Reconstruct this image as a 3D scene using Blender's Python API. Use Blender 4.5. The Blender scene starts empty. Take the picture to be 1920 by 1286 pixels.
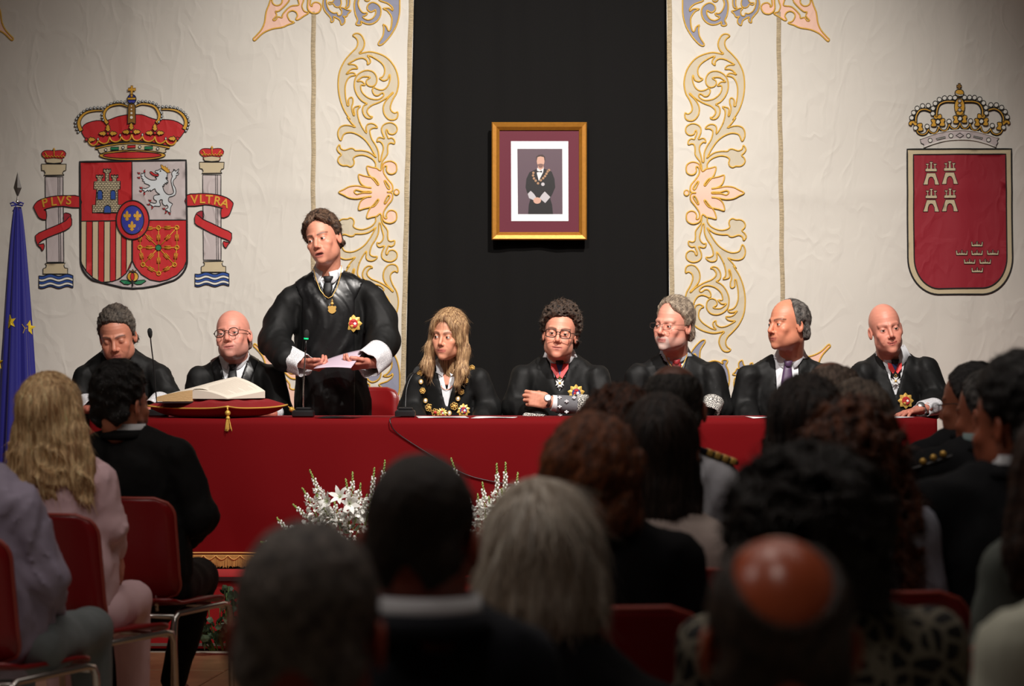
import bpy, math, random
import numpy as np
from mathutils import Vector, Matrix, Euler
from mathutils.geometry import delaunay_2d_cdt

sc = bpy.context.scene
col = sc.collection
PI = math.pi

# ------------------------------------------------------------------ camera
F = 4455.0          # focal length in pixels of the 1920 px wide frame
ZC = 1.324          # lens height
YH = 675.0          # horizon row
cam_d = bpy.data.cameras.new('camera')
cam_d.sensor_width = 36.0
cam_d.lens = 36.0 * F / 1920.0
cam_d.shift_y = (YH - 643.0) / 1920.0
cam_d.clip_start = 0.1
cam_d.clip_end = 100
cam_d.dof.use_dof = True
cam_d.dof.focus_distance = 12.1
cam_d.dof.aperture_fstop = 4.0
cam = bpy.data.objects.new('camera', cam_d)
cam.location = (0, 0, ZC)
cam.rotation_euler = (PI / 2, 0, 0)
col.objects.link(cam)
sc.camera = cam

# ------------------------------------------------------------------ light
sc.view_settings.view_transform = 'Standard'
sc.view_settings.look = 'None'
sc.view_settings.gamma = 1
sc.view_settings.exposure = 0.0
sc.view_settings.use_curve_mapping = False
w = bpy.data.worlds.new('world'); sc.world = w
w.use_nodes = True
w.node_tree.nodes['Background'].inputs[0].default_value = (0.05, 0.05, 0.055, 1)
w.node_tree.nodes['Background'].inputs[1].default_value = 0.3

def lamp(kind, name, loc, target, energy, color, **kw):
    d = bpy.data.lights.new(name, kind)
    d.energy = energy; d.color = color
    for k, v in kw.items(): setattr(d, k, v)
    o = bpy.data.objects.new(name, d)
    o.location = loc
    o.rotation_euler = (Vector(target) - Vector(loc)).to_track_quat('-Z', 'Y').to_euler()
    col.objects.link(o)
    return o

lamp('SPOT', 'stage_spot', (1.2, 8.3, 5.7), (0.18, 12.6, 1.75), 1700, (1.0, 0.94, 0.885),
     spot_size=math.radians(66), spot_blend=1.0, shadow_soft_size=0.10)
lamp('SPOT', 'stage_spot_second', (-0.8, 6.9, 5.5), (0.0, 12.5, 1.75), 900, (1.0, 0.94, 0.885),
     spot_size=math.radians(50), spot_blend=1.0, shadow_soft_size=0.12)
lamp('AREA', 'hall_ceiling_light', (-0.7, 2.0, 5.6), (0.0, 3.0, 0), 24, (1.0, 0.88, 0.80), size=0.5)
lamp('AREA', 'hall_ceiling_light', (-0.6, 5.0, 5.6), (0.0, 5.2, 0), 14, (1.0, 0.88, 0.80), size=0.5)
lamp('AREA', 'left_audience_fill', (-3.2, 4.2, 4.6), (-1.4, 7.6, 0.9), 26, (1.0, 0.90, 0.84), size=0.8)  # added fill, imitates light spilling onto the left audience; not a hall fitting
lamp('AREA', 'hall_ceiling_light', (0.0, 7.0, 5.6), (0.0, 7.5, 0), 62, (1.0, 0.90, 0.82), size=5.0)

# ------------------------------------------------------------------ helpers
def P(px, py, D):
    return Vector(((px - 960.0) * D / F, D, ZC - (py - YH) * D / F))

def tag(o, label=None, cat=None, group=None, kind=None):
    if label: o['label'] = label
    if cat: o['category'] = cat
    if group: o['group'] = group
    if kind: o['kind'] = kind
    return o

def empty(name, loc=(0, 0, 0), label=None, cat=None, group=None):
    o = bpy.data.objects.new(name, None)
    o.location = loc
    o.empty_display_size = 0.1
    col.objects.link(o)
    return tag(o, label, cat, group)

def link(name, me, parent=None, mat=None, keep=True):
    """keep=True: mesh data is in world coordinates; parenting must not move it"""
    o = bpy.data.objects.new(name, me)
    col.objects.link(o)
    if mat is not None and len(me.materials) == 0: me.materials.append(mat)
    if parent is not None:
        o.parent = parent
        if keep: o.matrix_parent_inverse = world_of(parent).inverted()
    return o

def world_of(o):
    m = Matrix.LocRotScale(o.location, o.rotation_euler, o.scale)
    if o.parent is not None:
        return world_of(o.parent) @ o.matrix_parent_inverse @ m
    return m

def mesh(name, verts, faces, smooth=True):
    me = bpy.data.meshes.new(name)
    me.from_pydata([tuple(v) for v in verts], [], [tuple(int(i) for i in f) for f in faces])
    if smooth: me.polygons.foreach_set('use_smooth', [True] * len(me.polygons))
    me.update()
    return me

class MB:
    """collects shapes into one mesh"""
    def __init__(s): s.v = []; s.f = []; s.m = []; s.mi = 0
    def add(s, vs, fs):
        b = len(s.v); s.v += [tuple(v) for v in vs]
        s.f += [tuple(b + i for i in f) for f in fs]; s.m += [s.mi] * len(fs); return s
    def box(s, c, size, rot=None, bevel=0.0):
        hx, hy, hz = size[0] / 2, size[1] / 2, size[2] / 2
        if bevel <= 0:
            vs = [Vector((x, y, z)) for x in (-hx, hx) for y in (-hy, hy) for z in (-hz, hz)]
            fs = [(0, 1, 3, 2), (4, 6, 7, 5), (0, 4, 5, 1), (2, 3, 7, 6), (0, 2, 6, 4), (1, 5, 7, 3)]
        else:
            vs = []; b = bevel
            prof = []
            for (sx, sy, a0) in ((1, 1, 0), (-1, 1, 90), (-1, -1, 180), (1, -1, 270)):
                for k in range(3):
                    a = math.radians(a0 + 45 * k)
                    prof.append((sx * (hx - b) + b * math.cos(a), sy * (hy - b) + b * math.sin(a)))
            n = len(prof)
            for (z, ins) in ((-hz, b), (-hz + b, 0), (hz - b, 0), (hz, b)):
                for (x, y) in prof:
                    k = 1 - ins / max(hx, hy)
                    vs.append(Vector((x - math.copysign(min(ins, abs(x)), x) * 0.9, y - math.copysign(min(ins, abs(y)), y) * 0.9, z)) if ins else Vector((x, y, z)))
            fs = []
            for r in range(3):
                for i in range(n):
                    j = (i + 1) % n
                    fs.append((r * n + i, r * n + j, (r + 1) * n + j, (r + 1) * n + i))
            fs.append(tuple(range(n - 1, -1, -1))); fs.append(tuple(3 * n + i for i in range(n)))
        if rot is not None: vs = [rot @ v for v in vs]
        c = Vector(c)
        return s.add([v + c for v in vs], fs)
    def tube(s, pts, r, n=8, closed=False, caps=True):
        pts = [Vector(p) for p in pts]
        m = len(pts)
        if m < 2: return s
        rs = r if hasattr(r, '__len__') else [r] * m
        vs = []; up = None
        for i in range(m):
            a = pts[(i - 1) % m] if (i > 0 or closed) else pts[i]
            b = pts[(i + 1) % m] if (i < m - 1 or closed) else pts[i]
            t = (b - a)
            if t.length < 1e-9: t = Vector((0, 0, 1))
            t.normalize()
            if up is None:
                up = Vector((0, 0, 1)) if abs(t.z) < 0.9 else Vector((1, 0, 0))
            u = up - t * up.dot(t)
            if u.length < 1e-6: u = t.orthogonal()
            u.normalize(); up = u
            v = t.cross(u)
            for k in range(n):
                an = 2 * PI * k / n
                vs.append(pts[i] + (u * math.cos(an) + v * math.sin(an)) * rs[i])
        fs = []
        for i in range(m if closed else m - 1):
            j = (i + 1) % m
            for k in range(n):
                l = (k + 1) % n
                fs.append((i * n + k, i * n + l, j * n + l, j * n + k))
        if caps and not closed:
            fs.append(tuple(range(n - 1, -1, -1))); fs.append(tuple((m - 1) * n + k for k in range(n)))
        return s.add(vs, fs)
    def sphere(s, c, r, seg=12, rings=8, rot=None):
        r3 = r if hasattr(r, '__len__') else (r, r, r)
        vs = []
        for i in range(rings + 1):
            th = PI * i / rings
            for k in range(seg):
                a = 2 * PI * k / seg
                v = Vector((r3[0] * math.sin(th) * math.cos(a), r3[1] * math.sin(th) * math.sin(a), r3[2] * math.cos(th)))
                if rot is not None: v = rot @ v
                vs.append(v + Vector(c))
        fs = []
        for i in range(rings):
            for k in range(seg):
                l = (k + 1) % seg
                fs.append((i * seg + k, (i + 1) * seg + k, (i + 1) * seg + l, i * seg + l))
        return s.add(vs, fs)
    def lathe(s, prof, c=(0, 0, 0), seg=20, rot=None):
        vs = []; fs = []; n = len(prof)
        for (r, z) in prof:
            for k in range(seg):
                a = 2 * PI * k / seg
                v = Vector((r * math.cos(a), r * math.sin(a), z))
                if rot is not None: v = rot @ v
                vs.append(v + Vector(c))
        for i in range(n - 1):
            for k in range(seg):
                l = (k + 1) % seg
                fs.append((i * seg + k, i * seg + l, (i + 1) * seg + l, (i + 1) * seg + k))
        return s.add(vs, fs)
    def poly(s, pts2, y, th, to3):
        """extruded polygon: pts2 list of 2D points, to3(u,v,d)"""
        n = len(pts2)
        vs = [to3(p[0], p[1], 0) for p in pts2] + [to3(p[0], p[1], th) for p in pts2]
        fs = [tuple(range(n)), tuple(range(2 * n - 1, n - 1, -1))]
        for i in range(n):
            j = (i + 1) % n
            fs.append((i, j, n + j, n + i))
        return s.add(vs, fs)
    def build(s, name, mat, parent=None, smooth=True, keep=True):
        me = mesh(name, s.v, s.f, smooth)
        mats = mat if isinstance(mat, (list, tuple)) else [mat]
        for m in mats: me.materials.append(m)
        if any(s.m): me.polygons.foreach_set('material_index', s.m)
        return link(name, me, parent, keep=keep)

def solid(o, t, offset=0):
    m = o.modifiers.new('s', 'SOLIDIFY'); m.thickness = t; m.offset = offset; return o
def subd(o, n=1):
    m = o.modifiers.new('d', 'SUBSURF'); m.levels = n; m.render_levels = n; return o
def autosm(o, ang=40):
    me = o.data
    try: me.set_sharp_from_angle(angle=math.radians(ang))
    except Exception: pass
    return o

# ------------------------------------------------------------------ materials
MATS = {}
def srgb(r, g, b):
    f = lambda c: (c / 255 / 12.92) if c / 255 <= 0.04045 else ((c / 255 + 0.055) / 1.055) ** 2.4
    return (f(r), f(g), f(b))

def mat(name, color, rough=0.6, metal=0.0, bump=0.0, bscale=60, vary=0.0, vscale=8, sheen=0.0, spec=0.5,
        vcol=False, wrinkle=0.0, emit=None, estr=0.0, coat=0.0, sss=0.0, stretch=None, transmission=0.0, weave=0.0):
    m = bpy.data.materials.new(name); m.use_nodes = True
    nt = m.node_tree; N = nt.nodes; L = nt.links
    b = N['Principled BSDF']
    b.inputs['Base Color'].default_value = (*color[:3], 1)
    b.inputs['Roughness'].default_value = rough
    b.inputs['Metallic'].default_value = metal
    b.inputs['Specular IOR Level'].default_value = spec
    b.inputs['Sheen Weight'].default_value = sheen
    b.inputs['Coat Weight'].default_value = coat
    b.inputs['Transmission Weight'].default_value = transmission
    if sss:
        b.inputs['Subsurface Weight'].default_value = sss
        b.inputs['Subsurface Radius'].default_value = (0.6, 0.25, 0.12)
        b.inputs['Subsurface Scale'].default_value = 0.012
    if emit:
        b.inputs['Emission Color'].default_value = (*emit, 1); b.inputs['Emission Strength'].default_value = estr
    tc = N.new('ShaderNodeTexCoord')
    src = tc.outputs['Object']
    if stretch:
        mp = N.new('ShaderNodeMapping'); mp.inputs['Scale'].default_value = stretch
        L.new(src, mp.inputs['Vector']); src = mp.outputs['Vector']
    colsock = None
    if vcol:
        at = N.new('ShaderNodeAttribute'); at.attribute_name = 'Col'
        colsock = at.outputs['Color']
    if vary:
        nz = N.new('ShaderNodeTexNoise'); nz.inputs['Scale'].default_value = vscale; nz.inputs['Detail'].default_value = 5
        L.new(src, nz.inputs['Vector'])
        mr = N.new('ShaderNodeMapRange')
        mr.inputs['From Min'].default_value = 0.3; mr.inputs['From Max'].default_value = 0.7
        mr.inputs['To Min'].default_value = 1 - vary; mr.inputs['To Max'].default_value = 1 + vary
        L.new(nz.outputs['Fac'], mr.inputs['Value'])
        mx = N.new('ShaderNodeVectorMath'); mx.operation = 'SCALE'
        if colsock is not None: L.new(colsock, mx.inputs[0])
        else: mx.inputs[0].default_value = color[:3]
        L.new(mr.outputs['Result'], mx.inputs['Scale'])
        colsock = mx.outputs['Vector']
    if colsock is not None: L.new(colsock, b.inputs['Base Color'])
    nrm = None
    if bump:
        nz = N.new('ShaderNodeTexNoise'); nz.inputs['Scale'].default_value = bscale; nz.inputs['Detail'].default_value = 4
        L.new(src, nz.inputs['Vector'])
        bp = N.new('ShaderNodeBump'); bp.inputs['Strength'].default_value = bump; bp.inputs['Distance'].default_value = 0.01
        L.new(nz.outputs['Fac'], bp.inputs['Height']); nrm = bp
    if wrinkle:
        # creased cloth: ridged stretched noise
        h = None
        for (scl, st, rid) in ((2.2, (1.6, 1, 0.8), 1), (5.0, (1.0, 1, 0.55), 1), (14, (1, 1, 0.5), 0)):
            mp = N.new('ShaderNodeMapping'); mp.inputs['Scale'].default_value = st
            mp.inputs['Rotation'].default_value = (0, 0.35 * scl, 0)
            L.new(tc.outputs['Object'], mp.inputs['Vector'])
            nz = N.new('ShaderNodeTexNoise'); nz.inputs['Scale'].default_value = scl; nz.inputs['Detail'].default_value = 2
            nz.inputs['Distortion'].default_value = 0.5
            L.new(mp.outputs['Vector'], nz.inputs['Vector'])
            o = nz.outputs['Fac']
            if rid:
                a = N.new('ShaderNodeMath'); a.operation = 'SUBTRACT'; a.inputs[1].default_value = 0.5; L.new(o, a.inputs[0])
                c = N.new('ShaderNodeMath'); c.operation = 'ABSOLUTE'; L.new(a.outputs[0], c.inputs[0])
                e = N.new('ShaderNodeMath'); e.operation = 'MINIMUM'; e.inputs[1].default_value = 0.06; L.new(c.outputs[0], e.inputs[0])
                g = N.new('ShaderNodeMath'); g.operation = 'MULTIPLY'; g.inputs[1].default_value = -2.2; L.new(e.outputs[0], g.inputs[0]); o = g.outputs[0]
            else:
                g = N.new('ShaderNodeMath'); g.operation = 'MULTIPLY'; g.inputs[1].default_value = 0.10; L.new(o, g.inputs[0]); o = g.outputs[0]
            if h is None: h = o
            else:
                s_ = N.new('ShaderNodeMath'); s_.operation = 'ADD'; L.new(h, s_.inputs[0]); L.new(o, s_.inputs[1]); h = s_.outputs[0]
        bp = N.new('ShaderNodeBump'); bp.inputs['Strength'].default_value = 1.0; bp.inputs['Distance'].default_value = wrinkle
        L.new(h, bp.inputs['Height'])
        if nrm: L.new(nrm.outputs['Normal'], bp.inputs['Normal'])
        nrm = bp
    if nrm: L.new(nrm.outputs['Normal'], b.inputs['Normal'])
    MATS[name] = m
    return m

WR = 0.012
M_cloth = mat('cream_cloth', srgb(214, 209, 199), 0.85, wrinkle=WR, vary=0.03, vscale=2.0, bump=0.05, bscale=900)
M_beige = mat('beige_applique', srgb(200, 189, 166), 0.8, wrinkle=WR)
M_pink = mat('pink_applique', srgb(238, 196, 176), 0.8, wrinkle=WR)
M_blue = mat('greyblue_applique', srgb(140, 142, 160), 0.8, wrinkle=WR)
M_cord = mat('gold_cord', srgb(222, 176, 70), 0.45, metal=0.35, bump=0.3, bscale=500)
M_trim = mat('gold_trim', srgb(186, 168, 136), 0.55, metal=0.1, bump=0.6, bscale=120, vary=0.25, vscale=60, stretch=(0.5, 1, 3))
M_red = mat('red_cloth_applique', srgb(190, 30, 34), 0.7, wrinkle=WR)
M_crimson = mat('crimson_applique', srgb(150, 22, 40), 0.7, wrinkle=WR)
M_silver = mat('lilac_grey_satin', srgb(190, 178, 176), 0.5, wrinkle=WR * 1.3)
M_lion = mat('pale_silver_cloth', srgb(205, 210, 212), 0.6, wrinkle=WR * 0.5)
M_white = mat('white_cloth', srgb(225, 222, 212), 0.7, wrinkle=WR * 0.5)
M_gold = mat('gold_cloth', srgb(214, 160, 50), 0.5, metal=0.2, wrinkle=WR * 0.5)
M_dgold = mat('old_gold_cloth', srgb(140, 100, 34), 0.5, metal=0.2)
M_tan = mat('tan_cloth', srgb(200, 184, 150), 0.75, wrinkle=WR * 0.5)
M_line = mat('black_thread', (0.012, 0.012, 0.012), 0.8)
M_blu = mat('blue_cloth', srgb(36, 74, 150), 0.6)
M_royal = mat('royal_blue_cloth', srgb(40, 48, 150), 0.6)
M_green = mat('green_cloth', srgb(20, 120, 76), 0.6)
M_drape = mat('black_drape', (0.0062, 0.0058, 0.0056), 0.9, bump=0.15, bscale=400, spec=0.2)
# ------------------------------------------------------------------ implicit surfaces
f4 = np.float32
def smin(a, b, k):
    if k <= 0: return np.minimum(a, b)
    h = np.clip(0.5 + 0.5 * (b - a) / k, 0, 1)
    return b + (a - b) * h - k * h * (1 - h)
def smax(a, b, k): return -smin(-a, -b, k)

def d_ell(p, c, r, rot=None):
    x, y, z = p[0] - c[0], p[1] - c[1], p[2] - c[2]
    if rot is not None:
        R = rot
        x, y, z = (R[0][0] * x + R[1][0] * y + R[2][0] * z, R[0][1] * x + R[1][1] * y + R[2][1] * z, R[0][2] * x + R[1][2] * y + R[2][2] * z)
    if not hasattr(r, '__len__'): return np.sqrt(x * x + y * y + z * z) - r
    k0 = np.sqrt((x / r[0]) ** 2 + (y / r[1]) ** 2 + (z / r[2]) ** 2)
    k1 = np.sqrt((x / r[0] ** 2) ** 2 + (y / r[1] ** 2) ** 2 + (z / r[2] ** 2) ** 2)
    return k0 * (k0 - 1) / np.maximum(k1, 1e-6)

def d_cap(p, a, b, ra, rb, sy=1.0):
    """tapered capsule; sy squashes depth"""
    a = (a[0], a[1], a[2]); b = (b[0], b[1], b[2])
    ba = (b[0] - a[0], b[1] - a[1], b[2] - a[2])
    L = ba[0] ** 2 + ba[1] ** 2 + ba[2] ** 2 + 1e-12
    px, py, pz = p[0] - a[0], p[1] - a[1], p[2] - a[2]
    t = np.clip((px * ba[0] + py * ba[1] + pz * ba[2]) / L, 0, 1)
    dx, dy, dz = px - ba[0] * t, (py - ba[1] * t) / sy, pz - ba[2] * t
    return (np.sqrt(dx * dx + dy * dy + dz * dz) - (ra + (rb - ra) * t)) * (1 if sy >= 1 else sy)

def d_box(p, c, h, r=0.0, rot=None):
    x, y, z = p[0] - c[0], p[1] - c[1], p[2] - c[2]
    if rot is not None:
        R = rot
        x, y, z = (R[0][0] * x + R[1][0] * y + R[2][0] * z, R[0][1] * x + R[1][1] * y + R[2][1] * z, R[0][2] * x + R[1][2] * y + R[2][2] * z)
    qx, qy, qz = np.abs(x) - (h[0] - r), np.abs(y) - (h[1] - r), np.abs(z) - (h[2] - r)
    o = np.sqrt(np.maximum(qx, 0) ** 2 + np.maximum(qy, 0) ** 2 + np.maximum(qz, 0) ** 2)
    return o + np.minimum(np.maximum(qx, np.maximum(qy, qz)), 0) - r

def wav(p, freq, seed, n=6):
    """smooth random field, freq = (fx, fy, fz) cycles per metre"""
    rng = np.random.RandomState(seed)
    out = 0
    for i in range(n):
        k = rng.normal(size=3); k /= np.linalg.norm(k); m = rng.uniform(0.6, 1.6) * 2 * PI
        ph = rng.uniform(0, 6.28)
        out = out + np.sin(p[0] * (k[0] * freq[0] * m) + p[1] * (k[1] * freq[1] * m) + p[2] * (k[2] * freq[2] * m) + ph)
    return out / math.sqrt(n)

def surface_nets(f, lo, hi, h):
    lo = np.array(lo, float); hi = np.array(hi, float)
    n = np.maximum(((hi - lo) / h).astype(int) + 2, 4)
    ax = [(lo[i] + h * np.arange(n[i])).astype(f4) for i in range(3)]
    X, Y, Z = np.meshgrid(ax[0], ax[1], ax[2], indexing='ij')
    D = f((X, Y, Z)).astype(f4)
    # close the volume at the borders of the box
    for a in range(3):
        sl = [slice(None)] * 3
        for e in (0, -1):
            sl[a] = e; D[tuple(sl)] = np.maximum(D[tuple(sl)], 0.3 * h)
        sl[a] = slice(None)
    ins = D < 0
    c = [D[i:D.shape[0] - 1 + i, j:D.shape[1] - 1 + j, k:D.shape[2] - 1 + k] for i in (0, 1) for j in (0, 1) for k in (0, 1)]
    s = sum((x < 0).astype(np.int8) for x in c)
    act = (s > 0) & (s < 8)
    idx = np.full(act.shape, -1, np.int64)
    ii, jj, kk = np.nonzero(act)
    N = len(ii)
    if N == 0: return np.zeros((0, 3)), np.zeros((0, 4), int)
    idx[ii, jj, kk] = np.arange(N)
    cv = np.stack([x[ii, jj, kk] for x in c], 1)
    off = np.array([(i, j, k) for i in (0, 1) for j in (0, 1) for k in (0, 1)], float)
    acc = np.zeros((N, 3)); cnt = np.zeros(N)
    for a in range(8):
        for b in range(a + 1, 8):
            if abs(off[a] - off[b]).sum() != 1: continue
            va, vb = cv[:, a], cv[:, b]
            m = (va < 0) != (vb < 0)
            t = np.where(m, va / np.where(m, va - vb, 1), 0)
            pt = off[a] + (off[b] - off[a]) * t[:, None]
            acc += np.where(m[:, None], pt, 0); cnt += m
    V = (acc / cnt[:, None] + np.stack([ii, jj, kk], 1)) * h + lo
    quads = []
    for a in range(3):
        b_, c_ = (a + 1) % 3, (a + 2) % 3
        sl0 = [slice(None)] * 3; sl1 = [slice(None)] * 3
        sl0[a] = slice(0, -1); sl1[a] = slice(1, None)
        for q in (b_, c_):
            sl0[q] = slice(1, -1); sl1[q] = slice(1, -1)
        A = ins[tuple(sl0)]; B = ins[tuple(sl1)]
        for (mask, flip) in (((A & ~B), False), ((~A & B), True)):
            g = np.stack(np.nonzero(mask), 1)
            if len(g) == 0: continue
            g[:, b_] += 1; g[:, c_] += 1
            def at(db, dc):
                q = g.copy(); q[:, b_] -= db; q[:, c_] -= dc
                return idx[q[:, 0], q[:, 1], q[:, 2]]
            q = np.stack([at(1, 1), at(0, 1), at(0, 0), at(1, 0)], 1)
            if flip: q = q[:, ::-1]
            quads.append(q)
    Q = np.concatenate(quads) if quads else np.zeros((0, 4), int)
    return V, Q

def np_mesh(name, V, Q, cols=None):
    me = bpy.data.meshes.new(name)
    V = np.asarray(V, f4); Q = np.asarray(Q, np.int32)
    me.vertices.add(len(V)); me.vertices.foreach_set('co', V.ravel())
    me.loops.add(Q.size); me.loops.foreach_set('vertex_index', Q.ravel())
    me.polygons.add(len(Q))
    me.polygons.foreach_set('loop_start', np.arange(0, Q.size, 4, dtype=np.int32))
    try: me.polygons.foreach_set('loop_total', np.full(len(Q), 4, np.int32))
    except Exception: pass
    me.polygons.foreach_set('use_smooth', np.ones(len(Q), bool))
    me.update(calc_edges=True); me.validate()
    if cols is not None:
        ca = me.color_attributes.new('Col', 'FLOAT_COLOR', 'POINT')
        c4 = np.ones((len(V), 4), f4); c4[:, :3] = cols
        ca.data.foreach_set('color', c4.ravel())
    return me

def xform(V, M):
    A = np.array(M)[:3, :3]; t = np.array(M)[:3, 3]
    return V @ A.T + t

def sdf_object(name, f, lo, hi, h, mat_, parent=None, colf=None, M=None, extra=None):
    V, Q = surface_nets(f, lo, hi, h)
    cols = colf((V[:, 0], V[:, 1], V[:, 2])) if colf else None
    if M is not None: V = xform(V, M)
    me = np_mesh(name, V, Q, cols)
    return link(name, me, parent, mat_)

def join_parts(name, parts, mat_, parent=None):
    """parts: list of (V, Q, cols) merged into one mesh"""
    b = 0; Vs = []; Qs = []; Cs = []
    for V, Q, C in parts:
        Vs.append(V); Qs.append(Q + b); Cs.append(C); b += len(V)
    me = np_mesh(name, np.concatenate(Vs), np.concatenate(Qs), np.concatenate(Cs))
    return link(name, me, parent, mat_)

def ray_y(f, x, z, y0, y1, steps=160):
    """first surface met walking from y0 to y1 at (x, z)"""
    ys = np.linspace(y0, y1, steps).astype(f4)
    d = f((np.full(steps, x, f4), ys, np.full(steps, z, f4)))
    i = np.nonzero(d < 0)[0]
    if len(i) == 0: return None
    i = i[0]
    if i == 0: return float(ys[0])
    t = d[i - 1] / (d[i - 1] - d[i])
    return float(ys[i - 1] + (ys[i] - ys[i - 1]) * t)
# ------------------------------------------------------------------ room and stage
YT = 11.28           # front of the table
ZS = 0.333           # stage floor
ZT = 1.044           # table top
DW = 13.4            # plane of the tapestries

M_plaster = mat('dark_plaster', srgb(120, 112, 104), 0.9, bump=0.2, bscale=30)
M_tile = mat('brown_stone_tile', srgb(160, 122, 88), 0.35, vary=0.22, vscale=7, bump=0.1, bscale=40)
M_grout = mat('pale_grout', srgb(170, 160, 145), 0.9)
M_carpet = mat('red_carpet', srgb(176, 10, 18), 0.95, bump=0.3, bscale=700, vary=0.05, vscale=30, sheen=0.1)
M_tcloth = mat('red_tablecloth_fabric', srgb(108, 0, 6), 0.8, bump=0.08, bscale=500, sheen=0.2, spec=0.15)
M_tcloth.node_tree.nodes['Principled BSDF'].inputs['Sheen Tint'].default_value = (1, 0.12, 0.14, 1)
M_tcloth.node_tree.nodes['Principled BSDF'].inputs['Sheen Roughness'].default_value = 0.35
M_fringe = mat('gold_fringe', srgb(214, 160, 90), 0.6, metal=0.1)

def slab(name, lo, hi, m, kind='structure'):
    b = MB(); c = [(lo[i] + hi[i]) / 2 for i in range(3)]; b.box(c, [hi[i] - lo[i] for i in range(3)])
    return tag(b.build(name, m, smooth=False), kind=kind)

fl = slab('floor', (-6.2, -2.2, -0.2), (6.2, 14.4, -0.012), M_grout)
slab('wall_back', (-6.2, 14.0, 0.0), (6.2, 14.2, 6.0), M_plaster)
slab('wall_left', (-6.2, -2.2, 0.0), (-6.0, 14.0, 6.0), M_plaster)
slab('wall_right', (6.0, -2.2, 0.0), (6.2, 14.0, 6.0), M_plaster)
slab('wall_front', (-6.0, -2.2, 0.0), (6.0, -2.0, 6.0), M_plaster)
slab('ceiling', (-6.2, -2.2, 6.0), (6.2, 14.2, 6.2), M_plaster)

# floor tiles near the foot of the stage: one tile mesh, shared
tb = MB(); tb.box((0, 0, -0.006), (0.592, 0.592, 0.012), bevel=0.003)
tile_me = mesh('tile', tb.v, tb.f, False); tile_me.materials.append(M_tile)
ROT = math.radians(-6)
for i in range(-5, 4):
    for j in range(-4, 5):
        x = i * 0.6 + 0.0; y = j * 0.6
        c = Vector((x * math.cos(ROT) - y * math.sin(ROT) - 1.02, x * math.sin(ROT) + y * math.cos(ROT) + 9.2, 0))
        if c.y > 10.95 or c.y < 7.2: continue
        o = bpy.data.objects.new('tile', tile_me); col.objects.link(o)
        o.parent = fl; o.location = c; o.rotation_euler = (0, 0, ROT)

# stage: carpeted platform
sb = MB(); sb.box((0.6, (10.9 + 13.95) / 2, ZS / 2), (8.0, 13.95 - 10.9, ZS), bevel=0.01)
stage = sb.build('stage_platform', M_carpet, smooth=False)
tag(stage, 'low stage platform covered in red carpet under the long table', 'stage')
eb = MB()
eb.box((0.6, 10.893, ZS - 0.012), (8.0, 0.012, 0.018))
eb.build('edge_strip', mat('dark_edge', srgb(60, 8, 10), 0.7), stage, smooth=False)
bb = MB(); bb.box((0.6, 10.893, 0.02), (8.0, 0.012, 0.012))
bb.build('base_strip', mat('metal_edge', srgb(150, 140, 130), 0.4, metal=0.6), stage, smooth=False)

# ------------------------------------------------------------------ table with cloth
TX0, TX1 = P(168, 0, YT).x, P(1757, 0, YT).x
TXM, TW = (TX0 + TX1) / 2, TX1 - TX0
table = empty('long_table', (TXM, 11.64, ZS), 'long presidential table on the stage hidden under a red cloth', 'table')
b = MB(); b.box((TXM, 11.64, ZT - 0.028), (TW - 0.02, 0.70, 0.03)); b.build('tabletop', mat('table_board', srgb(120, 90, 60), 0.6), table, smooth=False)
for sx in (TX0 + 0.12, TXM, TX1 - 0.12):
    for sy in (11.36, 11.92):
        b = MB(); b.box((sx, sy, (ZS + ZT - 0.043) / 2), (0.045, 0.045, ZT - 0.043 - ZS)); b.build('leg', M_line, table, smooth=False)

# the cloth: top sheet and a skirt all round with soft vertical folds
def cloth_pts():
    pts = []
    n = 260
    y0, y1 = YT, 12.0
    per = []
    for i in range(n): per.append((TX0 + TW * i / (n - 1), y0, 0, -1))
    for i in range(1, 26): per.append((TX1, y0 + (y1 - y0) * i / 25, 1, 0))
    for i in range(1, n): per.append((TX1 - TW * i / (n - 1), y1, 0, 1))
    for i in range(1, 25): per.append((TX0, y1 - (y1 - y0) * i / 25, -1, 0))
    return per
per = cloth_pts(); npm = len(per)
rows = []
nr = 26
for r in range(nr + 1):
    t = r / nr
    z = ZT - 0.001 - t * (ZT - 0.001 - ZS - 0.014)
    ring = []
    for (x, y, nx, ny) in per:
        s = x * 1.0 + y * 1.3
        fold = (0.5 + 0.5 * math.sin(s * 5.2 + 1.3 * math.sin(s * 1.7))) * 0.030 + 0.010 * math.sin(s * 13 + 2)
        # broad swags on the left half, nearly flat on the right
        amp = (0.45 + 0.55 / (1 + math.exp((x + 0.4) * 2.2))) * min(1, t * 1.6) ** 1.3
        diag = 0.008 * math.sin(7 * (x + 0.6 * t) + 3) * t
        rr = 0.006 * math.sin(min(1, t * 12) * PI / 2)
        d = max(fold * amp + diag, 0) + rr
        ring.append((x + nx * d, y + ny * d, z if r else ZT))
    rows.append(ring)
cv = [v for ring in rows for v in ring]; cf = []
for r in range(nr):
    for i in range(npm):
        j = (i + 1) % npm
        cf.append((r * npm + i, (r + 1) * npm + i, (r + 1) * npm + j, r * npm + j))
# top: connect front to back
front = list(range(0, 260)); back = [260 + 25 - 1 + 0] * 0
topn = 260
bk = [i for i, p_ in enumerate(per) if abs(p_[1] - 12.0) < 1e-6]
bk.sort(key=lambda i: per[i][0])
for i in range(topn - 1):
    cf.append((i, i + 1, bk[i + 1], bk[i]))
me = mesh('tablecloth', cv, cf)
cloth = link('tablecloth', me, None, M_tcloth)
tag(cloth, 'bright red cloth draped over the long table, gold fringe at its hem', 'tablecloth')
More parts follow.
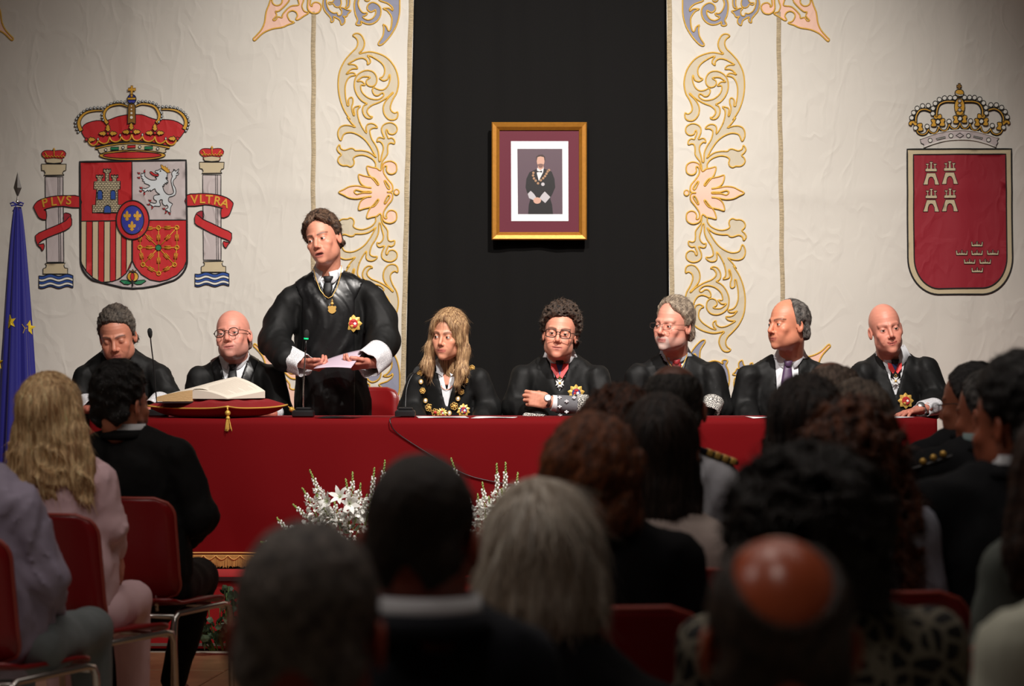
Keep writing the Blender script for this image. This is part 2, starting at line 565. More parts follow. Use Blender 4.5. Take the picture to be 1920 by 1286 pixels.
# gold fringe near the hem of the cloth: a braid, drapes and hanging threads
fx0, fx1 = TX0 + 0.02, TX1 - 0.02
def cloth_y(x, z):
    t = (ZT - z) / (ZT - ZS - 0.014)
    s = x + YT * 1.3
    fold = (0.5 + 0.5 * math.sin(s * 5.2 + 1.3 * math.sin(s * 1.7))) * 0.030 + 0.010 * math.sin(s * 13 + 2)
    amp = (0.45 + 0.55 / (1 + math.exp((x + 0.4) * 2.2))) * min(1, t * 1.6) ** 1.3
    diag = 0.008 * math.sin(7 * (x + 0.6 * t) + 3) * t
    return YT - (max(fold * amp + diag, 0) + 0.006)
zf = P(0, 1036, YT).z
b = MB()
N = 400
for (dz, r) in ((0.0, 0.004), (-0.012, 0.0028)):
    b.tube([(fx0 + (fx1 - fx0) * i / N, cloth_y(fx0 + (fx1 - fx0) * i / N, zf + dz) - 0.005, zf + dz) for i in range(N + 1)], r, 5)
k = int((fx1 - fx0) / 0.058)
for i in range(k):      # little swags
    xa = fx0 + i * 0.058
    b.tube([(xa + 0.058 * t / 6, cloth_y(xa, zf) - 0.010, zf - 0.012 - 0.020 * math.sin(PI * t / 6)) for t in range(7)], 0.003, 4)
b.build('fringe_braid', M_fringe, cloth)
b = MB(); random.seed(3)
x = fx0
while x < fx1:
    L_ = 0.066 + random.uniform(-0.006, 0.006); yy = cloth_y(x, zf) - 0.006
    dx = random.uniform(-0.002, 0.002)
    b.tube([(x, yy, zf - 0.01), (x + dx, yy - 0.003, zf - L_)], [0.0022, 0.0018], 3, caps=False)
    x += 0.0036
fr = b.build('fringe_threads', M_fringe, cloth); fr['kind'] = 'stuff'

# ------------------------------------------------------------------ black drape with framed portrait
def surf_y(x, z):
    d = 0.010 * math.sin(2.1 * x + 0.8 * z + 1) + 0.006 * math.sin(4.4 * x - 1.1 * z) + 0.004 * math.sin(9 * x + 2 * z + 2) * math.sin(3 * z)
    for (x0, a, wd) in ((P(250, 0, DW).x, 0.010, 0.045), (P(1797, 0, DW).x, 0.012, 0.05)):
        d += a * math.exp(-((x - x0) / wd) ** 2 * 0.5)
    d += 0.005 * math.exp(-((z - P(0, 361, DW).z - 0.01 * math.sin(x * 3)) / 0.035) ** 2 * 0.5)
    return DW - d
DRY = 13.52
vs = []; fs = []
nx, nz = 140, 6
for i in range(nx + 1):
    x = -1.05 + 2.2 * i / nx
    for j in range(nz + 1):
        z = ZS + 0.01 + 4.4 * j / nz
        vs.append((x, DRY - 0.008 * math.sin(x * 16 + 0.4 * math.sin(z * 2)) - 0.004 * math.sin(x * 37 + z), z))
for i in range(nx):
    for j in range(nz):
        a = i * (nz + 1) + j; fs.append((a, a + nz + 1, a + nz + 2, a + 1))
o = link('black_drape', mesh('black_drape', vs, fs), None, M_drape); solid(o, 0.006)
tag(o, 'plain black drape hanging between the two cream tapestries', 'drape')
b = MB(); b.tube([(-5.2, 13.62, 4.82), (5.6, 13.62, 4.82)], 0.03, 10)
for x in (-5.2, -1.2, 1.3, 5.6): b.tube([(x, 13.62, ZS + 0.02), (x, 13.62, 4.82)], 0.03, 10)
tag(b.build('hanging_rail', mat('rail_metal', (0.1, 0.1, 0.1), 0.5, metal=0.7)), 'metal rail frame holding the drape and tapestries', 'rail')

# portrait
DP = 13.46
def PP(px, py, d=0.0):
    v = P(px, py, DP); return Vector((v.x, DP - d, v.z))
portrait = empty('framed_portrait', PP(1011, 340), 'gold framed portrait of a robed man hung on the black drape', 'picture')
M_frame = mat('bronze_gold_frame', srgb(184, 124, 44), 0.42, metal=0.45, bump=0.1, bscale=300, vary=0.08, vscale=60)
M_mat = mat('burgundy_mount', srgb(98, 22, 44), 0.7)
b = MB()
X0, X1, Z0, Z1 = PP(922, 0).x, PP(1100, 0).x, PP(0, 450).z, PP(0, 230).z
fwid = 14.5 * DP / F
prof = [(0, 0.0), (0.0, 0.030), (0.006, 0.036), (fwid * 0.6, 0.031), (fwid - 0.005, 0.020), (fwid, 0.016), (fwid, 0.0)]
corners = [(X0, Z0, 1, 1), (X1, Z0, -1, 1), (X1, Z1, -1, -1), (X0, Z1, 1, -1)]
vs = []; fs = []
for (x, z, sx, sz) in corners:
    for (o_, d) in prof: vs.append((x + sx * o_, DP - d, z + sz * o_))
n = len(prof)
for c in range(4):
    c2 = (c + 1) % 4
    for k in range(n - 1): fs.append((c * n + k, c2 * n + k, c2 * n + k + 1, c * n + k + 1))
b.add(vs, fs); b.build('frame', M_frame, portrait, smooth=False)
b = MB(); b.box(((X0 + X1) / 2, DP - 0.004, (Z0 + Z1) / 2), (X1 - X0 - 0.02, 0.008, Z1 - Z0 - 0.02)); b.build('mount', M_mat, portrait, smooth=False)
def pflat(name, pts, m, d, parent, crop=None, smooth=0):
    if crop: pts = [(crop[0] + p[0] / crop[2], crop[1] + p[1] / crop[2]) for p in pts]
    pts = [PP(p[0], p[1]) for p in pts]
    b = MB(); b.poly([(p.x, p.z) for p in pts], 0, 0.0006, lambda u, v, t: (u, DP - d - t, v))
    return b.build(name, m, parent, smooth=False)
pc = (900, 210, 4.945)
M_pw = mat('white_paper', srgb(236, 236, 238), 0.5)
card = pflat('white_card', [(287, 272), (818, 272), (820, 1012), (290, 1012)], M_pw, 0.0095, portrait, pc)
M_pbg = mat('mauve_print', srgb(92, 72, 82), 0.4)
ph = pflat('photograph', [(346, 343), (762, 343), (765, 947), (352, 947)], M_pbg, 0.0104, card, pc)
M_pblk = mat('black_print', srgb(24, 20, 22), 0.4); M_pskin = mat('skin_print', srgb(206, 160, 140), 0.5)
M_phair = mat('hair_print', srgb(60, 40, 36), 0.5); M_place = mat('lace_print', srgb(190, 186, 190), 0.5)
M_pgold = mat('gold_print', srgb(170, 130, 96), 0.5); M_pwhite = mat('shirt_print', srgb(225, 222, 224), 0.5)
def pf(name, pts, m, lay): return pflat(name, pts, m, 0.0104 + 0.0005 * lay, card, pc)
def circ(cx, cy, rx, ry=None, n=14, a0=0):
    ry = ry or rx
    return [(cx + rx * math.cos(2 * PI * i / n + a0), cy + ry * math.sin(2 * PI * i / n + a0)) for i in range(n)]
pf('robe_figure', [(525, 530), (600, 528), (665, 555), (690, 620), (697, 700), (672, 760), (650, 800), (668, 860), (676, 947), (446, 947), (452, 860), (470, 800), (440, 760), (422, 700), (430, 620), (458, 560)], M_pblk, 1)
pf('shirt_figure', [(530, 520), (592, 515), (585, 560), (545, 640), (527, 570)], M_pwhite, 2)
pf('neck_figure', [(535, 480), (590, 480), (588, 522), (560, 540), (537, 522)], M_pskin, 3)
pf('face_figure', circ(562, 455, 36, 58, 18), M_pskin, 4)
pf('hair_figure', [(522, 450), (522, 415), (545, 398), (580, 396), (602, 415), (604, 455), (597, 450), (592, 420), (560, 412), (532, 420), (527, 450)], M_phair, 5)
pf('beard_figure', [(534, 488), (545, 483), (562, 480), (580, 484), (590, 490), (578, 515), (562, 520), (546, 515)], mat('beard_print', srgb(120, 88, 80), 0.5), 5)
pf('bow_tie', [(527, 545), (550, 552), (575, 545), (575, 562), (550, 556), (527, 560)], M_pblk, 5)
pf('sleeve_lace', [(470, 732), (500, 760), (520, 790), (500, 820), (455, 800), (442, 760)], M_place, 3)
pf('sleeve_lace', [(600, 738), (652, 790), (605, 845), (550, 800), (575, 765)], M_place, 3)
pf('hands_figure', circ(530, 822, 36, 30, 14), M_pskin, 4)
for (cx, cy) in ((495, 565), (492, 590), (500, 617), (516, 638), (538, 662), (563, 634), (585, 615), (602, 596), (615, 574), (627, 552), (640, 540)):
    pf('collar_link', circ(cx, cy, 12, 12, 8), M_pgold, 4)
pf('star_badge', circ(583, 671, 17, 17, 8), M_place, 4)
gl = MB(); gl.box(((X0 + X1) / 2, DP - 0.0175, (Z0 + Z1) / 2), (X1 - X0 - 2 * fwid, 0.001, Z1 - Z0 - 2 * fwid))
gm = mat('picture_glass', (1, 1, 1), 0.03, transmission=1.0)
gm.node_tree.nodes['Principled BSDF'].inputs['IOR'].default_value = 1.15
# ------------------------------------------------------------------ tapestries
def crom(pts, n=3, closed=True):
    out = []; m = len(pts)
    rng_ = range(m) if closed else range(m - 1)
    for i in rng_:
        p0 = pts[(i - 1) % m] if closed or i > 0 else pts[i]
        p1 = pts[i]; p2 = pts[(i + 1) % m]
        p3 = pts[(i + 2) % m] if closed or i < m - 2 else p2
        for k in range(n):
            t = k / n
            q = []
            for a in range(2):
                q.append(0.5 * (2 * p1[a] + (p2[a] - p0[a]) * t + (2 * p0[a] - 5 * p1[a] + 4 * p2[a] - p3[a]) * t * t + (3 * p1[a] - p0[a] - 3 * p2[a] + p3[a]) * t ** 3))
            out.append(tuple(q))
    if not closed: out.append(tuple(pts[-1]))
    return out

def inside(poly_, pts):
    x = pts[:, 0]; y = pts[:, 1]; c = np.zeros(len(pts), bool)
    for pl in poly_:
        pl = np.asarray(pl); j = len(pl) - 1
        for i in range(len(pl)):
            xi, yi = pl[i]; xj, yj = pl[j]
            if yi != yj:
                m = ((yi > y) != (yj > y)) & (x < (xj - xi) * (y - yi) / (yj - yi) + xi)
                c ^= m
            j = i
    return c

LAY = 0.0019
def tworld(px, py, d=0.0):
    x = (px - 960.0) * DW / F; z = ZC - (py - YH) * DW / F
    return (x, surf_y(x, z) - d, z)

def densify(lp, step, closed=True):
    out = []; k = len(lp)
    for i in range(k if closed else k - 1):
        a = lp[i]; b_ = lp[(i + 1) % k]; n_ = max(1, int(math.hypot(b_[0] - a[0], b_[1] - a[1]) / step))
        for j in range(n_): out.append((a[0] + (b_[0] - a[0]) * j / n_, a[1] + (b_[1] - a[1]) * j / n_))
    if not closed: out.append(tuple(lp[-1]))
    return out

def flat_fill(name, loops, m, layer, parent, step=14):
    loops = [densify(lp, step * 0.8) for lp in loops]
    """loops: closed loops in pixels (even-odd); a thin raised piece of cloth"""
    V = []; E = []
    for lp in loops:
        b = len(V); k = len(lp)
        V += [Vector((p[0], p[1])) for p in lp]
        E += [(b + i, b + (i + 1) % k) for i in range(k)]
    al = np.array([(v.x, v.y) for v in V])
    lo, hi = al.min(0), al.max(0)
    if (hi - lo).max() > 1.5 * step:
        g = np.array([(x, y) for x in np.arange(lo[0] + step / 2, hi[0], step) for y in np.arange(lo[1] + step / 2, hi[1], step)])
        if len(g):
            g = g[inside(loops, g)]
            V += [Vector((a, b_)) for a, b_ in g]
    r = delaunay_2d_cdt(V, E, [], 0, 1e-4)
    vo = np.array([(v.x, v.y) for v in r[0]]); fo = [f for f in r[2] if len(f) == 3]
    if not fo: return None
    fa = np.array(fo); cen = vo[fa].mean(1)
    k = inside(loops, cen)
    fa = fa[k]
    pts = [tworld(p[0], p[1], LAY * layer + 0.0006) for p in vo]
    me = mesh(name, pts, fa, True)
    return link(name, me, parent, m)

def cord(name, loops, m, layer, parent, wpx, closed=True, n=6):
    b = MB(); r = wpx / 2 * DW / F
    if m is M_line: r *= 1.2
    for lp in loops:
        pts = [tworld(p[0], p[1], LAY * layer + 0.001) for p in densify(lp, 10, closed)]
        b.tube(pts, r, n, closed=closed)
    # flatten a little towards the cloth
    return b.build(name, m, parent)

def app(parent, name, pts, m, layer, T, smooth=3, line=None, lw=1.3, holes=(), step=14, linename=None):
    L0 = [T(*p) for p in pts]
    if smooth: L0 = crom(L0, smooth)
    loops = [L0]
    for h in holes:
        q = [T(*p) for p in h]
        loops.append(crom(q, smooth) if smooth else q)
    o = flat_fill(name, loops, m, layer, parent, step)
    if line is not None:
        cord(linename or ('gold_outline' if line is M_cord else 'black_outline'), loops, line, layer + 0.5, o or parent, lw)
    return o

def crop(x0, y0, s): return lambda x, y: (x0 + x / s, y0 + y / s)
TS = crop(620, 60, 7.143); TR = crop(620, 210, 6.43); TT = crop(470, 0, 6.4)

scrollS1 = [(300,50),(325,25),(370,22),(410,45),(440,95),(455,150),(445,205),(420,250),(385,280),(400,292),(430,283),(520,268),(600,280),(700,315),(780,370),(850,460),(890,550),(910,660),(905,740),(885,820),(850,880),(825,930),(805,990),(805,1040),(830,1075),(865,1090),(897,1075),(903,1110),(895,1145),(870,1172),(820,1182),(770,1165),(725,1110),(708,1050),(712,990),(740,930),(790,870),(838,825),(830,815),(785,860),(730,900),(650,945),(570,975),(530,1000),(500,1030),(490,1070),(510,1110),(540,1135),(562,1135),(548,1155),(510,1160),(470,1140),(440,1095),(430,1045),(440,1000),(465,975),(490,962),(430,930),(380,880),(340,810),(320,730),(325,650),(350,590),(400,545),(460,520),(520,518),(575,540),(612,590),(622,640),(612,690),(580,725),(540,732),(500,715),(480,680),(487,645),(515,625),(532,610),(500,600),(440,600),(400,620),(355,662),(400,660),(430,670),(465,712),(420,710),(405,730),(415,790),(450,840),(510,885),(580,905),(640,905),(690,880),(715,850),(708,825),(690,820),(665,835),(640,852),(600,850),(570,815),(562,770),(585,745),(620,765),(680,780),(730,765),(770,720),(795,650),(797,580),(785,580),(775,615),(760,640),(715,655),(680,640),(660,620),(695,605),(720,565),(728,510),(715,460),(675,410),(620,370),(550,330),(495,318),(520,350),(535,385),(530,415),(495,437),(495,400),(475,370),(430,350),(370,358),(310,385),(235,432),(290,435),(340,450),(362,490),(310,492),(260,510),(210,567),(260,548),(310,548),(335,577),(280,590),(235,625),(205,690),(195,760),(200,860),(215,940),(225,985),(245,980),(240,920),(250,890),(280,875),(300,895),(300,950),(285,1000),(290,1060),(310,1120),(322,1105),(310,1040),(330,1005),(400,992),(370,1030),(362,1080),(375,1160),(400,1230)]
scrollR = [(345,110),(385,190),(435,258),(430,190),(450,150),(500,140),(545,160),(565,192),(520,192),(480,215),(478,260),(500,330),(550,410),(580,490),(585,590),(605,590),(620,520),(640,440),(625,385),(590,355),(562,360),(570,320),(600,308),(650,322),(640,290),(620,240),(620,190),(645,155),(690,135),(740,135),(790,165),(805,210),(790,250),(750,272),(705,260),(690,225),(675,215),(670,250),(690,300),(700,322),(735,315),(770,340),(772,385),(730,375),(700,390),(690,440),(690,500),(665,545),(630,590),(615,640),(605,710),(550,670),(545,620),(510,570),(450,535),(380,518),(310,530),(275,560),(285,600),(275,640),(240,660),(200,645),(150,645),(110,625),(88,585),(100,545),(130,515),(95,480),(78,440),(100,400),(112,400),(125,440),(170,460),(240,438),(280,445),(300,465),(370,465),(450,480),(510,515),(550,550),(520,490),(480,420),(420,340),(350,285),(270,250),(200,250),(155,275),(125,345),(95,300),(90,240),(115,185),(170,160),(240,165),(300,185),(250,130),(200,60)]
scrollS2 = [(260,1170),(190,1060),(140,940),(112,820),(103,700),(112,580),(140,480),(200,370),(280,280),(340,220),(365,160),(360,110),(335,75)]
scroll_px = [TS(*p) for p in scrollS1] + [TR(*p) for p in scrollR] + [TS(*p) for p in scrollS2]
fh = [(690,966),(740,960),(752,920),(740,870),(690,810),(645,740),(640,690),(655,655),(680,655),(675,700),(700,740),(745,750),(790,725),(800,670),(785,625),(740,598),(690,598),(640,625),(605,708),(560,680),(500,668),(440,655),(450,720),(475,770),(530,830),(570,882),(582,866),(530,800),(470,785),(400,770),(340,755),(350,830),(385,880),(440,908),(485,912),(484,918),(400,905),(320,890),(230,900),(160,935)]
flower_px = [TR(*p) for p in fh] + [TR(100, 968)] + [TR(p[0], 1936 - p[1]) for p in reversed(fh)]
flower_holes = [[TR(*p) for p in [(650,840),(665,832),(712,900),(715,925),(700,930),(680,905)]],
                [TR(p[0], 1936 - p[1]) for p in [(650,840),(665,832),(712,900),(715,925),(700,930),(680,905)]],
                [TR(*p) for p in [(285,962),(310,940),(350,948),(400,960),(485,960),(485,976),(400,976),(350,985),(315,992)]]]
pinkleaf = [(330,-420),(240,0),(190,140),(170,270),(130,360),(60,440),(35,465),(42,487),(65,480),(150,400),(260,350),(380,330),(450,300),(530,270),(480,255),(450,210),(445,170),(470,140),(510,130),(550,150),(565,190),(545,230),(570,240),(640,195),(700,155),(650,140),(625,100),(620,60),(640,0),(640,-100),(560,-420)]
ph1 = [(460,20),(350,130),(300,140),(315,185),(270,240),(300,245),(330,205),(380,215),(390,170),(480,80),(575,65),(580,30),(560,-20),(520,-60),(470,-40)]
ph2 = circ(320, 10, 62, 60, 12)
curl = [(680,-160),(690,0),(685,90),(710,140),(760,165),(820,150),(850,90),(830,45),(780,30),(745,50),(740,80),(718,60),(722,0),(740,-160)]
blue1 = [(900,-120),(875,0),(870,60),(890,130),(940,190),(965,225),(965,265),(990,260),(1000,230),(990,200),(1040,220),(1075,250),(1090,300),(1130,270),(1130,220),(1110,195),(1150,200),(1175,160),(1205,130),(1160,120),(1110,95),(1070,95),(1095,130),(1085,180),(1050,185),(1040,155),(1000,160),(950,130),(920,70),(910,0),(930,-60),(980,-110),(1060,-120),(1120,-80),(1150,-20),(1155,50),(1140,95),(1180,80),(1190,0),(1160,-110),(1090,-180),(980,-190)]
blue1b = [(935,30),(950,55),(990,45),(1010,75),(1050,90),(1085,60),(1085,10),(1060,-30),(1010,-20),(985,25)]
blue2 = [(1300,-140),(1255,0),(1245,80),(1260,180),(1285,240),(1265,290),(1300,305),(1330,290),(1320,255),(1380,285),(1450,290),(1520,250),(1560,180),(1560,100),(1520,50),(1460,30),(1410,60),(1400,110),(1440,145),(1480,130),(1500,120),(1500,170),(1460,225),(1400,240),(1345,205),(1390,180),(1400,155),(1350,155),(1310,110),(1290,50),(1300,0),(1340,-60),(1380,10),(1430,0),(1420,-90),(1480,-140),(1400,-200)]
blue3 = [(1540,0),(1640,40),(1700,90),(1705,130),(1660,100),(1590,105),(1640,130),(1690,200),(1695,270),(1680,350),(1655,375),(1630,320),(1590,295),(1600,330),(1590,430),(1535,520),(1550,545),(1600,520),(1680,430),(1750,310),(1785,180),(1790,60),(1780,-100),(1700,-260),(1600,-330),(1480,-330),(1560,-250),(1620,-160),(1600,-120),(1530,-130),(1600,-60)]

def make_tapestry(name, label, x_in, x_out, edge, mirror, strip, yshift):
    """x_in: edge beside the drape (pixels at top, bottom); mirror: pixel map of the left-hand motifs"""
    xs = []
    vs = []; fs = []
    nx, nz = 110, 110
    ztop, zbot = 4.72, ZS + 0.03
    for i in range(nx + 1):
        for j in range(nz + 1):
            t = j / nz; z = ztop + (zbot - ztop) * t
            py = YH - (z - ZC) * F / DW
            xe = (x_in[0] + (x_in[1] - x_in[0]) * py / 700.0 - 960) * DW / F
            xo = (x_out - 960) * DW / F
            x = xo + (xe - xo) * i / nx
            vs.append((x, surf_y(x, z), z))
    for i in range(nx):
        for j in range(nz):
            a = i * (nz + 1) + j
            f = (a, a + 1, a + nz + 2, a + nz + 1)
            fs.append(f if not mirror else f[::-1])
    tp = link(name, mesh(name, vs, fs), None, M_cloth)
    o = tag(tp, label, 'tapestry', 'embroidered tapestries either side of the drape')
    def band(nm, xa, xb, wpx, y0, y1):
        vs = []; fs = []; n = 120
        for j in range(n + 1):
            py = y0 + (y1 - y0) * j / n
            xc = xa + (xb - xa) * py / 700.0 + 0.6 * math.sin(py * 0.05)
            for k, dx in enumerate((-wpx / 2, -wpx / 4, wpx / 4, wpx / 2)):
                p = tworld(xc + dx, py, 0.0015 + (0.003 if k in (1, 2) else 0))
                vs.append(p)
        for j in range(n):
            for k in range(3):
                a = j * 4 + k; fs.append((a, a + 4, a + 5, a + 1))
        return link(nm, mesh(nm, vs, fs), tp, M_trim)
    s = -1 if not mirror else 1
    band('edge_trim', x_in[0] + s * 5, x_in[1] + s * 5, 9, -300, 1000)
    band('inner_trim', strip[0], strip[1], 8.5, 22, 1000 if False else 700)
    T1 = lambda x, y: mirror_map(x, y)
    def mirror_map(x, y):
        if mirror: x = 2031 - x + (y - 360) * 0.004; y = y + 1
        return (x, y)
    flip = lambda x, y: (x, 721 - y)
    for up in (False, True):
        g = (lambda x, y: mirror_map(*flip(x, y))) if up else mirror_map
        app(tp, 'scroll_applique', scroll_px, M_beige, 1, g, 3, M_cord, 3.0, step=18)
        c = lambda f_: (lambda x, y: g(*TT(x, y)))
        app(tp, 'pink_leaf_applique', pinkleaf, M_pink, 1, c(0), 3, M_cord, 3.0, holes=[ph1, ph2])
        app(tp, 'curl_applique', curl, M_pink, 2, c(0), 3, M_cord, 3.0)
        app(tp, 'small_blue_applique', blue1, M_blue, 1, c(0), 3, M_cord, 2.8)
        app(tp, 'small_blue_bud', blue1b, M_blue, 1, c(0), 3, M_cord, 2.6)
        app(tp, 'blue_scroll_applique', blue2, M_blue, 1, c(0), 3, M_cord, 3.0)
        app(tp, 'blue_leaf_applique', blue3, M_blue, 1, c(0), 3, M_cord, 3.0)
    app(tp, 'flower_applique', flower_px, M_pink, 2, mirror_map, 3, M_cord, 3.0, holes=flower_holes)
    app(tp, 'flower_bead', [TR(*p) for p in circ(797, 968, 30, 32, 10)], M_pink, 2, mirror_map, 2, M_cord, 2.6)
    return tp, mirror_map

tapL, _ = make_tapestry('left_tapestry', 'cream tapestry left of the drape with the crowned pillared coat of arms', (776, 761), -420, 0, False, (588, 587), 0)
tapR, _ = make_tapestry('right_tapestry', 'cream tapestry right of the drape with the crowned crimson shield', (1250, 1256), 2380, 0, True, (1459, 1470), 0)
# the mirrored half of the pink leaf at the far left edge
app(tapL, 'pink_leaf_applique', pinkleaf, M_pink, 1, lambda x, y: (500 - TT(x, y)[0], TT(x, y)[1] - 1), 3, M_cord, 3.0, holes=[ph1, ph2])
app(tapR, 'pink_leaf_applique', [(1783, 832), (1786, 805), (1794, 786), (1802, 770), (1806, 774), (1803, 800), (1810, 835), (1800, 860), (1788, 855)], M_pink, 1, lambda x, y: (x, y), 2, M_cord, 2.6)

# ------------------------------------------------------------------ left coat of arms
idm = lambda x, y: (x, y)
TC = crop(130, 150, 8.0); TD = crop(140, 290, 4.945); TL = crop(250, 300, 10.72)
# shield outline
def arc(cx, cy, rx, ry, a0, a1, n=14): return [(cx + rx * math.cos(math.radians(a0 + (a1 - a0) * i / n)), cy + ry * math.sin(math.radians(a0 + (a1 - a0) * i / n))) for i in range(n + 1)]
sh = [(45, 65), (1033, 52)] + [(1040, 600), (1042, 960)] + arc(790, 980, 252, 215, 5, 60) + [(760, 1215), (640, 1236), (545, 1242), (450, 1234), (330, 1205)] + arc(290, 980, 235, 215, 120, 175) + [(54, 960), (50, 600)]
shield = app(tapL, 'shield_applique', sh, M_silver, 1, TD, 0, M_line, 3.2, step=16)
q = app(tapL, 'castle_quarter', [(50, 70), (533, 64), (538, 608), (60, 615)], M_red, 2, TD, 0, M_line, 1.4)
q2 = app(tapL, 'lion_quarter', [(535, 64), (1030, 56), (1036, 604), (538, 606)], M_silver, 2, TD, 0, M_line, 1.4)
sq = [(60, 616), (536, 610), (537, 985), (520, 1040), (480, 1100), (420, 1150), (350, 1175), (250, 1182), (170, 1140), (110, 1085), (70, 1020), (60, 985)]
app(tapL, 'striped_quarter', sq, M_red, 2, TD, 0, M_line, 1.4)
for (xa, xb, ya, yb) in ((60, 108, 1000, 1075), (166, 220, 1140, 1172), (275, 330, 1182, 1178), (384, 434, 1165, 1135), (484, 532, 1090, 985)):
    app(tapL, 'pale_stripe', [(xa, 618), (xb, 617), (xb, yb), (xa, ya)], M_tan, 3, TD, 0, M_line, 1.1)
cq = [(540, 607), (1036, 606), (1036, 985), (1010, 1050), (950, 1115), (860, 1160), (790, 1176), (700, 1160), (620, 1110), (565, 1040), (540, 985)]
app(tapL, 'chain_quarter', cq, M_red, 2, TD, 0, M_line, 1.6)
# castle with courses of stone
cast = [(165, 538), (165, 465), (195, 465), (205, 320), (178, 318), (180, 248), (210, 245), (210, 215), (198, 212), (198, 185), (212, 185), (212, 194), (224, 194), (224, 185), (238, 185), (238, 194), (250, 194), (250, 185), (262, 186), (262, 212), (250, 216), (250, 245), (283, 245), (283, 165), (266, 162), (266, 130), (282, 130), (282, 140), (294, 140), (294, 128), (310, 128), (310, 140), (320, 140), (320, 130), (334, 130), (334, 162), (318, 166), (318, 245), (350, 245), (350, 216), (338, 212), (338, 185), (350, 185), (350, 194), (362, 194), (362, 185), (376, 185), (376, 194), (388, 194), (388, 185), (402, 186), (402, 212), (388, 216), (388, 245), (424, 245), (424, 318), (402, 322), (402, 462), (438, 465), (438, 538)]
castle = app(tapL, 'castle_applique', cast, M_tan, 3, TD, 0, M_line, 1.2)
lines = []
clip = [p for p in cast]
poly_np = [np.array(clip)]
for r in range(0, 25):
    yy = 140 + r * 17
    xs_ = np.arange(166, 438, 4.0)
    ok = inside(poly_np, np.stack([xs_, np.full(len(xs_), yy)], 1))
    st = None
    for i in range(len(xs_)):
        if ok[i] and st is None: st = xs_[i]
        if (not ok[i] or i == len(xs_) - 1) and st is not None:
            if xs_[i] - st > 10: lines.append([(st, yy), (xs_[i] - 4, yy)])
            st = None
    for xx in np.arange(180 + (r % 2) * 14, 438, 28.0):
        k2 = inside(poly_np, np.array([[xx, yy + 2], [xx, yy + 15]]))
        if k2.all(): lines.append([(xx, yy), (xx, yy + 17)])
cord('mortar_lines', [[TD(*p) for p in l] for l in lines], M_line, 3.4, castle, 0.7, closed=False, n=4)
for (cx, cy, wx, wy) in ((236, 372, 23, 42), (358, 372, 23, 42), (305, 505, 32, 36)):
    app(castle, 'blue_opening', [(cx - wx, cy + wy)] + arc(cx, cy - wy + wx, wx, wx, 180, 360, 8) + [(cx + wx, cy + wy)], M_blu, 4.5, TD, 0, M_line, 1.0)
# lion
lion = [(445,245),(450,215),(500,208),(535,185),(575,180),(610,205),(650,230),(685,260),(690,300),(680,330),(695,375),(665,350),(660,370),(700,420),(700,465),(670,440),(680,490),(640,460),(640,500),(610,490),(625,535),(590,520),(605,560),(620,610),(660,665),(710,695),(770,690),(810,665),(815,620),(790,540),(765,440),(770,380),(790,330),(775,280),(790,230),(825,215),(810,185),(845,205),(860,230),(915,175),(910,225),(870,270),(920,260),(905,300),(865,310),(865,350),(830,385),(805,430),(810,490),(850,560),(865,640),(845,700),(790,730),(730,745),(710,790),(725,840),(790,880),(770,920),(745,990),(755,1045),(735,1060),(720,1040),(700,1050),(690,1020),(650,1010),(660,985),(700,960),(700,930),(675,900),(660,920),(640,915),(610,900),(585,850),(590,800),(545,800),(530,830),(550,900),(530,930),(440,925),(400,940),(380,920),(350,900),(330,885),(350,855),(385,860),(440,870),(470,850),(465,815),(430,800),(412,760),(425,720),(470,700),(540,695),(490,660),(450,610),(440,575),(395,600),(350,630),(350,600),(310,630),(300,605),(250,640),(225,640),(220,610),(190,610),(200,565),(240,575),(290,560),(340,525),(300,495),(225,465),(235,445),(185,415),(210,400),(170,360),(185,330),(160,320),(170,265),(200,280),(215,255),(235,270),(235,320),(280,360),(340,395),(400,405),(455,400),(475,375),(440,345),(470,340),(500,330),(515,300),(500,270)]
lo_ = app(tapL, 'lion_applique', lion, M_lion, 3, TL, 2, M_line, 1.1)
app(lo_, 'lion_tongue', [(335,240),(370,232),(420,270),(470,290),(510,280),(505,325),(460,325),(400,312),(350,270)], M_red, 4, TL, 2, M_line, 0.7)
app(lo_, 'lion_crown', [(555,90),(575,165),(620,200),(680,255),(760,245),(725,225),(735,190),(700,195),(695,150),(665,160),(645,115),(620,140),(600,110)], M_gold, 4, TL, 0, M_dgold, 0.8)
for (cx, cy, a) in ((120,262,200),(235,225,280),(120,352,190),(165,555,200),(160,622,190),(225,680,90),(340,812,200),(310,890,180),(380,955,100),(620,975,190),(655,1050,120),(730,1075,60)):
    an = math.radians(a); R2 = lambda x, y: (cx + x * math.cos(an) - y * math.sin(an), cy + x * math.sin(an) + y * math.cos(an))
    app(lo_, 'lion_claw', [R2(-25, -16), R2(10, -20), R2(38, 6), R2(8, 4), R2(-22, 18)], M_red, 4, TL, 0, M_line, 0.5)
cord('lion_eye', [[TL(*p) for p in circ(550, 222, 12, 7, 8)]], M_line, 3.8, lo_, 0.9)
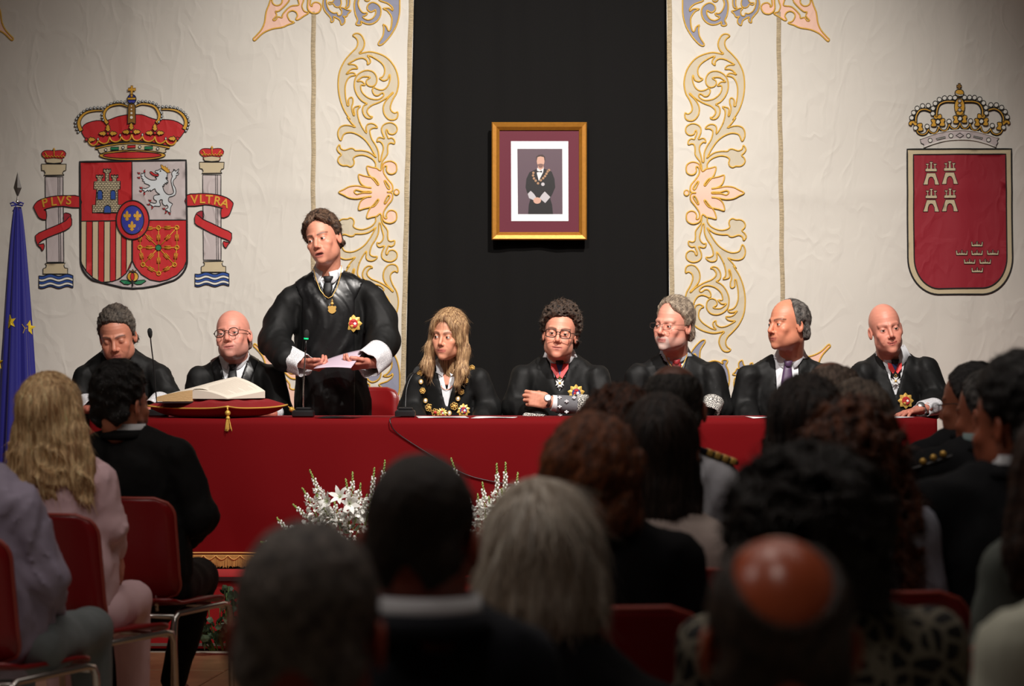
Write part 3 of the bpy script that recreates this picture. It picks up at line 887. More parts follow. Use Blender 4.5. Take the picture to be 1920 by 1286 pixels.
# chains
cc = (778, 862)
nodes = [(778, 678), (948, 676), (948, 860), (925, 1020), (780, 1100), (636, 1020), (608, 860), (610, 690)]
b = MB()
def tw(p, lay): q = TD(*p); return Vector(tworld(q[0], q[1], LAY * lay))
rb = 5.5 / 4.945 * DW / F
ring = nodes[:]
pairs = [(ring[i], ring[(i + 1) % 8]) for i in range(8)] + [(cc, n_) for n_ in nodes]
for (a, c_) in pairs:
    dx, dy = c_[0] - a[0], c_[1] - a[1]; L_ = math.hypot(dx, dy); ux, uy = dx / L_, dy / L_
    b.tube([tw(a, 3.4), tw(((a[0] + c_[0]) / 2, (a[1] + c_[1]) / 2), 3.4), tw(c_, 3.4)], rb * 0.8, 6)
    mx, my = (a[0] + c_[0]) / 2, (a[1] + c_[1]) / 2
    lk = [(mx + ux * u + -uy * v, my + uy * u + ux * v) for (u, v) in ((-26, -13), (26, -13), (26, 13), (-26, 13))]
    b.tube([tw(p, 4.2) for p in lk], rb * 0.9, 6, closed=True)
for n_ in nodes: b.tube([tw(p, 4.4) for p in circ(n_[0], n_[1], 18, 18, 12)], rb, 6, closed=True)
b.build('golden_chains', M_gold, tapL)
app(tapL, 'green_gem', circ(cc[0], cc[1], 27, 27, 14), M_green, 4.5, TD, 0, M_line, 1.0)
# centre escutcheon
oval = app(tapL, 'oval_escutcheon', circ(540, 606, 152, 180, 36), M_red, 5, TD, 0, M_line, 2.0)
app(oval, 'blue_oval', circ(540, 606, 106, 134, 30), M_royal, 6, TD, 0, M_line, 1.4)
for (cx, cy) in ((490, 570), (586, 570), (536, 665)):
    fl_ = [(0,-52),(12,-35),(12,-10),(20,-20),(34,-18),(36,0),(26,14),(14,12),(10,22),(20,26),(20,32),(8,34),(12,46),(0,40),(-12,46),(-8,34),(-20,32),(-20,26),(-10,22),(-14,12),(-26,14),(-36,0),(-34,-18),(-20,-20),(-12,-10),(-12,-35)]
    app(oval, 'lily_flower', [(cx + x, cy + y) for x, y in fl_], M_gold, 7, TD, 0, None)
pg = app(tapL, 'pomegranate', circ(543, 1130, 52, 46, 18), M_gold, 3, TD, 0, M_line, 1.2)
app(pg, 'seed', circ(541, 1130, 18, 36, 12), M_red, 4, TD, 0, M_line, 0.8)
app(pg, 'fruit_crown', [(515, 1090), (508, 1070), (530, 1080), (543, 1062), (555, 1080), (578, 1070), (570, 1092)], M_dgold, 4, TD, 0, M_line, 0.8)
for s_ in (-1, 1):
    app(pg, 'green_leaf', [(543 + s_ * x, y) for x, y in ((8, 1190), (50, 1165), (105, 1160), (122, 1170), (80, 1200), (40, 1203))], M_green, 3, TD, 0, M_line, 1.0)
cord('stem', [[TD(543, 1165), TD(541, 1220)]], M_line, 4, pg, 2.5, closed=False)
# crown
cap_ = [(190,700),(260,640),(400,603),(520,605),(600,590),(720,545),(870,520),(940,520),(1090,520),(1200,560),(1300,590),(1420,592),(1560,605),(1690,665),(1740,760),(1600,930),(1500,990),(1380,960),(940,900),(500,960),(370,990),(260,900),(180,790)]
crown = app(tapL, 'crown_applique', cap_, M_red, 1, TC, 2, M_line, 1.2)
band_ = [(385,1035),(395,1010),(560,970),(760,945),(940,935),(1130,945),(1330,970),(1510,1000),(1505,1030),(1440,1040),(1455,1080),(1400,1100),(940,1060),(480,1110),(440,1080),(430,1045)]
app(crown, 'crown_band', band_, M_tan, 2, TC, 0, M_line, 1.2)
app(crown, 'gold_rim', [(385,1035),(385,1000),(560,965),(760,935),(940,925),(1130,935),(1330,960),(1515,995),(1505,1030),(1330,990),(1130,965),(940,955),(760,965),(560,995)], M_gold, 3, TC, 0, M_line, 0.9)
app(crown, 'lower_ring', circ(945, 1128, 500, 78, 40), M_gold, 3, TC, 0, M_line, 1.2)
app(crown, 'ring_lining', circ(945, 1128, 440, 48, 36), M_red, 4, TC, 0, M_line, 0.9)
for (cx, cy, m_, wx) in ((545, 1045, M_white, 0), (680, 1025, M_green, 62), (808, 1012, M_white, 0), (937, 1000, M_red, 62), (1062, 1005, M_white, 0), (1195, 1018, M_green, 62), (1330, 1032, M_white, 0)):
    if wx: app(crown, 'jewel', [(cx - wx, cy - 18), (cx + wx, cy - 22), (cx + wx, cy + 20), (cx - wx, cy + 24)], m_, 4, TC, 0, M_line, 1.0)
    else: app(crown, 'jewel', circ(cx, cy, 20, 20, 12), m_, 4, TC, 0, M_line, 1.0)
# arches
def arch(pts, wa, wb, lay, nm='crown_arch'):
    c = crom(pts, 4, False); L_ = []; R_ = []
    for i, p in enumerate(c):
        a = c[max(i - 1, 0)]; d = c[min(i + 1, len(c) - 1)]
        dx, dy = d[0] - a[0], d[1] - a[1]; l = math.hypot(dx, dy) or 1
        w_ = (wa + (wb - wa) * i / (len(c) - 1)) / 2
        L_.append((p[0] - dy / l * w_, p[1] + dx / l * w_)); R_.append((p[0] + dy / l * w_, p[1] - dx / l * w_))
    app(crown, nm, L_ + R_[::-1], M_gold, lay, TC, 0, M_line, 1.0)
arch([(175,760),(145,690),(140,620),(180,540),(260,480),(380,455),(500,455)], 62, 22, 3)
arch([(1720,740),(1745,690),(1750,610),(1700,520),(1610,460),(1500,440),(1380,440)], 62, 22, 3)
arch([(575,650),(535,600),(515,540),(530,470),(590,400),(680,370),(780,365),(885,400)], 56, 24, 4)
arch([(1310,645),(1345,600),(1355,530),(1330,460),(1280,400),(1200,370),(1090,362),(1000,395)], 56, 24, 4)
app(crown, 'centre_arch', [(880,660),(885,400),(905,355),(940,342),(975,355),(998,400),(1000,660),(940,640)], M_dgold, 5, TC, 0, M_line, 1.2)
for yy, rr in ((395, 10), (445, 12), (500, 16), (565, 22)): app(crown, 'pearl', circ(938, yy, rr, rr, 10), M_white, 6, TC, 0, None)
orb = app(crown, 'orb', circ(942, 290, 66, 72, 24), M_royal, 5, TC, 0, M_line, 1.2)
app(crown, 'orb_band', [(880, 265), (1002, 265), (1002, 300), (880, 300)], M_gold, 6, TC, 0, M_line, 0.8)
app(crown, 'cross', [(928,258),(928,165),(888,165),(888,122),(928,125),(928,88),(960,88),(960,125),(1003,122),(1003,165),(960,165),(960,258)], M_gold, 6, TC, 0, M_dgold, 0.9)
pearls = [(835,332),(777,326),(725,326),(673,333),(622,352),(577,376),(530,408),(477,412),(424,410),(369,411),(313,422),(261,437),(212,467),(171,500),(132,539),(102,583),(86,636),(91,686),(108,736),(130,778),(487,513),(490,560),(505,600),
          (1044,328),(1098,321),(1150,324),(1205,330),(1258,343),(1308,366),(1348,399),(1402,401),(1458,398),(1515,401),(1572,411),(1626,424),(1676,452),(1718,485),(1751,521),(1779,567),(1796,620),(1791,671),(1775,721),(1752,763),(1388,497),(1390,548),(1377,590),(1346,633)]
pb = MB()
for (x, y) in pearls:
    v = tworld(*TC(x, y), LAY * 5); pb.sphere(v, (0.0052, 0.003, 0.0052), 8, 6)
pe = pb.build('pearls', M_lion, crown); pe['kind'] = 'stuff'
pb = MB()
for (x, y) in pearls:
    q_ = TC(x, y); pb.tube([tworld(q_[0] + 2.1 * math.cos(t * PI / 4), q_[1] + 2.1 * math.sin(t * PI / 4), LAY * 5) for t in range(8)], 0.0018, 4, closed=True)
pb.build('pearl_settings', M_line, crown)['kind'] = 'stuff'
for (cx, cy, s_) in ((580, 800, 1), (938, 780, 1), (1290, 795, 1), (255, 890, .9), (1630, 880, .9)):
    for (dx, dy, an) in ((-85, 0, 180), (85, 0, 0), (0, -85, 270)):
        if s_ != 1 and ((cx < 900 and dx < 0) or (cx > 900 and dx > 0) or dx == 0):
            continue
        a = math.radians(an); R3 = lambda x, y: (cx + dx * 1.0 + x * math.cos(a) - y * math.sin(a), cy + dy + x * math.sin(a) + y * math.cos(a))
        app(crown, 'leaf_ornament', [R3(-55, -12), R3(-20, -42), R3(-8, -26), R3(20, -30), R3(58, 0), R3(20, 28), R3(-8, 26), R3(-20, 42), R3(-55, 12)], M_gold, 6, TC, 0, M_line, 0.9)
    app(crown, 'jewel', circ(cx, cy, 24, 24, 12), M_red, 6.5, TC, 0, M_line, 0.9)
sc_ = []
xs_ = [280, 430, 600, 780, 940, 1100, 1285, 1450, 1610]; ys_ = [900, 900, 850, 850, 820, 845, 850, 900, 890]
for i in range(8):
    xm = (xs_[i] + xs_[i + 1]) / 2; ym = (ys_[i] + ys_[i + 1]) / 2 + 80
    sc_.append(crom([TC(xs_[i], ys_[i]), TC(xs_[i] + 25, ym - 25), TC(xm, ym), TC(xs_[i + 1] - 25, ym - 25), TC(xs_[i + 1], ys_[i + 1])], 3, False))
cord('scalloped_edge', sc_, M_gold, 4, crown, 3.2, closed=False)
for (x, y) in ((430, 885), (767, 828), (1104, 822), (1453, 880)): app(crown, 'pearl', circ(x, y, 14, 22, 10), M_white, 6, TC, 0, M_line, 0.8)

# pillars with ribbons
def pillar(ox, mir, words):
    """coordinates of the left pillar in its crop; the right one is mirrored in its ribbon only"""
    T = crop(ox, 260, 4.43)
    g = (0, 0) if not mir else (73, -15)
    S = lambda x, y: T(x + g[0], y + g[1])
    app(tapL, 'pillar_shaft', [(108, 315), (256, 315), (264, 1025), (122, 1025)] if not mir else [(105, 315), (256, 315), (257, 1022), (110, 1022)], M_silver, 1, S, 0, M_line, 1.3)
    x_off = 0 if not mir else -4
    sh_ = tapL
    cord('shaft_lines', [[S(215 + x_off, 318), S(224 + x_off, 1022)], [S(230 + x_off, 318), S(238 + x_off, 1022)]], M_line, 1.6, tapL, 0.9, closed=False)
    app(tapL, 'pillar_capital', [(78, 210), (283, 210), (280, 262), (262, 268), (252, 285), (266, 300), (98, 303), (110, 285), (100, 265), (80, 262)], M_tan, 2, S, 0, M_line, 1.3)
    app(tapL, 'pillar_base', [(92, 1122), (92, 1078), (115, 1070), (120, 1050), (108, 1036), (276, 1032), (264, 1052), (272, 1072), (296, 1076), (296, 1122)], M_tan, 2, S, 0, M_line, 1.3)
    xo = 58 if not mir else 40
    wave = lambda y, ph_: [(xo + 282 * i / 24, y + 9 * math.sin(2 * PI * i / 12 + ph_)) for i in range(25)]
    wt = wave(1132, 0.5); wb_ = wave(1234, 0.5)
    wv = app(tapL, 'sea_waves', wt + wb_[::-1], M_blu, 2, S, 0, M_line, 1.3)
    for yy in (1158, 1200):
        app(wv, 'white_wave', wave(yy, 0.5) + wave(yy + 20, 0.5)[::-1], M_white, 3, S, 0, M_line, 0.7)
    # small crown
    cr = app(tapL, 'small_crown', [(110, 165), (85, 145), (80, 118), (105, 98), (150, 96), (180, 100), (210, 96), (255, 96), (280, 120), (272, 145), (250, 165), (242, 200), (120, 200)], M_red, 2, S, 2, M_line, 0.9)
    app(cr, 'crown_band', [(112, 168), (180, 160), (250, 168), (240, 198), (180, 204), (122, 198)], M_tan, 3, S, 0, M_line, 0.8)
    cord('gold_scallops', [[S(90 + 12 * i, 145 + (10 if i % 2 else -4)) for i in range(16)], [S(105, 112), S(130, 150)], [S(255, 112), S(230, 150)], [S(182, 75), S(182, 150)], [S(172, 88), S(192, 88)]], M_gold, 3.6, cr, 2.0, closed=False)
    # ribbon
    if not mir:
        Rb = lambda x, y: T(x, y)
        r1 = [(398, 480), (300, 472), (200, 475), (110, 492), (45, 520), (15, 560), (18, 580), (45, 635), (65, 660), (118, 672), (118, 600), (100, 590), (160, 570), (260, 560), (398, 572)]
        back = [(262, 620), (300, 618), (322, 632), (318, 655), (262, 690)]
        r2 = [(320, 640), (330, 715), (280, 760), (180, 800), (90, 840), (50, 880), (98, 870), (100, 910), (85, 930), (72, 905), (45, 880), (28, 805), (100, 762), (200, 720), (280, 680)]
    else:
        Rb = lambda x, y: T(x, y)
        r1 = [(45, 470), (120, 458), (200, 455), (300, 465), (380, 490), (425, 525), (430, 550), (405, 620), (385, 645), (332, 655), (332, 580), (345, 578), (280, 560), (200, 548), (45, 560)]
        back = [(182, 602), (145, 605), (122, 630), (182, 665)]
        r2 = [(122, 625), (112, 700), (160, 735), (250, 785), (330, 820), (400, 850), (385, 885), (370, 908), (350, 885), (350, 850), (405, 862), (418, 785), (350, 750), (250, 700), (180, 668)]
    app(tapL, 'ribbon_back', back, M_crimson, 0.6, Rb, 2, M_line, 1.1)
    rr = app(tapL, 'ribbon_applique', r1, M_red, 3, Rb, 2, M_line, 1.3)
    app(tapL, 'ribbon_tail', r2, M_red, 3, Rb, 2, M_line, 1.3)
    for (ch, x, y, an) in words:
        fc = bpy.data.curves.new('letter', 'FONT'); fc.body = ch; fc.size = 0.068; fc.extrude = 0.001; fc.align_x = 'CENTER'; fc.align_y = 'CENTER'; fc.offset = 0.001
        ft = bpy.data.objects.new('letter_outline', fc); col.objects.link(ft)
        bpy.context.view_layer.update()
        lme = bpy.data.meshes.new_from_object(ft); bpy.data.objects.remove(ft)
        fo_ = bpy.data.objects.new('letter', lme); col.objects.link(fo_)
        lme.materials.clear(); lme.materials.append(M_gold)
        v = tworld(*Rb(x, y), LAY * 4.6)
        fo_.parent = rr
        fo_.matrix_parent_inverse = Matrix.Identity(4)
        fo_.location = v; fo_.rotation_euler = (PI / 2, math.radians(an), 0)
pillar(60, False, [('P', 107, 535, -12), ('L', 180, 525, -5), ('V', 240, 518, 0), ('S', 305, 515, 3)])
pillar(340, True, [('V', 110, 508, -3), ('L', 175, 505, 0), ('T', 232, 508, 3), ('R', 300, 520, 10), ('A', 362, 538, 18)])

# ------------------------------------------------------------------ right coat of arms
TM = crop(1690, 280, 4.591); TK = crop(1690, 150, 8.573)
ms = [(45, 2), (945, -2), (950, 600), (955, 900)] + arc(690, 930, 266, 318, 0, 88, 12) + [(500, 1248)] + arc(322, 930, 270, 320, 92, 180, 12) + [(48, 600)]
sR = app(tapR, 'shield_border', ms, M_tan, 1, TM, 0, M_line, 2.6)
mi = [(98, 48), (895, 42), (902, 600), (905, 920)] + arc(690, 930, 215, 264, 0, 88, 12) + [(500, 1196)] + arc(322, 930, 216, 270, 92, 180, 12) + [(100, 600)]
fR = app(tapR, 'shield_field', mi, M_crimson, 2, TM, 0, M_line, 2.0)
for (cx, cy) in ((251, 105), (410, 100), (251, 336), (411, 334)):
    t = lambda x, y: TM(cx + x, cy + y)
    g = app(tapR, 'white_castle', [(-38, 100), (35, 100), (68, 202), (30, 202), (26, 165), (12, 138), (-4, 134), (-18, 142), (-26, 165), (-30, 202), (-70, 202)], M_tan, 3, t, 0, M_line, 1.0)
    app(g, 'castle_tower', [(-50, 88), (-50, 62), (-38, 62), (-36, 34), (-46, 32), (-46, 20), (-22, 20), (-22, 32), (-28, 34), (-26, 62), (-10, 62), (-8, 18), (-14, 16), (-14, 4), (12, 4), (12, 16), (6, 18), (8, 62), (26, 62), (26, 34), (20, 32), (20, 20), (46, 20), (46, 32), (36, 34), (38, 62), (48, 62), (48, 88)], M_tan, 3, t, 0, M_line, 0.9)
for (cx, cy) in ((645, 815), (512, 890), (645, 890), (782, 888), (580, 965), (716, 965), (647, 1038)):
    t = lambda x, y: TM(cx + x, cy + y)
    app(tapR, 'little_crown', [(-48, 22), (-52, -18), (-42, -20), (-38, 4), (-24, 6), (-20, -6), (-14, 4), (-5, 2), (-4, -12), (-10, -14), (-4, -18), (0, -26), (4, -18), (10, -14), (4, -12), (5, 2), (14, 4), (20, -6), (24, 6), (38, 4), (42, -20), (52, -18), (48, 22)], M_tan, 3, t, 0, M_line, 0.9)
bandR = [(290,960),(500,880),(700,825),(930,808),(1150,820),(1350,870),(1560,940),(1530,980),(1545,1010),(1520,1050),(1515,1090),(1350,1020),(1150,970),(930,960),(700,980),(500,1035),(345,1100),(350,1040),(305,1020)]
crR = app(tapR, 'crown_applique', bandR, M_silver, 2, TK, 0, M_line, 1.2)
cord('band_piping', [crom([TK(*p) for p in q_], 3, False) for q_ in ([(290,955),(500,880),(700,830),(930,812),(1150,826),(1350,872),(1560,938)], [(345,1088),(500,1030),(700,978),(930,960),(1150,970),(1350,1018),(1515,1080)])], M_white, 3, crR, 2.6, closed=False)
for (x, y) in ((452, 975), (783, 902), (1065, 900), (1393, 965)): app(crR, 'jewel', circ(x, y, 34, 34, 12), M_white, 3, TK, 0, M_line, 1.0)
app(crR, 'jewel', [(862, 898), (925, 860), (985, 898), (925, 935)], M_silver, 3, TK, 0, M_line, 1.2)
for q_ in ([(545, 950), (695, 915), (700, 935), (560, 968)], [(1150, 905), (1300, 935), (1290, 955), (1145, 922)]): app(crR, 'jewel', q_, M_white, 3, TK, 0, M_line, 1.0)
def gcord(pts, w_, lay=3):
    c = crom([TK(*p) for p in pts], 4, False)
    cord('crown_arch', [c], M_line, lay - 0.8, crR, w_ + 1.4, closed=False)
    cord('crown_arch', [c], M_gold, lay + 1.5, crR, w_ - 0.4, closed=False)
gcord([(220, 690), (225, 590), (280, 500), (370, 480), (460, 510)], 4)
gcord([(1625, 680), (1625, 600), (1570, 510), (1480, 470), (1390, 490)], 4)
gcord([(555, 600), (560, 500), (600, 400), (700, 355), (840, 358)], 4)
gcord([(1290, 590), (1290, 480), (1240, 390), (1150, 355), (1000, 355)], 4)
for i in range(8):
    xa = [230, 420, 590, 755, 925, 1090, 1260, 1425, 1615]; ya = [800, 800, 760, 720, 700, 710, 750, 790, 800]
    xm = (xa[i] + xa[i + 1]) / 2; ym = (ya[i] + ya[i + 1]) / 2 + 85
    gcord([(xa[i], ya[i]), (xa[i] + 30, ym - 25), (xm, ym), (xa[i + 1] - 30, ym - 25), (xa[i + 1], ya[i + 1])], 3, 2.5)
app(crR, 'centre_arch', circ(920, 440, 84, 140, 20), M_gold, 4, TK, 0, M_line, 1.2)
for y in (345, 415, 488): app(crR, 'pearl', circ(918, y, 28, 28, 10), M_silver, 5, TK, 0, M_line, 0.9)
app(crR, 'orb', circ(916, 220, 72, 62, 18), M_gold, 4, TK, 0, M_line, 1.2)
app(crR, 'orb_band', [(846, 205), (880, 235), (930, 245), (985, 235), (980, 258), (920, 270), (865, 250)], M_white, 5, TK, 0, M_line, 0.7)
app(crR, 'cross', [(895,165),(895,130),(872,130),(872,90),(895,90),(895,65),(932,65),(932,90),(950,90),(950,130),(930,130),(930,165)], M_dgold, 4, TK, 0, M_line, 1.0)
def bow(cx, cy, an):
    a = math.radians(an)
    R_ = lambda x, y: (cx + x * math.cos(a) - y * math.sin(a), cy + x * math.sin(a) + y * math.cos(a))
    app(crR, 'leaf_ornament', [R_(-60, -35), R_(-30, -48), R_(0, -30), R_(30, -48), R_(60, -35), R_(62, 20), R_(40, 45), R_(0, 20), R_(-40, 45), R_(-62, 20)], M_gold, 5, TK, 2, M_line, 1.1)
for (cx, cy) in ((573, 678), (925, 628), (1272, 668)):
    bow(cx - 68, cy + 15, 90); bow(cx + 68, cy + 8, 90); bow(cx, cy - 75, 0)
bow(285, 765, 80); bow(1563, 745, 100)
app(crR, 'leaf_ornament', [(105, 720), (115, 680), (160, 660), (220, 670), (240, 720), (220, 745), (190, 730), (165, 700), (145, 740)], M_gold, 5, TK, 2, M_line, 1.1)
app(crR, 'leaf_ornament', [(1738, 700), (1725, 665), (1680, 648), (1625, 660), (1605, 710), (1625, 735), (1655, 715), (1685, 690), (1705, 725)], M_gold, 5, TK, 2, M_line, 1.1)
for (x, y) in ((152, 615), (184, 532), (241, 462), (327, 424), (419, 419), (496, 462), (491, 547), (532, 382), (598, 322), (680, 297), (766, 295), (842, 294), (997, 290), (1081, 288), (1161, 290), (1246, 314), (1307, 375), (1346, 449), (1352, 536), (1425, 406), (1513, 407), (1598, 447), (1656, 515), (1690, 600), (750, 672), (1097, 664), (400, 753), (1448, 738), (573, 678), (921, 628), (1272, 668), (213, 778), (1631, 768)):
    app(crR, 'pearl', circ(x, y, 37, 37, 12), M_white, 6, TK, 0, M_line, 1.2)
# ------------------------------------------------------------------ people: shared builders
M_skin = mat('skin', (0.5, 0.3, 0.22), 0.42, vcol=True, bump=0.12, bscale=900, sss=0.0, spec=0.45)
M_skins = mat('shiny_skin', (0.5, 0.3, 0.22), 0.30, vcol=True, spec=0.6)
M_hair = mat('hair', (0.1, 0.1, 0.1), 0.5, vcol=True, bump=0.7, bscale=420, stretch=(1, 0.35, 0.12), vary=0.35, vscale=300, spec=0.4)
M_strand = mat('hair_strand', (0.1, 0.1, 0.1), 0.45, vcol=True, spec=0.4)
M_wool = mat('black_wool', (0.006, 0.006, 0.0062), 0.8, bump=0.15, bscale=700, spec=0.2)
M_robe = mat('black_robe', (0.0062, 0.0064, 0.0064), 0.62, bump=0.1, bscale=600, spec=0.26)
M_satin = mat('black_satin', (0.007, 0.007, 0.0075), 0.36, bump=0.02, bscale=60, spec=0.5)
M_navy = mat('dark_navy_wool', (0.010, 0.012, 0.018), 0.8, bump=0.15, bscale=700, spec=0.25)
M_shirt = mat('white_shirt', srgb(226, 228, 232), 0.75, bump=0.05, bscale=500)
M_bshirt = mat('pale_blue_shirt', srgb(190, 202, 216), 0.75)
M_blackt = mat('black_tie', (0.012, 0.012, 0.013), 0.55, bump=0.1, bscale=900)
M_purple = mat('purple_tie', srgb(84, 60, 92), 0.45, bump=0.1, bscale=900, vary=0.1, vscale=300)
M_redtie = mat('red_tie', srgb(150, 40, 44), 0.55)
M_redrib = mat('red_ribbon', srgb(226, 40, 40), 0.5)
M_bluerib = mat('blue_ribbon', srgb(44, 54, 110), 0.55)
M_chain = mat('gold_metal', srgb(232, 186, 104), 0.32, metal=0.35)
M_gilt = mat('gilt_badge', srgb(226, 182, 92), 0.35, metal=0.4)
M_silverm = mat('silver_metal', srgb(210, 210, 212), 0.25, metal=0.9)
M_enamw = mat('white_enamel', srgb(240, 240, 238), 0.3)
M_enamr = mat('red_enamel', srgb(190, 50, 50), 0.35)
M_enamb = mat('blue_enamel', srgb(60, 66, 130), 0.35)
M_eyew = mat('eye_white', srgb(214, 204, 196), 0.3)
M_iris = mat('iris_brown', srgb(50, 32, 24), 0.25)
M_frameb = mat('dark_tortoise_frame', srgb(46, 26, 20), 0.25)
M_lens = mat('spectacle_lens', (1, 1, 1), 0.02, transmission=1.0)
M_lens.node_tree.nodes['Principled BSDF'].inputs['IOR'].default_value = 1.05
M_lip = None

def lace_mat(name, a, b_, scale, thresh=0.045):
    m = bpy.data.materials.new(name); m.use_nodes = True
    nt = m.node_tree; N = nt.nodes; L = nt.links; bs = N['Principled BSDF']; bs.inputs['Roughness'].default_value = 0.8
    tc = N.new('ShaderNodeTexCoord')
    vo = N.new('ShaderNodeTexVoronoi'); vo.feature = 'DISTANCE_TO_EDGE'; vo.inputs['Scale'].default_value = scale
    L.new(tc.outputs['Object'], vo.inputs['Vector'])
    lt = N.new('ShaderNodeMath'); lt.operation = 'GREATER_THAN'; lt.inputs[1].default_value = thresh
    L.new(vo.outputs['Distance'], lt.inputs[0])
    mx = N.new('ShaderNodeMix'); mx.data_type = 'RGBA'
    mx.inputs[6].default_value = (*a, 1); mx.inputs[7].default_value = (*b_, 1)
    L.new(lt.outputs[0], mx.inputs[0]); L.new(mx.outputs[2], bs.inputs['Base Color'])
    bp = N.new('ShaderNodeBump'); bp.inputs['Strength'].default_value = 0.8; bp.inputs['Distance'].default_value = 0.002
    bp.invert = True
    L.new(lt.outputs[0], bp.inputs['Height']); L.new(bp.outputs['Normal'], bs.inputs['Normal'])
    return m
M_lace = lace_mat('white_lace', srgb(240, 240, 242), srgb(200, 200, 206), 120, 0.12)
M_lace2 = lace_mat('black_and_white_lace', srgb(225, 222, 214), srgb(30, 28, 28), 120, 0.10)
M_lace3 = lace_mat('grey_flowered_cuff', srgb(104, 104, 108), srgb(104, 104, 108), 40, 0.05)

def noise1(p, f, seed): return wav(p, (f, f, f), seed, 5)

# ---- the head: local frame, face towards -y, origin between the ears at eye height
def head_fn(o):
    """o: dict of shape options -> implicit function"""
    ww = o.get('w', 1.0)        # width of the face
    jaw = o.get('jaw', 1.0); open_ = o.get('mouth', 0.0); brow = o.get('brow', 1.0)
    nose = o.get('nose', 1.0); smile = o.get('smile', 0.0); lids = o.get('lids', 0.0)
    full = o.get('full', 0.0)
    neck_to = o.get('neck_to', (0, 0.05, -0.2)); nr = o.get('nr', 0.056)
    def f(p):
        x, y, z = p; ax = np.abs(x)
        q = (ax / ww, y, z)
        d = d_ell(q, (0, 0.012, 0.032), (0.0745, 0.098, 0.090))
        d = smin(d, d_ell(q, (0, -0.022, -0.030), (0.0605, 0.066, 0.082)), 0.02)
        d = smin(d, d_ell(q, (0, -0.034, -0.074), (0.050 * jaw + 0.004 * full, 0.050, 0.040)), 0.022)
        d = smin(d, d_ell(q, (0, -0.076, -0.099), (0.020, 0.014, 0.015)), 0.02)          # chin
        d = smin(d, d_ell(q, (0.047 * jaw, -0.005, -0.062), (0.016, 0.022, 0.024)), 0.03)  # jaw angle
        d = smin(d, d_ell(q, (0.043, -0.062, -0.024), (0.019, 0.017, 0.015 + 0.004 * full)), 0.022)  # cheek
        d = smin(d, d_ell(q, (0.026, -0.070, -0.052), (0.022, 0.014, 0.018 + 0.004 * full)), 0.02)
        d = smin(d, d_cap(q, (0.008, -0.086, 0.020), (0.044, -0.070, 0.021), 0.008 * brow, 0.007 * brow), 0.014)
        # eye sockets
        d = smax(d, -d_ell(q, (0.031, -0.093, 0.001), (0.0175, 0.012, 0.0105)), 0.012)
        # lids around the eye
        eye = d_ell(q, (0.0315, -0.0735, 0.000), 0.0142)
        slit = d_ell(q, (0.0315, -0.088, -0.0010 - 0.002 * lids), (0.0142, 0.014, 0.0033 * (1 - lids) + 0.0002))
        lid = smax(eye, -slit, 0.0015)
        d = smin(d, lid, 0.004)
        # nose
        d = smin(d, d_cap(q, (0, -0.083, 0.016), (0, -0.106 - 0.004 * (nose - 1), -0.030), 0.0065, 0.0098 * nose), 0.010)
        d = smin(d, d_ell(q, (0.0115 * nose, -0.094, -0.037), (0.0072 * nose, 0.0095, 0.0068)), 0.006)
        d = smax(d, -d_ell(q, (0.0062, -0.101, -0.0455), (0.0036, 0.006, 0.004)), 0.003)
        # philtrum side folds
        d = smax(d, -d_cap(q, (0.020, -0.094, -0.036), (0.037, -0.079, -0.062), 0.0012, 0.0006), 0.006 * (1 + 0.5 * smile))
        # mouth
        mz = -0.066
        zc_ = mz + smile * 0.006 * (ax / 0.025) ** 2
        qm = (ax, y - 0.24 * ax * ax / 0.025, z - smile * 0.006 * (ax / 0.025) ** 2)
        d = smin(d, d_ell(qm, (0, -0.0758, mz + 0.002), (0.033, 0.0140, 0.021)), 0.020)
        d = smin(d, d_ell(qm, (0, -0.0880, mz + 0.0036), (0.0235 * (1 - 0.2 * open_), 0.0036, 0.0030)), 0.006)
        d = smin(d, d_ell(qm, (0, -0.0870, mz - 0.0054 - 0.009 * open_), (0.0195 * (1 - 0.15 * open_), 0.0044, 0.0040)), 0.006)
        d = smax(d, -d_ell(qm, (0, -0.0952, mz - 0.0003 - 0.004 * open_), (0.026 * (1 - 0.28 * open_) * (1 + 0.12 * smile), 0.0085, 0.0008 + 0.0070 * open_)), 0.002)
        d = smax(d, -d_ell(q, (0, -0.0975, -0.084 - 0.006 * open_), (0.016, 0.005, 0.005)), 0.010)
        # ears
        c, s = math.cos(0.35), math.sin(0.35)
        eo = o.get('eo', 0.0)
        ear = d_ell(q, (0.0775 + eo, 0.012 + eo, -0.008), (0.0072, 0.0165, 0.0295), ((c, s, 0), (-s, c, 0), (0, 0, 1)))
        if eo: ear = smin(ear, d_cap(q, (0.068, 0.006, -0.008), (0.076 + eo, 0.008 + eo, -0.008), 0.010, 0.006), 0.008)
        conc = d_ell(q, (0.0845 + eo, 0.006 + eo, -0.004), (0.0062, 0.0105, 0.0175))
        ear = smax(ear, -conc, 0.004)
        d = smin(d, ear, 0.006)
        # neck
        dn = d_cap(p, (0, 0.028, -0.055), neck_to, nr, nr * 1.08)
        d = smin(d, dn, 0.018)
        d = d + 0.0006 * np.sin(z * 420) * (z > 0.035) * (y < -0.05) * o.get('lines', 0.5)
        return d
    return f

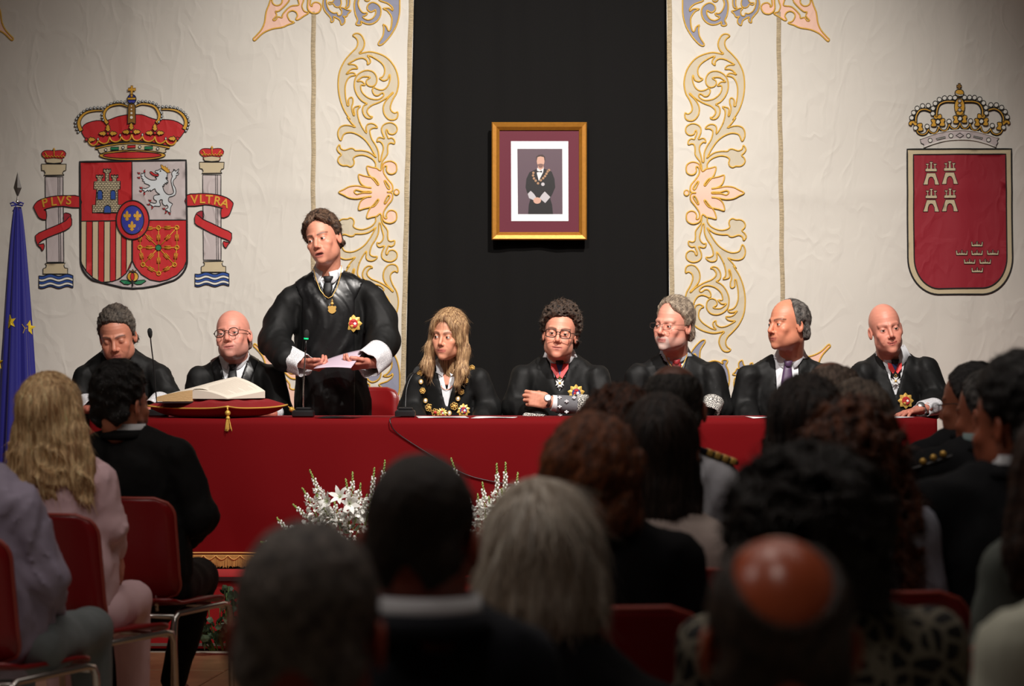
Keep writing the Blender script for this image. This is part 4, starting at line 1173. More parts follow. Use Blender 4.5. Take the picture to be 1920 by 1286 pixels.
def head_cols(o):
    base = np.array(srgb(*o.get('skin', (205, 148, 122)))) * 1.12
    browc = np.array(srgb(*o.get('browc', (70, 50, 40)))); lipc = np.array(srgb(*o.get('lip', (176, 104, 96))))
    stub = o.get('stubble', 0.0); stubc = np.array(srgb(*o.get('stubc', (120, 100, 92))))
    def c(p):
        x, y, z = [np.asarray(a, float) for a in p]; ax = np.abs(x)
        n = len(x); C = np.tile(base, (n, 1))
        mot = 1 + 0.025 * wav(p, (40, 40, 40), 5, 5)
        C = C * mot[:, None]; C = C * np.array([1.0, 0.97, 0.95])
        def mix(mask, colr, a=1.0):
            k = np.clip(mask, 0, 1)[:, None] * a
            C[:] = C * (1 - k) + colr * k
        red = base * np.array([1.05, 0.72, 0.68])
        mix(np.exp(-((ax - 0.045) ** 2 + (z + 0.032) ** 2) / 0.0004) * (y < -0.03), red, 0.28)
        mix(np.exp(-((ax) ** 2 + (z + 0.034) ** 2) / 0.0002) * (y < -0.09), red, 0.4)
        mix((ax > 0.076) * 1.0, red, 0.25)
        # beard shadow
        bz = np.clip((-0.045 - z - 0.10 * np.maximum(0, -(y + 0.02)) * 0 + (ax > 0.03) * 0.0) / 0.01, 0, 1) * (y < 0.0) * (z > -0.125)
        bz = bz * np.clip(((-0.050) - z + np.clip((ax - 0.02) * 0.7, 0, 0.03)) / 0.010, 0, 1)
        if stub: mix(bz * (0.85 + 0.15 * wav(p, (200, 200, 200), 9, 5)), stubc, stub)
        if o.get('goatee'):
            g = (ax < 0.036) * (z < -0.048) * (z > -0.122) * (y < -0.045)
            g = g * ~((ax < 0.022) & (np.abs(z + 0.067) < 0.010)) * ~((ax > 0.03) & (z > -0.056))
            mix(g * (0.8 + 0.2 * wav(p, (300, 300, 100), 4, 5)), np.array(srgb(*o['goatee'])), 0.72)
        # lips
        sm = o.get('smile', 0.0); op = o.get('mouth', 0.0)
        zm = z - sm * 0.006 * (ax / 0.025) ** 2
        lip = (ax < 0.0235 * (1 - 0.2 * op)) * (zm < -0.0575 - 0.1 * ax) * (zm > -0.0765 - 0.010 * op + 0.18 * ax) * (y < -0.080)
        mix(lip * 1.0, lipc, 0.8)
        inner = (ax < 0.020) * (np.abs(zm + 0.0663 + 0.004 * op) < 0.0011 + 0.0062 * op - 0.05 * ax) * (y < -0.07)
        mix(inner * 1.0, np.array(srgb(60, 22, 22)), 0.9)
        # brows, lashes
        bc = 0.0185 + 0.006 * np.sin(np.clip((ax - 0.010) / 0.042, 0, 1) * PI * 0.75)
        bw = 0.0042 * (1 - 0.4 * np.clip((ax - 0.03) / 0.025, 0, 1))
        br = (ax > 0.010) * (ax < 0.053) * np.clip(1.6 - np.abs(z - bc) / bw, 0, 1) * (y < -0.045)
        mix(br, browc, o.get('browa', 0.8))
        ey = ((ax - 0.0315) / 0.0150) ** 2 + ((z - 0.0028) / 0.0046) ** 2
        mix(np.clip(1.3 - ey, 0, 1) * (z > 0.0015) * (y < -0.06) , base * 0.45, 0.55)
        ey2 = ((ax - 0.0315) / 0.016) ** 2 + ((z + 0.008) / 0.006) ** 2
        mix(np.clip(1.3 - ey2, 0, 1) * (y < -0.06), base * np.array([0.80, 0.70, 0.72]), 0.5)
        # shaved hair shadow
        if 'shadow' in o:
            zl = hairline(o['shadow'][0])(x, y)
            k = np.clip((z - zl) / 0.008, 0, 1) * (ax < 0.079)
            if len(o['shadow']) > 2: k = k * np.clip((hairline(o['shadow'][2])(x, y) - z) / 0.012, 0, 1)
            mix(k, np.array(srgb(*o['shadow'][1])), 0.6)
        return np.clip(C, 0, 1)
    return c

def hairline(tab):
    """tab: list of (degrees from the front, z); mirrored unless negative degrees are given"""
    xs = [t[0] for t in tab]; zs = [t[1] for t in tab]
    sgn = min(xs) < 0
    def g(x, y):
        th = np.degrees(np.arctan2(x, -(y - 0.01)))
        if not sgn: th = np.abs(th)
        return np.interp(th, xs, zs)
    return g

def hair_fn(h):
    """h: dict(low=table, high=table or None, t=thickness top, ts=sides, curl, freq, seed)"""
    lowf = hairline(h['low']); highf = hairline(h['high']) if h.get('high') else None
    t, ts, tb = h.get('t', 0.014), h.get('ts', 0.008), h.get('tb', 0.012)
    ww = h.get('w', 1.0); fr = h.get('freq', (90, 14, 40)); am = h.get('amp', 0.0022); sd = h.get('seed', 1)
    off = h.get('off', (0, 0, 0))
    def f(p):
        x, y, z = p
        d = d_ell((x / ww, y, z), (off[0], 0.014 + tb * 0.3 + off[1], 0.032 + t * 0.5 + off[2]), (0.0755 + ts, 0.098 + tb * 0.7, 0.090 + t * 0.75))
        d = smin(d, d_ell((np.abs(x) / ww, y, z), (0.040, 0.035, -0.035), (0.036 + ts, 0.050 + tb, 0.05)), 0.02) if h.get('nape', True) else d
        for (a, b_, ra, rb_) in h.get('extra', ()):
            d = smin(d, d_cap(p, a, b_, ra, rb_), h.get('ek', 0.015))
        n = wav(p, fr, sd, 8) * am
        if h.get('curl'):
            cw = (np.clip((h['curlz'] - z) / 0.08, 0, 1) if 'curlz' in h else 1.0)
            n = n + (np.abs(wav(p, (h['curl'],) * 3, sd + 3, 7)) - 0.6) * h.get('camp', 0.004) * cw
        zl = lowf(x, y)
        d = d + n
        if h.get('taper', True): d = d + (t * 0.75 + 0.004) * np.clip(1 - (z - zl) / 0.030, 0, 1) ** 1.5 * (z > -0.02)
        e = (zl - z) * 0.8
        e = e + 0.0025 * wav(p, (60, 60, 15), sd + 7, 5)
        d = smax(d, e, 0.006)
        if highf is not None: d = smax(d, (z - highf(x, y)) * 0.8 + 0.002 * wav(p, (60, 60, 30), sd + 8, 5), 0.008)
        if h.get('longcut') is not None:
            d = smax(d, h['longcut'](p), 0.01)
        return d
    return f

def hair_cols(c1, c2, fr=(120, 12, 50), seed=2, pw=1.0):
    a = np.array(srgb(*c1)); b_ = np.array(srgb(*c2))
    def c(p):
        p = [np.asarray(q, float) for q in p]
        k = np.clip(0.5 + 0.35 * wav(p, fr, seed, 8) + 0.2 * wav(p, tuple(2.3 * q for q in fr), seed + 1, 6), 0, 1)[:, None] ** pw
        return a * (1 - k) + b_ * k
    return c

def HM(c, yaw, pitch, roll, s, sw=1.0):
    """head frame to world; angles in degrees. yaw > 0 turns to picture left, pitch > 0 looks down, roll > 0 raises the picture-right side"""
    R = Matrix.Rotation(math.radians(-yaw), 4, 'Z') @ Matrix.Rotation(math.radians(-roll), 4, 'Y') @ Matrix.Rotation(math.radians(pitch), 4, 'X')
    return Matrix.Translation(c) @ R @ Matrix.Diagonal((s * sw, s, s, 1))

# ---- a hand: local frame, wrist at the origin, fingers +z, palm faces -y, thumb at +x
def hand_parts(M, curls=(30, 35, 38, 42), spread=3, thumb=(40, 25), skin=(200, 145, 120), res=0.0034, left=False, arm=None, length=1.0):
    def f(p):
        x, y, z = p
        if left: x = -x
        p = (x, y, z)
        d = d_box(p, (0.000, 0.0, 0.048), (0.040, 0.0125, 0.044), 0.012)
        d = smin(d, d_ell(p, (0.0, 0, 0.004), (0.027, 0.018, 0.03)), 0.02)
        d = smin(d, d_ell(p, (0.026, -0.010, 0.030), (0.016, 0.014, 0.028)), 0.015)
        base = [(0.0305, 0.088, 0.072), (0.0105, 0.093, 0.080), (-0.0105, 0.090, 0.074), (-0.0300, 0.080, 0.058)]
        for i, (bx, bz, L_) in enumerate(base):
            cu = math.radians(curls[i]); a = math.radians((1.5 - i) * spread)
            pt = Vector((bx, 0.0, bz)); r = (0.0098, 0.0100, 0.0095, 0.0084)[i]
            dirv = 0.0; segs = (0.46, 0.30, 0.24); an = 0.25 * cu
            for k, sg in enumerate(segs):
                an += cu * (0.75, 1.0, 0.7)[k] if k else cu * 0.5
                v = Vector((math.sin(a) * math.cos(an), -math.sin(an), math.cos(an) * math.cos(a))) * L_ * sg
                d = smin(d, d_cap(p, pt, pt + v, r * (1 - 0.09 * k), r * (0.94 - 0.09 * k)), 0.0035 if k else 0.006)
                pt = pt + v
        ta = math.radians(thumb[0]); tc_ = math.radians(thumb[1])
        pt = Vector((0.028, -0.006, 0.018))
        for k, L_ in enumerate((0.040, 0.032, 0.026)):
            a = ta - 0.30 * k
            v = Vector((math.sin(a) * math.cos(tc_), -math.sin(tc_ + 0.15 * k), math.cos(a) * math.cos(tc_))) * L_
            d = smin(d, d_cap(p, pt, pt + v, (0.0135, 0.0112, 0.0105)[k], (0.0115, 0.0105, 0.0088)[k]), 0.006)
            pt = pt + v
        if arm: d = smin(d, d_cap(p, (0, 0, 0), (0, 0, -arm), 0.026, 0.034, 0.8), 0.015)
        return d
    V, Q = surface_nets(f, (-0.085, -0.10, -(arm or 0.03) - 0.03), (0.085, 0.05, 0.20), res)
    base = np.array(srgb(*skin)); C = np.tile(base, (len(V), 1)) * (1 + 0.06 * wav((V[:, 0], V[:, 1], V[:, 2]), (60, 60, 60), 3, 5))[:, None]
    tip = np.clip((V[:, 2] - 0.14) / 0.03, 0, 1)[:, None] * 0.25
    C = C * (1 - tip) + base * np.array([1.05, 0.8, 0.78]) * tip
    return xform(V, M), (Q[:, ::-1] if (Matrix(M).to_3x3().determinant() < 0) else Q), np.clip(C, 0, 1)

def hand_frame(wrist, finger_dir, palm_dir, s=1.0, thumb_side=None):
    z = Vector(finger_dir).normalized(); y = -Vector(palm_dir); y = (y - z * y.dot(z)).normalized(); x = y.cross(z)
    M = Matrix((x, y, z)).transposed().to_4x4()
    return Matrix.Translation(wrist) @ M @ Matrix.Scale(s, 4)

def eyes(M, parent, o):
    """eyeballs: white with iris; a part of the body, small"""
    look = o.get('look', (0, 0)); lids = o.get('lids', 0)
    for sx in (-1, 1):
        c = Vector((sx * 0.0315 * o.get('w', 1.0), -0.0737, -0.0003))
        b = MB(); b.sphere(c, 0.0128, 14, 10)
        d = Vector((look[0], -1, look[1])).normalized()
        ic = c + d * 0.0128
        x = d.orthogonal().normalized(); y = d.cross(x)
        b.mi = 1
        ring = []
        vs = [c + d * 0.0135]
        for k in range(12):
            a = 2 * PI * k / 12
            vs.append(c + (d * math.cos(0.47) + (x * math.cos(a) + y * math.sin(a)) * math.sin(0.47)) * 0.0132)
        b.add(vs, [(0, 1 + k, 1 + (k + 1) % 12) for k in range(12)])
        b.v = [tuple(M @ Vector(v)) for v in b.v]
        b.build('eyeball', [M_eyew, M_iris], parent)

def spectacles(M, parent, style, mt, o):
    w_ = o.get('w', 1.0)
    y0 = -0.108; b = MB(); T = lambda v: M @ Vector(v)
    rx, rz, sq = style
    rims = []
    for sx in (-1, 1):
        pts = []
        for k in range(24):
            a = 2 * PI * k / 24
            cx, sz = math.cos(a), math.sin(a)
            e = 2 / sq
            ux = math.copysign(abs(cx) ** e, cx) * rx; uz = math.copysign(abs(sz) ** e, sz) * rz
            pts.append(T((sx * (0.033 * w_) + ux, y0 + 0.10 * abs(sx * 0.033 + ux) ** 1.6 * 2, -0.002 + uz)))
        rims.append(pts)
    gr = empty('spectacles', (0, 0, 0)); gr.parent = parent; gr.matrix_parent_inverse = world_of(parent).inverted()
    r = o.get('rim', 0.0019)
    for pts in rims:
        b = MB(); b.tube(pts, r, 6, closed=True); b.build('rim', mt, gr)
        l = MB(); l.add([tuple(p) for p in pts], [tuple(range(24))])
    b = MB(); b.tube([T((-0.012 * w_, y0 + 0.001, 0.004)), T((0, y0 - 0.003, 0.007)), T((0.012 * w_, y0 + 0.001, 0.004))], r, 6); b.build('bridge', mt, gr)
    for sx in (-1, 1):
        b = MB(); b.tube([T((sx * (0.033 * w_ + rx), y0 + 0.010, 0.006)), T((sx * 0.0690 * w_, -0.075, 0.007)), T((sx * 0.0775 * w_, -0.02, 0.008)), T((sx * 0.080 * w_, 0.012, 0.0))], r * 0.9, 5); b.build('temple', mt, gr)
    return gr

# ---- garments
def folds(p, amp, seed, f=(11, 11, 4.5)):
    q = (p[0] + 0.05 * np.sin(p[2] * 14 + seed), p[1], p[2] + 0.05 * np.sin(p[0] * 11 + seed)); p = q
    n = wav(p, f, seed, 7)
    r = 1 - np.abs(wav(p, (f[0] * 0.8, f[1] * 0.8, f[2] * 0.7), seed + 11, 6))
    return amp * (0.5 * n - 1.3 * np.clip(r - 0.45, 0, 1) - 0.9 * np.clip(1 - np.abs(wav(p, (f[0] * 1.7, f[1] * 1.7, f[2] * 1.4), seed + 23, 6)) - 0.5, 0, 1))

def torso_fn(N, L, R, hip, depth=0.13, hw=None, seed=0, famp=0.005, inflate=0.0, arms=None, sh=0.062, back=0.0, chest_fwd=0.0, ff=(11, 11, 4.5)):
    """N neck base, L/R shoulder points, hip centre; arms: list of [(pt, r), ...] chains"""
    N, L, R, hip = Vector(N), Vector(L), Vector(R), Vector(hip)
    mid = (L + R) / 2; halfw = (R - L).length / 2
    hw = hw or halfw * 0.92
    def f(p):
        ch = mid + (hip - mid) * 0.28 + Vector((0, chest_fwd, 0))
        up = (mid - hip)
        d = d_cap(p, N + Vector((0, 0.01, -0.02)), L, 0.066 + inflate, sh + inflate)
        d = smin(d, d_cap(p, N + Vector((0, 0.01, -0.02)), R, 0.066 + inflate, sh + inflate), 0.03)
        ang = math.atan2((R - L).y, (R - L).x)
        c, s = math.cos(ang), math.sin(ang); Rz = ((c, -s, 0), (s, c, 0), (0, 0, 1))
        d = smin(d, d_ell(p, ch, (halfw * 0.96 + inflate, depth + inflate, 0.23), Rz), 0.05)
        bl = mid + (hip - mid) * 0.75
        d = smin(d, d_ell(p, bl, (hw + inflate, depth * 1.05 + inflate, 0.26), Rz), 0.06)
        if back: d = smin(d, d_ell(p, mid + (hip - mid) * 0.15 + Vector((0, back, 0)), (halfw * 0.7, 0.10, 0.14), Rz), 0.05)
        if arms:
            for ch_ in arms:
                for i in range(len(ch_) - 1):
                    d = smin(d, d_cap(p, ch_[i][0], ch_[i + 1][0], ch_[i][1] + inflate, ch_[i + 1][1] + inflate), 0.022)
        if famp: d = d + folds(p, famp, seed, ff)
        return d
    return f

def bounds(pts, m=0.14):
    a = np.array([list(q) for q in pts]); return a.min(0) - m, a.max(0) + m

def collar(parent, c, yaw, r, h, mt, tips=True, fT=None, name='shirt_collar', tilt=0.25, sx=1.0, tipl=0.055, spread=0.5, gap=0.10, flare=1.0):
    """folded shirt collar round the neck; c centre of the band at its lower edge, yaw in degrees (0 = front to -y)"""
    b = MB(); n = 28; vs = []; fs = []
    R_ = Matrix.Rotation(math.radians(-yaw), 4, 'Z')
    for i in range(n + 1):
        t = i / n; a = gap + (2 * PI - 2 * gap) * t   # from front right round the back to front left
        fr = math.cos(a)                 # 1 front, -1 back
        front = max(0, fr)
        zt = h * (1 - tilt * max(0, fr))
        rr = r
        tipk = max(0, (fr - 0.55) / 0.45) if tips else 0
        zb = 0.0 - tipl * tipk ** 1.5 * 0.8
        ro = rr + (0.012 + 0.014 * (1 - front)) * flare + 0.006
        def pt(rad, z, push=0.0):
            v = Vector((math.sin(a) * rad * sx, -math.cos(a) * rad - push, z)); return Vector(c) + R_ @ v
        s_ = spread * tipk * 0.03 * (1 if a < PI else -1)
        o_ = R_ @ Vector((s_, -0.012 * tipk, 0))
        low = pt(ro, zb, 0.0) + o_
        if fT is not None and front > 0.15:
            ys = ray_y(fT, low.x, low.z, c[1] - 0.30, c[1] + 0.1)
            if ys is not None: low.y = min(low.y, ys + 0.002)
        vs += [pt(rr, -0.01), pt(rr * 0.99, zt), pt(rr + 0.004, zt + 0.002), low]
    for i in range(n):
        for k in range(3):
            a_ = i * 4 + k; fs.append((a_, a_ + 4, a_ + 5, a_ + 1))
    b.add(vs, fs); o = b.build(name, mt, parent); solid(o, 0.0022)
    return o

def tie(parent, fy, xz, wid, mt, off=0.006, name='tie', knot=(0.017, 0.030)):
    """xz: list of (x, z) down the middle; fy(x, z) -> surface y"""
    b = MB(); n = len(xz); vs = []; fs = []
    for i, (x, z) in enumerate(xz):
        w_ = wid[i]; y = fy(x, z)
        for (k, o_) in ((-1, 0.0), (-0.55, 0.005), (0, 0.007), (0.55, 0.005), (1, 0.0)):
            vs.append((x + k * w_, y - off - o_, z))
    for i in range(n - 1):
        for k in range(4):
            a = i * 5 + k; fs.append((a, a + 5, a + 6, a + 1))
    b.add(vs, fs)
    o = b.build(name, mt, parent); solid(o, 0.003)
    x, z = xz[0]; y = fy(x, z)
    k = MB(); kw, kh = knot
    ring = []
    for (zz, ww_, dd) in ((kh * 0.5, kw * 1.15, 0.008), (kh * 0.3, kw * 1.2, 0.013), (-kh * 0.2, kw * 0.85, 0.013), (-kh * 0.5, kw * 0.62, 0.009)):
        for j in range(10):
            a = 2 * PI * j / 10; ring.append((x + math.cos(a) * ww_, y - off - 0.008 + math.sin(a) * dd, z + zz))
    k.add(ring, [(i * 10 + j, i * 10 + (j + 1) % 10, (i + 1) * 10 + (j + 1) % 10, (i + 1) * 10 + j) for i in range(3) for j in range(10)] + [tuple(range(9, -1, -1)), tuple(range(30, 40))])
    k.build('tie_knot', mt, parent)
    return o

def cuff(parent, a, b_, ra, rb, mt, name='lace_cuff', sq=0.8, wav_=0.0, n=28, th=0.003, up=(0, 0, 1)):
    """open sleeve from a to b_"""
    a, b_ = Vector(a), Vector(b_); t = (b_ - a).normalized(); u = Vector(up) - t * Vector(up).dot(t); u.normalize(); v = t.cross(u)
    vs = []; fs = []; m = 8
    for i in range(m + 1):
        k = i / m; c = a + (b_ - a) * k; r = ra + (rb - ra) * k
        for j in range(n):
            an = 2 * PI * j / n
            rr = r * (1 + wav_ * k * math.sin(an * 5 + 1))
            vs.append(c + v * math.cos(an) * rr + u * math.sin(an) * rr * sq)
    for i in range(m):
        for j in range(n):
            l = (j + 1) % n; fs.append((i * n + j, (i + 1) * n + j, (i + 1) * n + l, i * n + l))
    me = mesh(name, vs, fs); o = link(name, me, parent, mt); solid(o, th)
    return o

def star_badge(parent, c, n_, r, field, name='star_badge', pts_=8, tilt=0):
    """embroidered or enamelled star on the chest; n_ = surface normal"""
    n_ = Vector(n_).normalized(); u = Vector((0, 0, 1)); u = (u - n_ * u.dot(n_)).normalized(); v = u.cross(n_)
    c = Vector(c) + n_ * 0.002
    g = MB(); vs = [c + n_ * 0.006]; k = pts_ * 4
    for i in range(k):
        a = 2 * PI * i / k; rr = r * (1.0, 0.86, 0.74, 0.86)[i % 4]
        vs.append(c + (u * math.cos(a) + v * math.sin(a)) * rr)
    b0 = len(vs)
    for i in range(k): vs.append(vs[1 + i] - n_ * 0.004)
    fs = [(0, 1 + i, 1 + (i + 1) % k) for i in range(k)] + [(1 + i, b0 + i, b0 + (i + 1) % k, 1 + (i + 1) % k) for i in range(k)]
    g.add(vs, fs); o = g.build(name, M_gilt, parent, smooth=False)
    def disc(nm, rad, h, m_, sc_=(1, 1), dx=0, dz=0, seg=16):
        b = MB(); cc = c + n_ * h + v * dx + u * dz
        vs = [cc + n_ * 0.001] + [cc + (u * math.cos(2 * PI * i / seg) * sc_[1] + v * math.sin(2 * PI * i / seg) * sc_[0]) * rad for i in range(seg)]
        vs += [q - n_ * 0.004 for q in vs[1:]]
        b.add(vs, [(0, 1 + i, 1 + (i + 1) % seg) for i in range(seg)] + [(1 + i, 1 + seg + i, 1 + seg + (i + 1) % seg, 1 + (i + 1) % seg) for i in range(seg)])
        return b.build(nm, m_, o, smooth=False)
    disc('enamel_disc', r * 0.50, 0.0065, field)
    sw = r * 0.17
    for (dx, dz, m_) in ((-sw, -sw * 0.2, M_enamr), (sw, -sw * 0.2, M_enamw), (-sw, -sw * 1.7, M_gilt), (sw, -sw * 1.7, M_enamr)):
        disc('shield_quarter', sw * 1.15, 0.009, m_, (1, 1), dx, dz, 4)
    disc('shield_crown', sw * 1.3, 0.009, M_enamr, (1.2, 0.7), 0, sw * 1.7, 10)
    return o

def cross_medal(parent, c, r, mt=None, name='cross_medal'):
    c = Vector(c); g = MB()
    for k in range(4):
        a = k * PI / 2
        R_ = lambda x, z: (c.x + x * math.cos(a) - z * math.sin(a), c.z + x * math.sin(a) + z * math.cos(a))
        pts = [R_(-0.12 * r, 0.12 * r), R_(-0.62 * r, 1.0 * r), R_(0, 0.72 * r), R_(0.62 * r, 1.0 * r), R_(0.12 * r, 0.12 * r)]
        g.poly(pts, 0, 0.003, lambda x, z, t: (x, c.y - t, z))
    o = g.build(name, mt or M_enamw, parent, smooth=False)
    d = MB(); d.sphere((c.x, c.y - 0.004, c.z), (r * 0.3, 0.003, r * 0.3), 12, 8); d.build('medal_centre', M_chain, o)
    h = MB(); h.tube([(c.x + 0.22 * r * math.cos(t), c.y - 0.001, c.z + 1.25 * r + 0.3 * r * math.sin(t)) for t in np.linspace(0, 2 * PI, 12, endpoint=False)], 0.0012, 5, closed=True)
    h.build('medal_ring', M_chain, o)
    return o

def strands(parent, cols, M, n=1200, L_=0.022, wid=0.0007, lift=0.0025, comb=(0.0, 0.7, -0.35), side=0.5, jit=0.35, seg=3, seed=1, name='strands', down=0.0, keep=None, bright=0.30, curv=6.5):
    """fine blades of hair laid over the hair mesh; comb is the local combing direction"""
    me = parent.data; nv = len(me.vertices)
    co = np.empty(nv * 3, f4); me.vertices.foreach_get('co', co); co = co.reshape(-1, 3)
    no = np.empty(nv * 3, f4); me.vertices.foreach_get('normal', no); no = no.reshape(-1, 3)
    Mi = np.array(M.inverted()); A = np.array(M)[:3, :3]
    loc = co @ Mi[:3, :3].T + Mi[:3, 3]
    rng = np.random.RandomState(seed)
    ok = np.nonzero((no * (A @ np.array([0, 0, 1.0]))).sum(1) > -0.6)[0]
    if keep is not None: ok = ok[keep(loc[ok])]
    if len(ok) == 0: return None
    idx = rng.choice(ok, n)
    p = co[idx] + (rng.rand(n, 3) - .5) * 0.003; nn = no[idx]; lp = loc[idx]
    d = np.tile(np.array(comb, float), (n, 1))
    d[:, 0] += side * np.sign(lp[:, 0]) * np.minimum(np.abs(lp[:, 0]) / 0.05, 1)
    d[:, 2] -= down * np.clip(1 - (lp[:, 2] - 0.02) / 0.09, 0, 1.5)
    d += rng.normal(size=(n, 3)) * jit
    d = d @ A.T
    d -= nn * (d * nn).sum(1)[:, None]; d /= np.linalg.norm(d, axis=1)[:, None] + 1e-6
    b = np.cross(d, nn)
    Ls = L_ * rng.uniform(0.5, 1.4, n); lf = lift * rng.uniform(0.0, 1.6, n)
    bend = rng.normal(size=n) * 0.25
    V = []; 
    for k in range(seg + 1):
        t = k / seg
        c = p + d * (Ls * t)[:, None] + nn * (lf * math.sin(t * PI * 0.6) + 0.0004 - (Ls * t) ** 2 * curv)[:, None] + b * (bend * Ls * t * t)[:, None]
        w_ = wid * (1 - 0.85 * t)
        V.append(c - b * w_); V.append(c + b * w_)
    V = np.stack(V, 1).reshape(-1, 3)
    m = 2 * (seg + 1); Qs = []
    base = np.arange(n) * m
    for k in range(seg):
        Qs.append(np.stack([base + 2 * k, base + 2 * k + 1, base + 2 * k + 3, base + 2 * k + 2], 1))
    Qd = np.concatenate(Qs)
    C = cols((lp[:, 0], lp[:, 1], lp[:, 2])) * (1 + bright * rng.normal(size=n))[:, None]
    C = np.repeat(np.clip(C, 0.001, 1), m, axis=0)
    o = link(name, np_mesh(name, V, Qd, C), parent, M_strand); o['kind'] = 'stuff'
    return o
# ------------------------------------------------------------------ chairs
M_shell = mat('red_chair_shell', srgb(128, 14, 18), 0.32, bump=0.03, bscale=30, spec=0.5)
M_shelle = mat('chair_shell_edge', srgb(150, 60, 50), 0.35)
M_chrome = mat('chrome_tube', srgb(205, 200, 195), 0.18, metal=0.95)
M_rubber = mat('black_rubber', (0.01, 0.01, 0.01), 0.7)

def rounded_panel(wd, ht, r, nu=12, nv=10):
    """grid over a rounded rectangle in [-1,1]^2 -> (u, v)"""
    pts = []
    for j in range(nv + 1):
        v = -1 + 2 * j / nv
        y = v * ht / 2
        dy = max(0, abs(y) - (ht / 2 - r))
        half = wd / 2 - r + math.sqrt(max(r * r - dy * dy, 0)) if dy > 0 else wd / 2
        for i in range(nu + 1):
            u = -1 + 2 * i / nu
            pts.append((u * half, y))
    return pts
def make_chair():
    root = empty('stacking_chair', (0, 0, 0))
    # back shell, curved round the sitter
    nu, nv = 12, 22
    pts = rounded_panel(0.47, 0.36, 0.065, nu, nv)
    vs = []
    for (x, z) in pts:
        cv = 0.055 * (x / 0.235) ** 2
        low = max(0, (-0.10 - z) / 0.08)
        vs.append((x, -0.235 + cv - 0.05 * (z / 0.36) + 0.03 * low ** 1.5, 0.655 + z))
    fs = [(j * (nu + 1) + i, j * (nu + 1) + i + 1, (j + 1) * (nu + 1) + i + 1, (j + 1) * (nu + 1) + i) for j in range(nv) for i in range(nu)]
    me = mesh('backrest', vs, fs); o = link('backrest', me, root, M_shell); solid(o, 0.010)
    rim = [vs[i] for i in range(nu + 1)] + [vs[(j) * (nu + 1) + nu] for j in range(1, nv)] + [vs[nv * (nu + 1) + nu - i] for i in range(nu + 1)] + [vs[(nv - j) * (nu + 1)] for j in range(1, nv)]
    b = MB(); b.tube(rim, 0.0065, 6, closed=True); b.build('rim', M_shelle, o)
    pts = rounded_panel(0.46, 0.44, 0.06, nu, nv)
    vs = [(x, y, 0.447 + 0.012 * (x / 0.23) ** 2 - 0.02 * max(0, (y - 0.12) / 0.1) ** 2 + 0.02 * max(0, (-0.13 - y) / 0.08)) for (x, y) in pts]
    me = mesh('seat', vs, fs); o = link('seat', me, root, M_shell); solid(o, 0.012)
    r = 0.011
    for s in (-1, 1):
        x = s * 0.235
        b = MB()
        def bend(p, q, rr, k=5): return []
        pathp = [(x, -0.21, 0.0), (x, -0.20, 0.38), (x, -0.195, 0.41), (x, -0.175, 0.425), (x, 0.15, 0.43), (x, 0.185, 0.425), (x, 0.20, 0.40), (x, 0.225, 0.0)]
        b.tube(pathp, r, 8); b.build('side_frame', M_chrome, root)
        for (yy) in (-0.21, 0.225):
            f = MB(); f.tube([(x, yy, 0.0), (x, yy, 0.02)], 0.014, 8); f.build('foot_cap', M_rubber, root)
        b = MB(); b.tube([(x * 0.6, -0.16, 0.43), (x * 0.6, -0.165, 0.46), (x * 0.6, -0.170, 0.52), (x * 0.6, -0.185, 0.57)], 0.007, 7); b.build('back_support', M_chrome, root)
    b = MB(); b.tube([(-0.235, -0.185, 0.415), (0.235, -0.185, 0.415)], 0.009, 8); b.build('cross_bar', M_chrome, root)
    b = MB(); b.tube([(-0.235, 0.17, 0.42), (0.235, 0.17, 0.42)], 0.009, 8); b.build('cross_bar', M_chrome, root)
    return root
def copy_tree(o, parent=None):
    c = o.copy(); col.objects.link(c)
    if parent is not None: c.parent = parent
    for ch in list(o.children): copy_tree(ch, c)
    return c
chair0 = make_chair(); _used = [False]
def place_chair(x, y, rot, label, group, z=0.0, s=1.0):
    o = chair0 if not _used[0] else copy_tree(chair0)
    _used[0] = True
    o.location = (x, y, z); o.rotation_euler = (0, 0, math.radians(rot)); o.scale = (s, s, s)
    tag(o, label, 'chair', group)
    return o
# ------------------------------------------------------------------ people on the stage
def Q(px, py, D=12.2): return P(px, py, D)

def person(label, at, group='people seated along the stage table'):
    return empty('person', (at[0], at[1], ZS), label, 'person', group)

def add_head(root, hc, D, yaw, pitch, roll, s, o, N, hands=(), sw=1.0, res=0.0036, inner=None):
    M = HM(P(hc[0], hc[1], D), yaw, pitch, roll, s, sw)
    nl = M.inverted() @ Vector(N); o = dict(o); o['neck_to'] = (nl.x, nl.y, nl.z)
    r = 0.115
    V, Qd = surface_nets(head_fn(o), (-0.105 - max(0, -nl.x), -0.13, min(-0.14, nl.z - 0.03)), (0.105 + max(0, nl.x), 0.14 + max(0, nl.y), 0.14), res)
    C = head_cols(o)((V[:, 0], V[:, 1], V[:, 2]))
    parts = [(xform(V, M), Qd, C)] + list(hands)
    if inner is not None:       # the trunk and arms under the clothes
        n_, l_, r_, h_, ar = inner
        ar = [[(Vector(q[0]), .030) for q in ch] + [(Vector(ex), .024)] for ch, ex in ar]
        fi = torso_fn(n_, l_, r_, h_, depth=.085, sh=.030, famp=0, arms=ar, hw=.12)
        lo, hi = bounds([n_, l_, r_, h_] + [q[0] for ch in ar for q in ch], .12)
        Vi, Qi = surface_nets(lambda p: np.maximum(fi(p), 0.0 * p[0] - 1) if False else fi(p) + .012, lo, hi, .014)
        parts.append((Vi, Qi, np.tile(np.array(srgb(*o.get('skin', (205, 148, 122)))), (len(Vi), 1))))
    b = join_parts('body', parts, M_skin, root)
    eyes(M, b, o)
    return M, b

